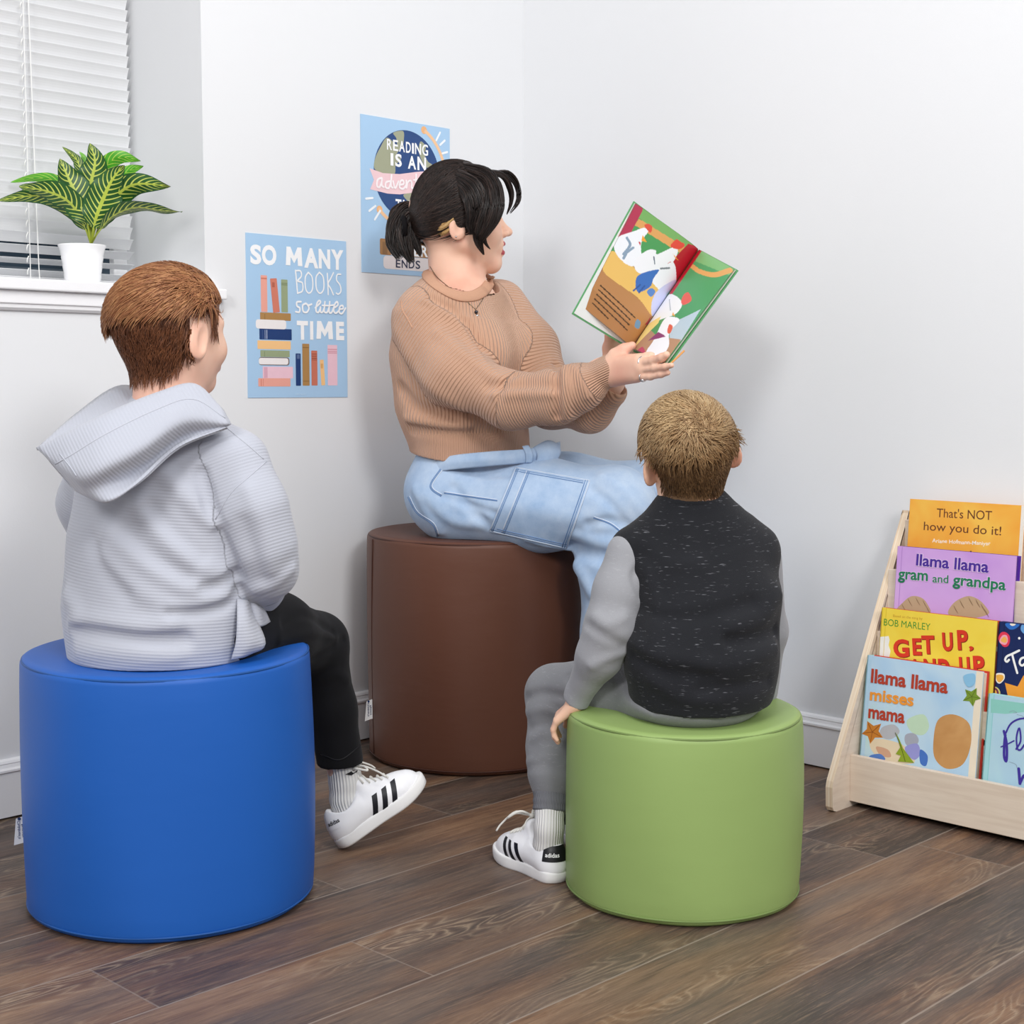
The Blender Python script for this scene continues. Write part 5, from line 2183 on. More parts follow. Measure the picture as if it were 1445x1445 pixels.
def brows(tree, H, mat, parent):
    for sd in (1, -1):
        face_line(tree, H, [(sd * y, 0.585 + 0.02 * math.sin((y - 0.06) * 14)) for y in np.linspace(0.06, 0.22, 8)], [0.0012, 0.002, 0.0022, 0.0022, 0.002, 0.0018, 0.0014, 0.0008], mat, 'eyebrow', parent)
# ---------------------------------------------------------------- boy in the grey hoodie on the blue bolster
def floor_pt(px, py):
    r = rayd(px, py)
    t = -CAM_H / r[2]
    return np.array([0, 0, CAM_H]) + r * t


rb = empty('person', (-0.55, 2.30, 0.40), 'red-haired boy in a light grey hoodie and black trousers seated on the blue bolster', 'person', 'people')
M_SKIN_R = skin_mat('fair_skin', '#eec3ac', '#e3a08a')
M_LIP = flat('#b8625e', 0.4, 0.4)
HR = Frame(pt(247, 482, 2.34), math.radians(37), math.radians(5), 0.0, 0.202)
rs = unit((math.cos(0.5), -math.sin(0.5), 0))            # towards his right
F = Field(0.03)
add_head(F, HR, child=True, tilt=0.05)
nb = pt(238, 592, 2.335)
F.cap(HR(-0.13, 0, 0.34), nb, 0.047, 0.053, 0.03)
NHEAD = len(F.p)
ch_c, wa_c, pe_c = pt(236, 690, 2.33), pt(226, 800, 2.33), pt(236, 872, 2.33)
F.slab(pe_c, wa_c, rs, 0.115, 0.085, 0.11, 0.085).slab(wa_c, ch_c, rs, 0.11, 0.085, 0.115, 0.08).slab(ch_c, pt(238, 632, 2.335), rs, 0.115, 0.08, 0.10, 0.05).cap(pt(238, 632, 2.335), nb, 0.06, 0.05)
shR, elR, wrR = pt(340, 662, 2.27), pt(379, 812, 2.28), pt(318, 850, 2.46)
shL, elL, wrL = pt(140, 660, 2.42), pt(150, 800, 2.50), pt(215, 850, 2.60)
for a, b, c in ((shR, elR, wrR), (shL, elL, wrL)):
    F.chain([a, b, c], [0.036, 0.028, 0.021])
hand(F, wrR, unit(pt(285, 858, 2.60) - wrR), (0.1, 0.1, 1), (-1, 0.2, 0.1), 0.78, 0.5)
hand(F, wrL, unit(pt(245, 860, 2.68) - wrL), (0.1, 0.1, 1), (1, 0.2, 0.1), 0.78, 0.5)
hiR, knR, anR = pt(300, 885, 2.31), pt(447, 908, 2.60), pt(487, 1120, 2.615)
hiL, knL, anL = pt(180, 880, 2.40), np.array([-0.53, 2.70, 0.385]), np.array([-0.52, 2.72, 0.10])
heelR = floor_pt(488, 1197)
dR = unit((0.78, 0.28, 0.50))
for a, b, c in ((hiR, knR, anR), (hiL, knL, anL)):
    F.chain([a, b, c], [0.058, 0.040, 0.021])
F.cap(anR, heelR + dR * 0.06 + np.array([0, 0, 0.03]), 0.013, 0.012, 0.008)
F.cap(anL, anL + np.array([0.05, 0.12, -0.06]), 0.018, 0.015, 0.008)
body, VB, FB = solid('body', F, [M_SKIN_R, M_LIP], rb, 0.0026, fmat=lip_faces(HR), seat=BLUE)
add_eyes(HR, rb, skin=M_SKIN_R)
brows(bvh(VB, FB), HR, M_BROWF, rb)

# trousers
M_PANT = fabric('black_trousers', '#131316', rough=0.8, weave=1400, rnd=0.2, sheen=0.05)
P_ = Field(0.035)
P_.ell(pt(240, 890, 2.33), (0.145, 0.125, 0.075), [rs, np.cross((0, 0, 1), rs), (0, 0, 1)])
P_.chain([hiR, pt(385, 893, 2.46), knR], [0.075, 0.064, 0.0545])
P_.chain([knR, pt(468, 1000, 2.61), anR + (anR - knR) * 0.02], [0.0525, 0.0425, 0.0415], 0.02)
P_.chain([hiL, knL, anL], [0.075, 0.055, 0.041])
sh_ax = unit(anR - knR)
P_.clip(pt(485, 1076, 2.615), sh_ax + np.array([0.0, 0, 0.0]) + unit((-0.9, 0, -0.2)) * 0.12)
for ln, a, w in (([(400, 880), (430, 868), (470, 892)], -0.004, 0.008), ([(395, 905), (440, 893), (475, 902)], 0.004, 0.008), ([(440, 930), (465, 915), (485, 902)], -0.004, 0.007), ([(450, 960), (475, 950), (490, 960)], 0.003, 0.01)):
    P_.fold(P_.pline(ln), a, w)
pants, VP, FP = solid('trousers', P_, M_PANT, rb, 0.0028, seat=BLUE)
TP = bvh(VP, FP)
L_, N_ = line_on(TP, [(452, 1064), (480, 1072), (508, 1052)], 6, 0.0004)
if len(L_) > 3:
    seam_line(pants, 'hem_seam', L_, 0.0011, M_BLACK, N_)

# sock and shoes
sk = sock(rb, [pt(481, 1060, 2.615), pt(487, 1100, 2.617), anR + np.array([0.002, 0, -0.012]), heelR + dR * 0.045 + np.array([-0.026, 0, 0.03])], [0.031, 0.0305, 0.030, 0.027])
sw = [(487, 1093), (493, 1090), (500, 1087), (507, 1082), (504, 1089), (496, 1094)]
tk = bvh(np.array([v.co for v in sk.data.vertices]) + world_loc(sk.parent), [tuple(p.vertices) for p in sk.data.polygons])


def cast_room(tree, px, py):
    r = rayd(px, py)
    d = np.array([r[:2] @ U_, -(r[:2] @ W_), r[2]])
    h = tree.ray_cast(Vector(V2W([0, 0, CAM_H])), Vector(d))
    return None if h[0] is None else np.array(h[0]) - d * 0.0022


sv = [cast_room(tk, *p) for p in sw]
if all(s is not None for s in sv):
    mesh_obj('sock_mark', sv, [tuple(range(len(sv)))], M_BLACK, sk, V=False)
shoe(rb, heelR + np.array([-0.008, -0.004, 0.002]), dR, (-0.45, -0.05, 0.9), 0.196, -1)
shoe(rb, np.array([-0.535, 2.67, 0.0]), (0.25, 1, 0), (0, 0, 1), 0.196, 1)

# hoodie
M_HOOD = fabric('grey_rib_jersey', '#b7bac5', 'rib', 0.0050, 0.24, bdist=0.0008, sheen=0.3)
S = Field(0.035)
hem, w1, w2, c1_, c2_, c3_ = pt(227, 915, 2.315), pt(224, 850, 2.325), pt(228, 770, 2.33), pt(238, 690, 2.335), pt(242, 632, 2.335), pt(240, 590, 2.335)
S.slab(pt(231, 938, 2.315), hem, rs, 0.128, 0.118, 0.142, 0.128)
S.slab(hem, w1, rs, 0.142, 0.128, 0.153, 0.128).slab(w1, w2, rs, 0.153, 0.128, 0.152, 0.122).slab(w2, c1_, rs, 0.152, 0.122, 0.150, 0.112)
S.slab(c1_, c2_, rs, 0.150, 0.112, 0.125, 0.078).slab(c2_, c3_, rs, 0.125, 0.078, 0.066, 0.062)
ARMR = [pt(330, 655, 2.275), pt(356, 720, 2.255), pt(371, 770, 2.26), pt(379, 804, 2.275), pt(361, 826, 2.36), wrR]
S.chain(ARMR[:4], [0.056, 0.051, 0.047, 0.042], 0.028)
S.chain(ARMR[3:], [0.042, 0.044, 0.036], 0.02)
ARML = [pt(143, 652, 2.41), pt(124, 710, 2.46), pt(145, 800, 2.53), wrL]
S.chain(ARML, [0.056, 0.045, 0.042, 0.035], 0.03)
S.clip((0, 0, 0.4055), (0, 0, -1))


def hz(x, y):
    return (40 + x / 3.44, 600 + y / 3.44)


for ln, a, w in (
        ([hz(640, 215), hz(740, 320), hz(830, 420), hz(920, 480)], 0.007, 0.014), ([hz(835, 235), hz(865, 330), hz(880, 400), hz(930, 500)], -0.014, 0.009),
        ([hz(930, 520), hz(985, 640), hz(1020, 720)], -0.010, 0.008),
        ([hz(540, 395), hz(640, 520), hz(780, 640), hz(930, 730)], 0.008, 0.016), ([hz(590, 400), hz(700, 520), hz(840, 640)], -0.006, 0.012),
        ([hz(400, 520), hz(520, 640), hz(680, 750), hz(830, 810)], 0.007, 0.017), ([hz(460, 520), hz(600, 640), hz(760, 740)], -0.005, 0.012),
        ([hz(380, 640), hz(500, 770), hz(640, 860)], 0.006, 0.017), ([hz(300, 560), hz(360, 700), hz(470, 820)], -0.005, 0.014),
        ([hz(225, 985), hz(400, 1012), hz(560, 1035), hz(760, 1045)], -0.011, 0.011), ([hz(240, 950), hz(400, 970), hz(560, 985), hz(700, 960)], 0.009, 0.015),
        ([hz(690, 915), hz(830, 905), hz(960, 870), hz(1020, 800)], -0.011, 0.009), ([hz(700, 885), hz(840, 870), hz(980, 820)], 0.007, 0.011),
        ([hz(860, 795), hz(930, 770), hz(1020, 715)], -0.010, 0.009), ([hz(250, 1100), hz(450, 1110), hz(700, 1120)], 0.005, 0.018),
        ([hz(190, 830), hz(230, 900), hz(230, 980)], 0.006, 0.015), ([hz(1070, 320), hz(1150, 520), hz(1180, 700)], 0.004, 0.014),
        ([hz(1040, 470), hz(1090, 620), hz(1130, 740)], -0.003, 0.012), ([hz(1100, 800), hz(1190, 770), hz(1280, 700)], 0.004, 0.010)):
    pl = S.pline(ln)
    if len(pl) > 2:
        S.fold(pl, a * 1.35, w)


def rib_hoodie(P):
    """rows run level round the trunk and square across each sleeve"""
    torso = np.minimum(S.prim(S.p[2], P), np.minimum(S.prim(S.p[3], P), S.prim(S.p[4], P)))
    r = P[:, 2] + 0.06 * (P[:, 0] + 0.5)
    for A in (ARMR, ARML):
        up, fo = unit(A[2] - A[0]), unit(A[-1] - A[-2])
        dm = np.min([S.prim(('c', A[i], A[i + 1], 0.05, 0.047, 0, None), P) for i in range(len(A) - 1)], axis=0)
        m = (dm < 0.034) & (dm < torso + 0.004)
        el = A[-2]
        f = ((P - el) @ (up + fo)) > 0
        r = np.where(m, np.where(f, (P - el) @ fo, (P - el) @ up), r)
    return r


hoodie, VH, FH = solid('hoodie', S, M_HOOD, rb, 0.0026, attrs={'rib': rib_hoodie}, seat=BLUE)
TH = bvh(VH, FH)
M_SEAM_G = flat('#bdc0ca', 0.9, 0.1)
for ln in ([(376, 651), (352, 672), (325, 697), (304, 733)], [(304, 590), (330, 612), (352, 630), (372, 648)]):
    L_, N_ = line_on(TH, ln, 6, 0.0003)
    if len(L_) > 3:
        seam_line(hoodie, 'seam', L_, 0.0010, M_SEAM_G, N_)
# hood
ROWS = [[(302, 574, 2.33), (262, 552, 2.345), (208, 548, 2.36), (163, 545, 2.36), (106, 584, 2.30), (54, 630, 2.19)],
        [(306, 590, 2.28), (268, 578, 2.275), (214, 585, 2.265), (160, 597, 2.24), (108, 616, 2.21), (56, 634, 2.178)],
        [(313, 576, 2.235), (275, 541, 2.235), (222, 553, 2.20), (150, 582, 2.155), (97, 608, 2.15), (51, 632, 2.170)],
        [(321, 588, 2.22), (272, 562, 2.20), (220, 577, 2.160), (150, 611, 2.115), (101, 641, 2.115), (64, 645, 2.150)],
        [(326, 598, 2.215), (265, 594, 2.170), (207, 629, 2.110), (152, 655, 2.082), (112, 671, 2.09), (80, 664, 2.14)],
        [(322, 601, 2.215), (256, 619, 2.190), (197, 664, 2.140), (150, 685, 2.105), (121, 690, 2.105), (95, 681, 2.14)],
        [(318, 604, 2.215), (251, 632, 2.172), (196, 681, 2.115), (156, 708, 2.095), (131, 705, 2.12), (106, 693, 2.16)],
        [(308, 604, 2.24), (240, 636, 2.22), (186, 680, 2.19), (150, 703, 2.17), (127, 698, 2.17), (108, 688, 2.19)]]
VO, FO = loft([[pt(*p) for p in r] for r in ROWS], 0.0045, 6, 6)
hz_ = VO @ unit((0.65, 0.2, 0.6))
hoodo = mesh_obj('hood', VO, FO, M_HOOD, rb, True, attrs={'rib': VO @ unit((0.82, 0.1, 0.55)) * 1.0})
TO = bvh(VO, FO)
for ln in ([(318, 590), (272, 563), (220, 578), (150, 612), (104, 640), (78, 655)], [(84, 640), (100, 660), (108, 672)]):
    L_, N_ = line_on(TO, ln, 6, 0.0002)
    if len(L_) > 3:
        seam_line(hoodo, 'seam', L_, 0.0011, M_SEAM_G, N_)
# side vent flaps at the hem
for rows in ([[(330, 832, 2.30), (346, 842, 2.29), (357, 842, 2.34)], [(345, 860, 2.285), (362, 862, 2.27), (371, 862, 2.33)], [(350, 882, 2.28), (366, 884, 2.27), (379, 879, 2.32)]],
             [[(334, 846, 2.245), (344, 848, 2.25), (350, 850, 2.28)], [(334, 880, 2.225), (348, 876, 2.235), (358, 872, 2.27)], [(332, 908, 2.222), (352, 908, 2.23), (372, 908, 2.26)], [(326, 930, 2.225), (340, 926, 2.23), (353, 920, 2.255)]]):
    v_, f_ = loft([[pt(*p) for p in r] for r in rows], 0.004, 5, 5)
    mesh_obj('hem_flap', v_, f_, M_HOOD, hoodo.parent, True, attrs={'rib': v_[:, 2]})

# hair
def scalp(H, nape=0.20, ex=-0.14):
    def m(P):
        q = H.loc(P)
        x, y, z = q[:, 0], np.abs(q[:, 1]), q[:, 2]
        zl = np.interp(x, [-0.6, -0.30, -0.20, -0.13, -0.05, 0.06, 0.14, 0.22, 0.30, 0.5], [nape, nape, nape + 0.06, 0.36, 0.58, 0.56, 0.50, 0.66, 0.80, 0.84])
        ear = (np.abs(q[:, 1]) > 0.372) & (x > -0.2) & (x < 0.05) & (z < 0.66)
        over = (np.abs(q[:, 1]) > 0.29) & (x > ex) & (x < 0.10) & (z < 0.68)
        return (z > zl) & ~ear & ~over
    return m


M_HAIR_R = hair_mat('red_hair', '#55311f', '#885638', '#b38258')
sm_ = scalp(HR, 0.20)
HF = Field(0.03)
HF.p = F.p[:NHEAD]
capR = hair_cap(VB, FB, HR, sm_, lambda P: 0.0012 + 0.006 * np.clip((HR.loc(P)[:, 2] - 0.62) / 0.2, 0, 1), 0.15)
parts = [capR]
# short sides and nape
rt = sample(VB, FB, 2600, lambda P: sm_(P) & (HR.loc(P)[:, 2] < 0.80) & (HR.loc(P)[:, 0] < 0.17))
down = lambda P, N, t: np.tile(-HR.u - HR.f * 0.35, (len(P), 1))
pa = grow(HF, rt, down, 5, 0.014 + 0.012 * RNG.random(len(rt)), 0.002, 0.0055, 0.22)
v_, f_, s_, _ = strand_mesh(pa, 0.0010, 0.0002)
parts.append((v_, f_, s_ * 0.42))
# long top swept from the right front over to the left and back
rt = sample(VB, FB, 3000, lambda P: sm_(P) & (HR.loc(P)[:, 2] > 0.70))
q_ = HR.loc(rt)


def sweep(P, N, t):
    g = HR.loc(P)
    w = np.clip((g[:, 0] - 0.05) / 0.2, 0, 1)[:, None]
    return (1 - w) * (HR.l * 0.85 - HR.f * 0.55 - HR.u * (0.25 + 0.7 * t)) + w * (HR.l * 0.5 - HR.f * 0.6 + HR.u * 0.8)


pa = grow(HF, rt, sweep, 8, 0.036 + 0.036 * RNG.random(len(rt)) * np.clip((q_[:, 2] - 0.62) / 0.25, 0.3, 1), 0.0085, 0.0150, 0.20)
pa += (RNG.random((len(rt), 1, 1)) * np.linspace(0, 1, 9)[None, :, None] ** 2 * 0.006) * (HR.l - HR.u * 0.3)
v_, f_, s_, _ = strand_mesh(pa, 0.00125, 0.0002)
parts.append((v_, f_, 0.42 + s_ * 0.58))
# quiff over the forehead
rt = sample(VB, FB, 500, lambda P: sm_(P) & (HR.loc(P)[:, 0] > 0.0) & (HR.loc(P)[:, 2] > 0.84) & (np.abs(HR.loc(P)[:, 1]) < 0.2))
quiff = lambda P, N, t: np.tile(HR.f * (0.55 - 1.3 * t) + HR.u * 0.5 - HR.l * 0.15, (len(P), 1))
pa = grow(HF, rt, quiff, 7, 0.024, 0.010, 0.016, 0.15)
v_, f_, s_, _ = strand_mesh(pa, 0.00125, 0.0002)
parts.append((v_, f_, 0.3 + s_ * 0.6))
v_, f_, s_ = merge(parts)
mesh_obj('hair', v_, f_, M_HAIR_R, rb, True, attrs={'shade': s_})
# ---------------------------------------------------------------- boy in the black shirt on the green bolster
bb = empty('person', (0.28, 2.34, 0.30), 'fair-haired boy in a black shirt with grey sleeves seated on the green bolster', 'person', 'people')
M_SKIN_B = skin_mat('fair_skin_blond', '#efc4a9', '#e39a80')
AZB = math.radians(-14)
HB = Frame(pt(970, 648, 2.365), AZB, math.radians(12), -0.20, 0.188)
rs = np.array([math.cos(AZB), -math.sin(AZB), 0])
F = Field(0.03)
add_head(F, HB, child=True, tilt=0.85)
nb = pt(974, 722, 2.36)
F.cap(HB(-0.13, 0, 0.33), nb, 0.040, 0.045, 0.03)
NHEAD = len(F.p)
hipc, belc, chc, upc, shc = pt(978, 965, 2.335), pt(990, 920, 2.335), pt(998, 845, 2.355), pt(985, 780, 2.365), pt(976, 740, 2.365)
F.slab(hipc, belc, rs, 0.08, 0.065, 0.09, 0.075).slab(belc, chc, rs, 0.09, 0.075, 0.095, 0.07).slab(chc, upc, rs, 0.10, 0.07, 0.09, 0.055).slab(upc, shc, rs, 0.09, 0.055, 0.06, 0.04).cap(shc, nb, 0.045, 0.045)
AL = [pt(888, 785, 2.345), pt(868, 880, 2.325), pt(845, 922, 2.335), pt(815, 986, 2.375)]
AR = [pt(1072, 790, 2.39), pt(1080, 890, 2.43), pt(1076, 975, 2.465)]
F.chain(AL, [0.030, 0.025, 0.024, 0.0185]).chain(AR, [0.030, 0.026, 0.02])
hand(F, pt(815, 990, 2.375), pt(790, 1010, 2.388) - pt(815, 988, 2.375), (-0.62, 0.0, 0.78), (0.15, 1, 0.15), 0.58, 0.78, 0.08)
hand(F, pt(1078, 984, 2.47), (0.25, 0.15, -0.35), (0.35, 0, 0.9), (-0.2, 1, 0), 0.58, 0.7, 0.08)
hiL, knL, anL = pt(922, 985, 2.37), pt(783, 979, 2.515), pt(775, 1168, 2.432)
hiR, knR, anR = pt(1030, 972, 2.40), np.array([0.26, 2.655, 0.345]), np.array([0.125, 2.635, 0.085])
for a, b, c in ((hiL, knL, anL), (hiR, knR, anR)):
    F.chain([a, b, c], [0.045, 0.033, 0.019])
heelL = floor_pt(791, 1246)
toeL = floor_pt(708, 1207)
dL = unit(toeL - heelL)
F.cap(anL, heelL + dL * 0.055 + np.array([0, 0, 0.028]), 0.013, 0.012, 0.008)
heelR2 = np.array([0.118, 2.615, 0.0])
F.cap(anR, heelR2 + np.array([-0.02, 0.10, 0.028]), 0.013, 0.012, 0.008)
body, VB, FB = solid('body', F, [M_SKIN_B, M_LIP], bb, 0.0024, fmat=lip_faces(HB), seat=GREEN)
add_eyes(HB, bb, '#4a6a86', skin=M_SKIN_B)
brows(bvh(VB, FB), HB, M_BROWF, bb)

M_JOG = fabric('grey_jogger', '#85868a', rough=0.95, weave=1100, rnd=0.35, col_amp=0.08, heather=('#8f9094', 0.60, (90, 90, 260)))
P_ = Field(0.035)
P_.ell(pt(980, 990, 2.335), (0.108, 0.098, 0.040), [rs, np.cross((0, 0, 1), rs), (0, 0, 1)])
P_.chain([hiL, pt(860, 970, 2.44), knL], [0.052, 0.054, 0.0505])
P_.chain([knL, pt(780, 1055, 2.488), pt(779, 1096, 2.466), pt(778, 1112, 2.460)], [0.0480, 0.0435, 0.0385, 0.0285], 0.015)
P_.chain([hiR, knR, anR], [0.060, 0.047, 0.032])
P_.clip((0, 0, 0.3005), (0, 0, -1)) if False else None
for ln, a, w in (([(742, 985), (765, 978), (800, 985)], -0.006, 0.008), ([(745, 1005), (770, 1000), (795, 1010)], 0.005, 0.010), ([(742, 1030), (770, 1022), (790, 1035)], -0.004, 0.008),
                 ([(800, 955), (815, 975), (820, 995)], -0.004, 0.008), ([(870, 945), (895, 975), (925, 1000)], -0.006, 0.008), ([(885, 940), (915, 972), (960, 1000)], 0.005, 0.008),
                 ([(745, 1075), (770, 1068), (795, 1078)], 0.004, 0.009), ([(748, 1052), (772, 1046), (795, 1055)], -0.003, 0.009)):
    pl = P_.pline(ln)
    if len(pl) > 2:
        P_.fold(pl, a, w)
V_, Q_ = P_.mesh(0.0026)
V_ = relax(V_, Q_, 1, 0.4)
inb = (np.hypot(V_[:, 0] - GREEN[0], V_[:, 1] - GREEN[1]) < GREEN[2] + 0.004) & (V_[:, 2] > 0.24)
V_[:, 2] = np.where(inb, np.maximum(V_[:, 2], 0.3010), V_[:, 2])
pants = mesh_obj('jogging_trousers', V_, Q_, M_JOG, bb, True)
M_RIBG = ribbed_knit('grey_rib_cuff', '#83848a', 70)
cuf = sock(pants, [pt(777, 1104, 2.463), pt(777, 1125, 2.453), pt(776, 1144, 2.446)], [0.0300, 0.0298, 0.0290], M_RIBG)
cuf.name = 'ankle_cuff'
sock(bb, [pt(776, 1136, 2.447), pt(775, 1165, 2.434), heelL + dL * 0.036 + np.array([0, 0, 0.055]), heelL + dL * 0.042 + np.array([0, 0, 0.03])], [0.0255, 0.0258, 0.026, 0.025])
sock(bb, [anR + np.array([0.01, 0, 0.06]), anR, heelR2 + np.array([-0.008, 0.036, 0.03])], [0.0255, 0.0255, 0.025])
shoe(bb, heelL, dL, (0, 0, 1), 0.182, 1, tab='#17171b', word='#f3f3f3')
shoe(bb, heelR2, (-0.25, 1, 0), (0, 0, 1), 0.182, -1, tab='#17171b', word='#f3f3f3')

M_SHIRT = fabric('black_heather_shirt', '#242529', rough=0.95, weave=900, rnd=0.3, col_amp=0.25, heather=('#64656a', 0.635, (48, 48, 420)), sheen=0.08)
M_SLEEVE = fabric('grey_heather_sleeve', '#9b9ca1', rough=0.95, weave=900, rnd=0.3, col_amp=0.05, heather=('#a2a3a8', 0.60, (70, 70, 300)))
S = Field(0.035)
S.slab(pt(984, 985, 2.335), pt(988, 965, 2.335), rs, 0.100, 0.096, 0.110, 0.098)
S.slab(pt(988, 965, 2.335), belc, rs, 0.110, 0.098, 0.118, 0.099).slab(belc, chc, rs, 0.118, 0.098, 0.116, 0.088).slab(chc, upc, rs, 0.116, 0.088, 0.110, 0.070)
S.slab(upc, shc, rs, 0.110, 0.070, 0.078, 0.054).slab(shc, pt(974, 716, 2.36), rs, 0.078, 0.054, 0.052, 0.048)
for sd, p in ((0, pt(892, 775, 2.35)), (1, pt(1068, 778, 2.385))):
    S.cap(pt(975, 752, 2.365), p, 0.045, 0.036)
S.clip(pt(985, 1007, 2.26), (0, 0.06, -1))
for ln, a, w in (([(900, 858), (940, 872), (1000, 868), (1060, 850)], -0.005, 0.012), ([(890, 905), (930, 925), (990, 935)], 0.006, 0.014), ([(893, 925), (940, 950), (1000, 955)], -0.005, 0.012),
                 ([(1098, 840), (1075, 868), (1030, 885)], 0.008, 0.014), ([(1096, 890), (1070, 900), (1030, 905)], -0.012, 0.010), ([(1092, 915), (1050, 935), (1000, 940)], 0.007, 0.014),
                 ([(1085, 960), (1040, 968), (990, 972)], -0.006, 0.010), ([(910, 800), (925, 850), (920, 900)], 0.005, 0.012), ([(920, 960), (960, 985), (1010, 990)], 0.004, 0.012),
                 ([(905, 765), (940, 790), (990, 800)], 0.003, 0.015)):
    pl = S.pline(ln)
    if len(pl) > 2:
        S.fold(pl, a, w)
shirt, VS, FS = solid('shirt', S, M_SHIRT, bb, 0.0026, seat=GREEN)
for A, R, nm in ((AL, [0.0415, 0.0395, 0.0375, 0.0235], 'L'), (AR, [0.036, 0.034, 0.026], 'R')):
    G = Field(0.02)
    if nm == 'L':
        A = [pt(888, 782, 2.345), pt(874, 835, 2.335), pt(862, 885, 2.325), pt(846, 925, 2.335), pt(817, 978, 2.372)]
        R = [0.037, 0.0395, 0.0400, 0.0345, 0.0225]
    G.chain(A, R)
    if nm == 'L':
        G.cap(pt(818, 975, 2.372), pt(813, 988, 2.376), 0.0235, 0.0225, 0.004)
        G.clip(pt(812, 989, 2.376), A[-1] - A[-2])
        for ln, a, w in (([(903, 800), (895, 815), (905, 840)], -0.006, 0.007), ([(840, 870), (858, 880), (880, 872)], 0.004, 0.010), ([(826, 880), (848, 895), (880, 912)], -0.004, 0.009), ([(835, 940), (855, 930), (880, 922)], 0.004, 0.009)):
            pl = G.pline(ln)
            if len(pl) > 2:
                G.fold(pl, a, w)
    else:
        G.clip(A[-1] + unit(A[-1] - A[-2]) * 0.012, A[-1] - A[-2])
    solid('sleeve', G, M_SLEEVE, shirt, 0.0024, label='grey sleeve')
# collar rib and the hem band
NC = pt(974, 712, 2.36)
th = np.linspace(0, 2 * PI, 49)
L0 = unit(np.cross(rs, (0, 0, 1)))
cl = [NC + rs * 0.053 * math.cos(t) - L0 * 0.050 * math.sin(t) + np.array([0, 0, 0.008 * (-math.sin(t))]) for t in th]
v_, f_ = tube_mesh(cl, 0.0075, 8, False, 0.55)
mesh_obj('collar', v_, f_, M_SHIRT, shirt, True)

# hair: short sides, tousled top round a whorl
M_HAIR_B = hair_mat('fair_hair', '#513a26', '#957450', '#d3b78c')
sm_ = scalp(HB, 0.20, -0.17)
HF = Field(0.03)
HF.p = F.p[:NHEAD]
WC = HF.trace(986, 602)
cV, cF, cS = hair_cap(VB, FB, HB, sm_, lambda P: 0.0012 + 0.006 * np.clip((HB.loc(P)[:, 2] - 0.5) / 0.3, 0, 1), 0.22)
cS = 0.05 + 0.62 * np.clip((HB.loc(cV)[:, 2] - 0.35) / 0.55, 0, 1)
parts = [(cV, cF, cS)]
WCN = HF.grad(WC[None])[0]


def whorl(P, N, t):
    r = P - WC
    rad = np.linalg.norm(r, axis=1)[:, None] + 1e-6
    sp = np.cross(N, r / rad)
    return r / rad + sp * (0.75 * np.exp(-rad / 0.06)) - HB.u * np.clip((rad - 0.05) / 0.08, 0, 0.8) * (P @ HB.u < WC @ HB.u)[:, None]


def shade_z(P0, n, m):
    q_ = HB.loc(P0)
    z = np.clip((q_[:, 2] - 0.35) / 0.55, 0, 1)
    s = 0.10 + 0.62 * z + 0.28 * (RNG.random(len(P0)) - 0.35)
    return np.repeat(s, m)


rt = sample(VB, FB, 3800, lambda P: sm_(P) & (HB.loc(P)[:, 2] < 0.74))
pa = grow(HF, rt, whorl, 5, 0.010 + 0.009 * RNG.random(len(rt)), 0.0018, 0.0048, 0.25)
v_, f_, s_, _ = strand_mesh(pa, 0.0010, 0.0002)
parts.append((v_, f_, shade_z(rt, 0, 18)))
rt = sample(VB, FB, 3000, lambda P: sm_(P) & (HB.loc(P)[:, 2] > 0.62))
pa = grow(HF, rt, whorl, 7, 0.018 + 0.018 * RNG.random(len(rt)), 0.0065, 0.0120, 0.30)
v_, f_, s_, _ = strand_mesh(pa, 0.00125, 0.0002)
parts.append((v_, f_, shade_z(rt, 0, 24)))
rt = sample(VB, FB, 160, lambda P: np.linalg.norm(P - WC, axis=1) < 0.022)
RD_ = RNG.normal(0, 1, (len(rt), 3))
pa = grow(HF, rt, lambda P, N, t: RD_ + HB.u * 0.6, 6, 0.022, 0.006, 0.0115, 0.1)
v_, f_, s_, _ = strand_mesh(pa, 0.0012, 0.0002)
parts.append((v_, f_, 0.30 + 0.4 * s_))
v_, f_, s_ = merge(parts)
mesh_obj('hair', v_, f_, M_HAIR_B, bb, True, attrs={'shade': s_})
# ---------------------------------------------------------------- woman on the brown bolster
wo = empty('person', (-0.08, 3.27, 0.50), 'dark-haired woman in a tan ribbed sweater and pale jeans holding up the open book', 'person', 'people')
M_SKIN_W = skin_mat('fair_skin_woman', '#eec2aa', '#e2a08c')
HW = Frame(pt(650, 322, 3.275), math.radians(80), math.radians(5), 0.0, 0.232)
BE = math.radians(28)
DW = np.array([math.cos(BE), -math.sin(BE), 0])               # way the chest faces
LW = np.array([math.sin(BE), math.cos(BE), 0])                # her left
F = Field(0.03)
add_head(F, HW, mouth_open=0.022)
nk = pt(646, 412, 3.275)
F.cap(HW(-0.14, 0, 0.30), nk - DW * 0.006, 0.045, 0.056, 0.018)
F.cap(HW(-0.02, 0, 0.20), nk + DW * 0.020, 0.041, 0.052, 0.012)
hp, wa, bu, cc, sc = pt(660, 665, 3.28), pt(658, 600, 3.28), pt(652, 515, 3.275), pt(648, 465, 3.275), pt(648, 446, 3.275)
F.slab(hp, wa, LW, 0.135, 0.09, 0.125, 0.085).slab(wa, bu, LW, 0.125, 0.085, 0.14, 0.095).slab(bu, cc, LW, 0.14, 0.095, 0.145, 0.088).slab(cc, sc, LW, 0.145, 0.088, 0.12, 0.066).slab(sc, pt(647, 436, 3.275), LW, 0.12, 0.066, 0.10, 0.045)
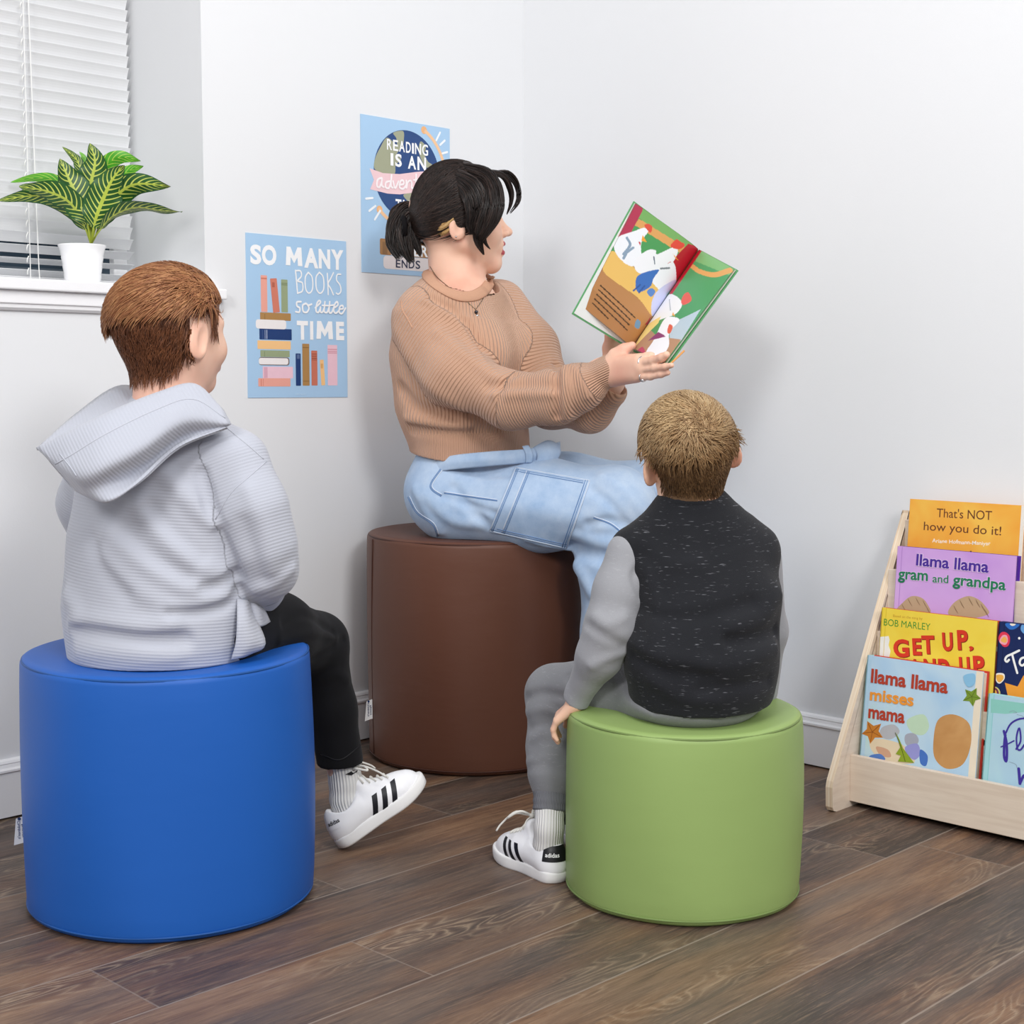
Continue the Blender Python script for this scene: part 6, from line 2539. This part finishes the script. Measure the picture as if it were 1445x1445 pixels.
F.ell(pt(648, 421, 3.275), (0.080, 0.082, 0.034), [DW, LW, (0, 0, 1)], 0.02)
ARM_R = [pt(592, 452, 3.165), pt(640, 525, 3.10), pt(728, 566, 3.06), pt(795, 552, 3.01), pt(856, 523, 2.965)]
ARM_L = [pt(710, 428, 3.38), pt(756, 490, 3.34), pt(782, 563, 3.24), pt(832, 573, 3.12), pt(858, 550, 3.07)]
F.chain(ARM_R, [0.048, 0.044, 0.038, 0.032, 0.0245]).chain(ARM_L, [0.048, 0.044, 0.038, 0.032, 0.0235])
# her right hand, back towards us, fingers along the foot of the book
k1, k2 = 0.014, 0.004
F.cap(pt(850, 525, 2.97), pt(866, 522, 2.955), 0.0255, 0.025, 0.02, ((0.3, 1, 0), 0.72))
for m0, m1, r0, r1 in (((868, 511, 2.945), (902, 508, 2.885), 0.0150, 0.0125), ((868, 519, 2.945), (906, 515, 2.875), 0.0155, 0.0130), ((868, 528, 2.945), (905, 523.5, 2.878), 0.0150, 0.0120), ((866, 535, 2.95), (899, 532, 2.888), 0.0140, 0.0112)):
    F.cap(pt(*m0), pt(*m1), r0, r1, k1)
MID = [pt(905, 512, 2.876), pt(922, 509, 2.845), pt(934, 504.5, 2.822), pt(940.5, 500.5, 2.812)]
RIN = [pt(905, 522, 2.877), pt(924, 519.5, 2.838), pt(939, 517.5, 2.812), pt(947.5, 515.5, 2.800)]
PIN = [pt(899, 532.5, 2.888), pt(918, 531.5, 2.853), pt(933, 528.5, 2.828), pt(942.5, 526, 2.815)]
IND = [pt(901, 505.5, 2.888), pt(912, 502.5, 2.876), pt(918, 501.5, 2.872), pt(921, 501.5, 2.872)]
for ch, r in ((MID, 0.0098), (RIN, 0.0076), (PIN, 0.0074), (IND, 0.0078)):
    F.chain(ch, [r, r * 0.92, r * 0.84, r * 0.72], k2)
F.chain([pt(864, 512, 2.95), pt(869, 501, 2.945), pt(880, 493.5, 2.938), pt(892, 487.5, 2.936)], [0.0155, 0.0125, 0.0105, 0.0082], 0.010)
# her left hand behind the book
hand(F, pt(862, 541, 3.062), (0.38, -0.10, 0.92), (0.3, 0.95, 0.0), (-0.45, 0.5, 0.75), 0.90, 0.2, 0.06)
hiR, knR, anR = pt(655, 708, 3.21), pt(868, 716, 3.10), pt(884, 1052, 3.08)
hiL, knL, anL = pt(690, 696, 3.37), pt(905, 705, 3.29), pt(925, 1030, 3.26)
for a, b, c in ((hiR, knR, anR), (hiL, knL, anL)):
    F.chain([a, b, c], [0.078, 0.058, 0.035])
    F.cap(c, np.array([c[0] + 0.09, c[1] - 0.03, 0.045]), 0.032, 0.026, 0.01)
body, VB, FB = solid('body', F, [M_SKIN_W, flat('#b5525a', 0.35, 0.4)], wo, 0.0022, fmat=lip_faces(HW, 0.022), seat=BROWN)
add_eyes(HW, wo, '#5a4432', lid=-0.42, skin=M_SKIN_W)
TB = bvh(VB, FB)


brows(TB, HW, M_BROW, wo)
for sd in (1, -1):
    c = HW(0.315, sd * 0.135, 0.50)
    la = [c + 0.058 * HW.hh * 1.08 * (HW.f * math.cos(a) * 0.95 + HW.l * math.sin(a) * 0.9 + HW.u * 0.42) for a in np.linspace(-0.7, 0.7, 9)]
    seam_line(wo, 'eyelashes', np.array(la), 0.0011, flat('#1c1412', 0.7, 0.1))
# teeth inside the parted lips
mesh_obj('teeth', *tube_mesh([HW(0.372, y, 0.243) - HW.f * abs(y) * HW.hh * 0.5 for y in np.linspace(-0.05, 0.05, 7)], 0.0032, 8), flat('#f0ebe4', 0.3, 0.5), wo, True)

# jeans
q = NT('pale_denim')
co = q.coord()
n1 = q.noise(co, 7, 4, 0.6)
n2 = q.noise(q.mapping(co, (1, 1, 1), rot=(0.4, 0.3, 0.7)), 330, 3)
n3 = q.noise(co, 38, 3, 0.6)
f_ = q.math('ADD', q.math('MULTIPLY', n1, 0.6), q.math('MULTIPLY', n3, 0.4))
c_ = q.ramp(f_, [(0.30, hexc('#98b4d6')), (0.5, hexc('#b2c8e3')), (0.72, hexc('#c9d9ec'))])
c_ = q.mix(q.math('MULTIPLY', n2, 0.25), c_, hexc('#7f9cc4'))
M_DENIM = q.done(c_, 0.9, q.bump(n2, 0.25, 0.001), spec=0.15, **{'Sheen Weight': 0.15})
M_THREAD = flat('#6f8fbc', 0.9, 0.1)
M_THREADL = flat('#d5e0ef', 0.9, 0.1)
J = Field(0.045)
J.ell(pt(651, 694, 3.29), (0.160, 0.100, 0.098), [LW, DW, (0, 0, 1)])
J.slab(pt(652, 690, 3.29), pt(667, 645, 3.285), LW, 0.158, 0.100, 0.148, 0.106)
J.chain([hiR, pt(760, 712, 3.15), knR], [0.094, 0.094, 0.084])
J.chain([knR, pt(866, 790, 3.10), pt(876, 900, 3.09), anR + np.array([0, 0, -0.02])], [0.082, 0.074, 0.080, 0.085], 0.03)
J.chain([hiL, pt(800, 700, 3.32), knL], [0.095, 0.090, 0.082])
J.chain([knL, pt(918, 860, 3.27), anL + np.array([0, 0, -0.02])], [0.080, 0.078, 0.082], 0.03)
J.clip((0, 0, 0.045), (0, 0, -1))
for ln, a, w in (([(690, 720), (740, 715), (800, 730), (840, 735)], 0.004, 0.020), ([(640, 690), (665, 720), (690, 742)], -0.006, 0.012), ([(600, 700), (640, 735), (690, 740)], 0.005, 0.014),
                 ([(640, 655), (680, 668), (720, 668)], -0.006, 0.010), ([(625, 700), (660, 712), (700, 725)], -0.004, 0.008), ([(850, 672), (880, 690), (905, 720)], 0.004, 0.014),
                 ([(830, 740), (860, 735), (890, 745)], -0.007, 0.010), ([(815, 755), (850, 765), (885, 765)], 0.006, 0.012), ([(806, 770), (830, 783), (870, 790)], -0.018, 0.012),
                 ([(800, 785), (815, 800), (835, 835)], 0.012, 0.014), ([(835, 690), (862, 712), (880, 735)], -0.004, 0.010), ([(585, 690), (600, 720), (620, 750)], 0.004, 0.012),
                 ([(745, 760), (770, 768), (800, 772)], 0.006, 0.010)):
    pl = J.pline(ln)
    if len(pl) > 2:
        J.fold(pl, a * 1.35, w)
VJ, FJ = J.mesh(0.0028)
VJ = relax(VJ, FJ, 1, 0.4)
inb = np.hypot(VJ[:, 0] - BROWN[0], VJ[:, 1] - BROWN[1]) < BROWN[2] - 0.012
VJ[:, 2] = np.where(inb & (VJ[:, 2] < 0.503) & (VJ[:, 2] > 0.40), 0.503, VJ[:, 2])
jeans = mesh_obj('jeans', VJ, FJ, M_DENIM, wo, True)
TJ = bvh(VJ, FJ)


def stitch(ln, dbl=3.0, parent=None, tree=None, off=0.0004, closed=False):
    """two rows of stitching beside a darker worn seam"""
    S_ = spline(ln, 6) if len(ln) > 2 else np.array([np.array(ln[0]) * (1 - t) + np.array(ln[1]) * t for t in np.linspace(0, 1, 14)])
    T_ = np.gradient(S_, axis=0)
    T_ /= np.linalg.norm(T_, axis=1)[:, None]
    nn = np.stack([-T_[:, 1], T_[:, 0]], 1)
    for o, r, m in ((0, 0.0011, M_THREADL), (dbl * 0.5, 0.0007, M_THREAD), (dbl, 0.0010, M_THREAD)):
        L_, N_ = [], []
        for p in S_ + nn * o:
            a, b = cast(tree or TJ, *p)
            if a is not None:
                L_.append(a + unit(b) * off * (1 if b @ rayd(*p) < 0 else -1))
                N_.append(b)
        if len(L_) > 3:
            seam_line(parent or jeans, 'stitching', np.array(L_), r, m, N_)


# thigh pocket: a second layer of denim on the leg
C4 = [np.array(p, float) for p in ((727, 657), (836, 676), (801, 777), (688, 751))]
gr = []
NU, NV = 26, 26
vs, fs = [], []
for i in range(NU + 1):
    for j in range(NV + 1):
        u, v = i / NU, j / NV
        p = C4[0] * (1 - u) * (1 - v) + C4[1] * u * (1 - v) + C4[2] * u * v + C4[3] * (1 - u) * v
        a, b = cast(TJ, *p)
        e = min(u, v, 1 - u, 1 - v)
        h_ = 0.0030 * min(1, e / 0.05 + 0.25) + 0.002 * math.sin(PI * u) * math.sin(PI * v) + (0.0016 if u < 0.14 else 0)
        if a is None:
            a, b = vs[-1], np.array([0, -1.0, 0])
            h_ = 0
        vs.append(a + (b if b @ rayd(*p) < 0 else -b) * h_)
for i in range(NU):
    for j in range(NV):
        a = i * (NV + 1) + j
        fs.append((a, a + 1, a + NV + 2, a + NV + 1))
vs = np.array(vs)
fs = np.array(fs)
vs = relax(vs, fs, 3, 0.4)
pk = mesh_obj('thigh_pocket', vs, fs, M_DENIM, jeans, True)
TK = bvh(vs, fs)
cq = lambda u, v: tuple(C4[0] * (1 - u) * (1 - v) + C4[1] * u * (1 - v) + C4[2] * u * v + C4[3] * (1 - u) * v)
stitch([cq(0.02, 0.025), cq(0.5, 0.025), cq(0.975, 0.025)], 5.0, pk, TK)
stitch([cq(0.975, 0.03), cq(0.975, 0.5), cq(0.975, 0.975)], 6.0, pk, TK)
stitch([cq(0.97, 0.975), cq(0.5, 0.975), cq(0.02, 0.975)], 5.0, pk, TK)
stitch([cq(0.02, 0.97), cq(0.02, 0.5), cq(0.02, 0.03)], 4.0, pk, TK)
stitch([cq(0.165, 0.96), cq(0.165, 0.5), cq(0.165, 0.04)], 4.0, pk, TK)
stitch([(638, 642), (625, 662), (611, 682), (612, 690), (624, 698)], 3.0)
stitch([(627, 694), (660, 699), (702, 705)], 2.0)
stitch([(578, 700), (590, 722), (612, 738), (620, 756)], 3.0)
stitch([(838, 729), (862, 738), (880, 752)], 2.0)
# gaping waistband with a belt loop
v_, f2 = loft([[pt(*p) for p in r] for r in ([(596, 660, 3.19), (632, 645, 3.135), (690, 638, 3.105), (745, 634, 3.11), (789, 624, 3.165)], [(594, 668, 3.19), (632, 654, 3.13), (690, 648, 3.10), (745, 643, 3.105), (789, 633, 3.16)], [(592, 676, 3.195), (628, 664, 3.135), (690, 657, 3.105), (745, 652, 3.11), (786, 645, 3.165)])], 0.004, 6, 4)
wb = mesh_obj('waistband', v_, f2, M_DENIM, jeans, True)
v_, f2 = loft([[pt(*p) for p in r] for r in ([(737, 630, 3.105), (742, 629, 3.104), (746, 629, 3.105)], [(742, 641, 3.098), (747, 640, 3.097), (751, 640, 3.099)], [(742, 653, 3.103), (747, 653, 3.102), (750, 653, 3.104)])], 0.002, 5, 5)
mesh_obj('belt_loop', v_, f2, M_DENIM, jeans, True)
v_, f2 = loft([[pt(*p) for p in r] for r in ([(752, 632, 3.115), (772, 622, 3.13), (788, 628, 3.16)], [(758, 642, 3.11), (775, 636, 3.12), (790, 638, 3.15)], [(756, 652, 3.11), (774, 650, 3.12), (786, 647, 3.15)])], 0.003, 5, 5)
mesh_obj('fly_flap', v_, f2, M_DENIM, jeans, True)
for c in (anR, anL):
    shoe(wo, np.array([c[0] - 0.045, c[1] + 0.005, 0.0]), (0.97, -0.2, 0), (0, 0, 1), 0.245, -1 if c is anR else 1, stripes='#f0f0f2')

# sweater
M_KNIT = fabric('tan_rib_knit', '#cfa388', 'rib', 0.0076, 0.75, bdist=0.0022, sheen=0.25, weave=1200, rnd=0.2)
M_KNITF = fabric('tan_fine_rib', '#cca086', 'rib', 0.0042, 0.6, bdist=0.0014, sheen=0.25, weave=1200, rnd=0.2)
S = Field(0.035)
S.slab(pt(666, 650, 3.28), pt(662, 612, 3.28), LW, 0.158, 0.122, 0.150, 0.116)
S.slab(pt(662, 612, 3.28), pt(650, 560, 3.278), LW, 0.150, 0.116, 0.165, 0.128).slab(pt(650, 560, 3.278), pt(646, 500, 3.275), LW, 0.165, 0.128, 0.175, 0.128)
S.slab(pt(646, 500, 3.275), pt(646, 450, 3.275), LW, 0.175, 0.128, 0.172, 0.108).slab(pt(646, 450, 3.275), pt(647, 440, 3.275), LW, 0.172, 0.108, 0.160, 0.056)
for sd in (1, -1):
    S.ell(pt(652, 500, 3.275) + DW * 0.085 + LW * sd * 0.075, (0.062, 0.062, 0.062), k=0.06)
SR = [pt(594, 450, 3.17), pt(640, 528, 3.10), pt(722, 566, 3.05), pt(785, 560, 3.01), pt(822, 546, 2.985)]
S.chain(SR, [0.058, 0.060, 0.055, 0.052, 0.048], 0.03)
S.cap(pt(820, 545, 2.987), pt(836, 538, 2.975), 0.0495, 0.036, 0.010)
S.cap(pt(832, 537, 2.978), pt(862, 522.5, 2.961), 0.0325, 0.0330, 0.003)
SL = [pt(706, 432, 3.37), pt(748, 492, 3.335), pt(778, 566, 3.235), pt(832, 577, 3.125), pt(861, 552, 3.075)]
S.chain(SL, [0.060, 0.060, 0.056, 0.046, 0.036], 0.03)
S.cut('ell', pt(647, 392, 3.272) + DW * 0.008, (0.088, 0.087, 0.060), [DW - np.array([0, 0, 0.3]), LW, np.array([0, 0, 1.0]) + DW * 0.3])
S.cut('cap', pt(857, 552, 3.08), pt(885, 520, 3.04), 0.0285, 0.034)
S.clip(pt(864, 523, 2.960), pt(862, 522.5, 2.961) - pt(832, 537, 2.978)) if False else None
hemn = np.array([0.02, 0.0, -1.0])
S.clip(pt(668, 644, 3.28), unit(hemn - DW * 0.16))
for ln, a, w in (([(565, 548), (590, 575), (640, 588)], -0.012, 0.012), ([(580, 605), (640, 612), (700, 610)], -0.007, 0.012), ([(575, 590), (620, 598), (660, 600)], 0.008, 0.012), ([(600, 424), (640, 450), (668, 490), (690, 520)], 0.004, 0.010), ([(607, 420), (648, 445), (680, 492)], -0.008, 0.008),
                 ([(700, 558), (740, 556), (780, 556)], 0.006, 0.010), ([(690, 545), (740, 543), (782, 544)], -0.005, 0.012), ([(727, 528), (712, 542), (704, 560)], -0.008, 0.008),
                 ([(786, 514), (785, 545), (787, 588)], -0.017, 0.007), ([(797, 520), (799, 548), (800, 588)], 0.007, 0.010), ([(806, 517), (818, 532), (828, 560)], 0.004, 0.008), ([(620, 470), (680, 520), (720, 540)], 0.005, 0.014), ([(560, 470), (600, 540), (650, 575)], 0.004, 0.020)):
    pl = S.pline(ln)
    if len(pl) > 2:
        S.fold(pl, a * 1.4, w)
armU, armF = unit(SR[2] - SR[0]), unit(SR[4] - SR[2])
cufA = unit(pt(862, 522.5, 2.961) - pt(832, 537, 2.978))
cufM = pt(832, 537, 2.978)


def rib_sweater(P):
    C = pt(648, 520, 3.277)
    q_ = P - C
    th_ = np.arctan2(q_ @ DW, -(q_ @ LW))
    th_ = np.where(th_ < -PI / 2, th_ + 2 * PI, th_)
    r = th_ * 0.15 + 0.0
    tor = np.min([S.prim(S.p[i], P) for i in range(6)], axis=0)
    for A in (SR, SL):
        d_ = np.min([S.prim(('c', A[i], A[i + 1], 0.062, 0.055, 0, None), P) for i in range(len(A) - 1)], axis=0)
        u_, f_ = unit(A[2] - A[0]), unit(A[4] - A[2])
        m = (d_ < 0.02) & (d_ < tor + 0.002)
        fo = ((P - A[2]) @ (u_ + f_)) > 0
        r = np.where(m, np.where(fo, (P - A[2]) @ f_ * 1.35, (P - A[2]) @ u_), r)
    t = (P - cufM) @ cufA
    rad = np.linalg.norm((P - cufM) - np.outer(t, cufA), axis=1)
    a1 = unit(np.cross(cufA, (0, 0, 1)))
    a2 = np.cross(cufA, a1)
    ang = np.arctan2((P - cufM) @ a1, (P - cufM) @ a2) * 0.033 * 1.7
    return np.where((t > 0.002) & (rad < 0.045), ang, r)


def rib_zone(c):
    return ((c @ unit(-hemn) - pt(668, 644, 3.28) @ unit(-hemn)) < 0.055).astype(int)


sweater, VSW, FSW = solid('sweater', S, [M_KNIT, M_KNITF], wo, 0.0024, attrs={'rib': rib_sweater}, fmat=rib_zone)
TS = bvh(VSW, FSW)
M_KNITS = flat('#cfa388', 0.9, 0.1)
L_, N_ = line_on(TS, [(566, 424), (568, 438), (574, 448), (582, 463)], 6, 0.0002)
if len(L_) > 3:
    seam_line(sweater, 'shoulder_seam', L_, 0.0016, M_KNITS, N_)
# neckband: laid on the cloth where we see it, closed behind the neck
VA, FA = np.vstack([VB, VSW]), np.vstack([FB, FSW + len(VB)])
TA = bvh(VA, FA)
n_p, n_n = line_on(TA, [(600, 385), (611, 399), (627, 410), (647, 418), (667, 418), (680, 412), (687, 405), (692, 396)], 5, 0.0012)
bk_ = [pt(692, 393, 3.29), pt(688, 386, 3.34), pt(655, 374, 3.365), pt(618, 377, 3.345), pt(600, 382, 3.305)]
ring = np.vstack([n_p] + [np.array(bk_)])
rn = np.vstack([n_n, np.tile([0.0, 0.5, 0.8], (len(bk_), 1))])
ring = np.vstack([ring, ring[:1]])
rn = np.vstack([rn, rn[:1]])
ring, rn = spline(ring, 2), spline(rn, 2)
for _ in range(3):
    ring[1:-1] = (ring[:-2] + ring[2:] + 2 * ring[1:-1]) / 4
    rn[1:-1] = (rn[:-2] + rn[2:] + 2 * rn[1:-1]) / 4
# the cloth ends under the band: drop what lies inside it
rc = ring.mean(0)
_, _, vt = np.linalg.svd(ring - rc)
pn = vt[2] * np.sign(vt[2][2])
VW = np.array([v.co for v in sweater.data.vertices])
dd = (VSW - rc) @ pn
rr_ = np.linalg.norm((VSW - rc) - np.outer(dd, pn), axis=1)
bad = (dd > -0.004) & (rr_ < 0.071) & (dd < 0.08)
bm_ = bmesh.new()
bm_.from_mesh(sweater.data)
bm_.verts.ensure_lookup_table()
bmesh.ops.delete(bm_, geom=[bm_.verts[i] for i in np.where(bad)[0]], context='VERTS')
bm_.to_mesh(sweater.data)
bm_.free()
v_, f2 = tube_mesh(ring, 0.0125, 12, False, 0.28, rn)
mesh_obj('neckband', v_, f2, flat('#c99c82', 0.92, 0.1, var=0.05, scale=300), sweater, True)

# jewellery
M_SILVER = flat('#c9c9cc', 0.22, 0.5, metal=1.0)
M_DARKS = flat('#4a4a50', 0.3, 0.5, metal=1.0)
def band(c, ax, R, r, nm, extra=None):
    ax = unit(ax)
    a = unit(np.cross(ax, (0.3, 0.2, 1)))
    b_ = np.cross(ax, a)
    m = MB().tube([c + R * (a * math.cos(t) + b_ * math.sin(t)) for t in np.linspace(0, 2 * PI, 29)], r, 8, cap=False)
    return mesh_obj(nm, m.v, m.f, M_SILVER, wo, True)
rg = band(MID[0] * 0.86 + MID[1] * 0.14, MID[1] - MID[0], 0.0113, 0.0017, 'ring')
sp_ = MB().lathe([(0.0003, -1), (0.7, -0.7), (1, 0), (0.7, 0.7), (0.0003, 1)], seg=10)
bead = lambda c, r: (np.array(sp_.v) * r + c)
mesh_obj('ring_bead', bead(pt(907.2, 511.5, 2.868) + np.array([0, -0.0045, 0]), 0.0026), sp_.f, M_DARKS, rg, True)
rg = band(PIN[0] * 0.55 + PIN[1] * 0.45, PIN[1] - PIN[0], 0.0091, 0.0012, 'ring')
mesh_obj('ring_stone', bead(PIN[0] * 0.55 + PIN[1] * 0.45 + np.array([-0.001, -0.0055, -0.0062]), 0.0028), sp_.f, flat('#e6e6ea', 0.1, 0.6, metal=0.6), rg, True)
a, b_ = cast(TB, 643.5, 334)
if a is not None:
    mesh_obj('ear_stud', bead(a + np.array([0, -0.001, 0]), 0.0022), sp_.f, M_SILVER, wo, True)
fk = ~bad[FSW].any(1)
TA = bvh(VA, np.vstack([FB, FSW[fk] + len(VB)]))
n1_, _ = line_on(TA, [(607, 376), (618, 392), (634, 406), (652, 420), (671, 437)], 6, 0.0007)
n2_, _ = line_on(TA, [(671, 437), (680, 424), (688, 408), (689, 396)], 6, 0.0007)
if len(n1_) > 3 and len(n2_) > 2:
    v_, f2 = tube_mesh(np.vstack([n1_, n2_[1:]]), 0.00075, 6)
    nkl = mesh_obj('necklace', v_, f2, flat('#8c7c66', 0.35, 0.5, metal=1.0), wo, True)
    a, _ = cast(TA, 672, 443)
    mesh_obj('pendant', bead(a + np.array([0, -0.002, 0.004]), 0.0042), sp_.f, M_DARKS, nkl, True)
    mesh_obj('pendant', bead(a + np.array([0.002, -0.002, -0.004]), 0.0036), sp_.f, M_SILVER, nkl, True)

# hair: dark, drawn back into a low ponytail, curtain fringe
M_HAIR_W = hair_mat('dark_hair', '#15100f', '#231b19', '#43332d', 0.34)
M_HAIR_U = hair_mat('blonde_underlayer', '#8a6840', '#c39a63', '#dcbb86', 0.4)
sm_ = scalp(HW, 0.30)
HV = Field(0.02)
HV.ell(HW(-0.035, 0, 0.64), np.array((0.415, 0.375, 0.445)) * HW.hh, HW.A)
HV.ell(HW(-0.20, 0, 0.53), np.array((0.26, 0.33, 0.29)) * HW.hh, HW.A, 0.02)
hvol = Field(0.02)
hvol.p = list(HV.p)
PB = HW(-0.49, -0.05, 0.50)                         # root of the ponytail
cutp = unit(HW.u * 0.80 - HW.f * 0.60)
hvol.clip(HW(0.08, 0, 0.455), -unit(HW.u * 0.975 - HW.f * 0.20))
VC_, FC_ = hvol.mesh(0.0028)
parts = [(VC_, FC_, np.full(len(VC_), 0.30))]


def back(P, N, t):
    r = PB - P
    return r / (np.linalg.norm(r, axis=1)[:, None] + 1e-6) - HW.u * 0.10


rt = sample(VC_, FC_, 2600, lambda P: ((P - HW(0.08, 0, 0.455)) @ unit(HW.u * 0.975 - HW.f * 0.20)) > 0.004)
ln_ = np.minimum(np.linalg.norm(rt - PB, axis=1) * 1.1, 0.12)
pa = grow(HV, rt, back, 9, ln_, 0.0005, 0.003, 0.10)
v_, f2, s_, _ = strand_mesh(pa, 0.0012, 0.0003)
parts.append((v_, f2, s_))


def locks(path, n, hw, depth, r=0.0011, fan=1.0, px=True):
    """strands along a path of (px, py, Y); hw: half widths in pixels along it"""
    C = spline(np.array(path, float), 5)
    W_k = np.interp(np.linspace(0, 1, len(C)), np.linspace(0, 1, len(hw)), hw)
    T_ = np.gradient(C[:, :2], axis=0)
    T_ /= np.linalg.norm(T_, axis=1)[:, None]
    nn = np.stack([-T_[:, 1], T_[:, 0]], 1)
    out = []
    for i in range(n):
        e = RNG.uniform(-1, 1)
        dz = RNG.uniform(-1, 1) * depth * math.sqrt(max(0, 1 - e * e))
        cut_ = RNG.uniform(0.80, 1.0)
        w1_, w2_ = RNG.normal(0, 0.06), RNG.uniform(0, 6)
        P = []
        for j in range(len(C)):
            jj = j * cut_
            k_ = int(jj)
            fr = jj - k_
            k2_ = min(k_ + 1, len(C) - 1)
            c = C[k_] * (1 - fr) + C[k2_] * fr
            o_ = (e + w1_ * math.sin(j * 0.6 + w2_)) * (W_k[k_] * (1 - fr) + W_k[k2_] * fr)
            p = c[:2] + nn[min(k_, len(nn) - 1)] * o_
            P.append(pt(p[0], p[1], c[2] + dz))
        out.append(P)
    return np.array(out)


tail = []
LCK = [([(592, 296, 3.275), (574, 298, 3.275), (560, 318, 3.27), (556, 344, 3.265), (566, 366, 3.26)], 330, [7, 14, 14, 11, 5], 0.022),
       ([(592, 298, 3.27), (578, 306, 3.26), (570, 328, 3.255), (574, 352, 3.25), (582, 372, 3.25)], 260, [7, 13, 13, 10, 4], 0.02),
       ([(592, 300, 3.265), (584, 312, 3.255), (584, 332, 3.25), (590, 350, 3.25), (594, 362, 3.25)], 120, [5, 8, 8, 5, 2], 0.015),
       ([(588, 292, 3.275), (566, 292, 3.28), (553, 302, 3.28), (550, 318, 3.28)], 60, [4, 6, 4, 1], 0.01),
       # curtain over the temple, near side
       ([(650, 238, 3.235), (683, 254, 3.195), (691, 288, 3.176), (683, 316, 3.176), (675, 338, 3.18), (683, 360, 3.185)], 420, [9, 17, 18, 15, 7, 1], 0.010),
       ([(662, 236, 3.24), (695, 254, 3.200), (703, 285, 3.180), (697, 308, 3.178), (684, 330, 3.178), (676, 345, 3.18)], 260, [5, 8, 9, 9, 6, 2], 0.008),
       ([(682, 334, 3.18), (686, 344, 3.183), (692, 352, 3.19)], 22, [4, 2, 0.6], 0.003),
       ([(634, 244, 3.22), (662, 264, 3.180), (672, 292, 3.175), (668, 318, 3.178), (666, 332, 3.18)], 260, [8, 16, 16, 10, 4], 0.008),
       # far side of the fringe and fly-away strands
       ([(680, 242, 3.26), (708, 247, 3.29), (720, 266, 3.31), (721, 286, 3.32), (715, 303, 3.32)], 110, [3, 4, 4, 2.5, 0.7], 0.008),
       ([(690, 244, 3.28), (717, 246, 3.31), (730, 262, 3.33), (731, 284, 3.33), (719, 302, 3.33)], 26, [2, 5, 4, 3, 1], 0.006)]
for path, n_, hw, dp in LCK:
    pa = locks(path, n_, hw, dp)
    v_, f2, s_, _ = strand_mesh(pa, 0.00125, 0.00025)
    parts.append((v_, f2, s_ * 0.9))
v_, f2, s_ = merge(parts)
hairw = mesh_obj('hair', v_, f2, M_HAIR_W, wo, True, attrs={'shade': s_})
tie = MB().tube([PB - HW.f * 0.012 + 0.018 * (HW.l * math.cos(t) + HW.u * math.sin(t)) for t in np.linspace(0, 2 * PI, 25)], 0.006, 8, cap=False)
mesh_obj('hair_tie', tie.v, tie.f, flat('#141214', 0.8, 0.1), hairw, True)
up_ = []
for path, n_, hw, dp in (([(640, 308, 3.188), (622, 320, 3.19), (606, 315, 3.212), (594, 305, 3.24)], 200, [2, 5, 7, 5], 0.003), ([(638, 321, 3.188), (626, 328, 3.195), (611, 324, 3.21), (597, 309, 3.24)], 90, [1, 3, 4, 3], 0.003),
                         ([(606, 312, 3.215), (616, 324, 3.20), (626, 334, 3.195)], 14, [4, 3, 1], 0.003)):
    v_, f2, s_, _ = strand_mesh(locks(path, n_, hw, dp), 0.0007, 0.0002)
    up_.append((v_, f2, s_))
v_, f2, s_ = merge(up_)
mesh_obj('under_hair', v_, f2, M_HAIR_U, hairw, True, attrs={'shade': s_}, label='blonde hair below the dark top layer')
bpy.context.view_layer.update()
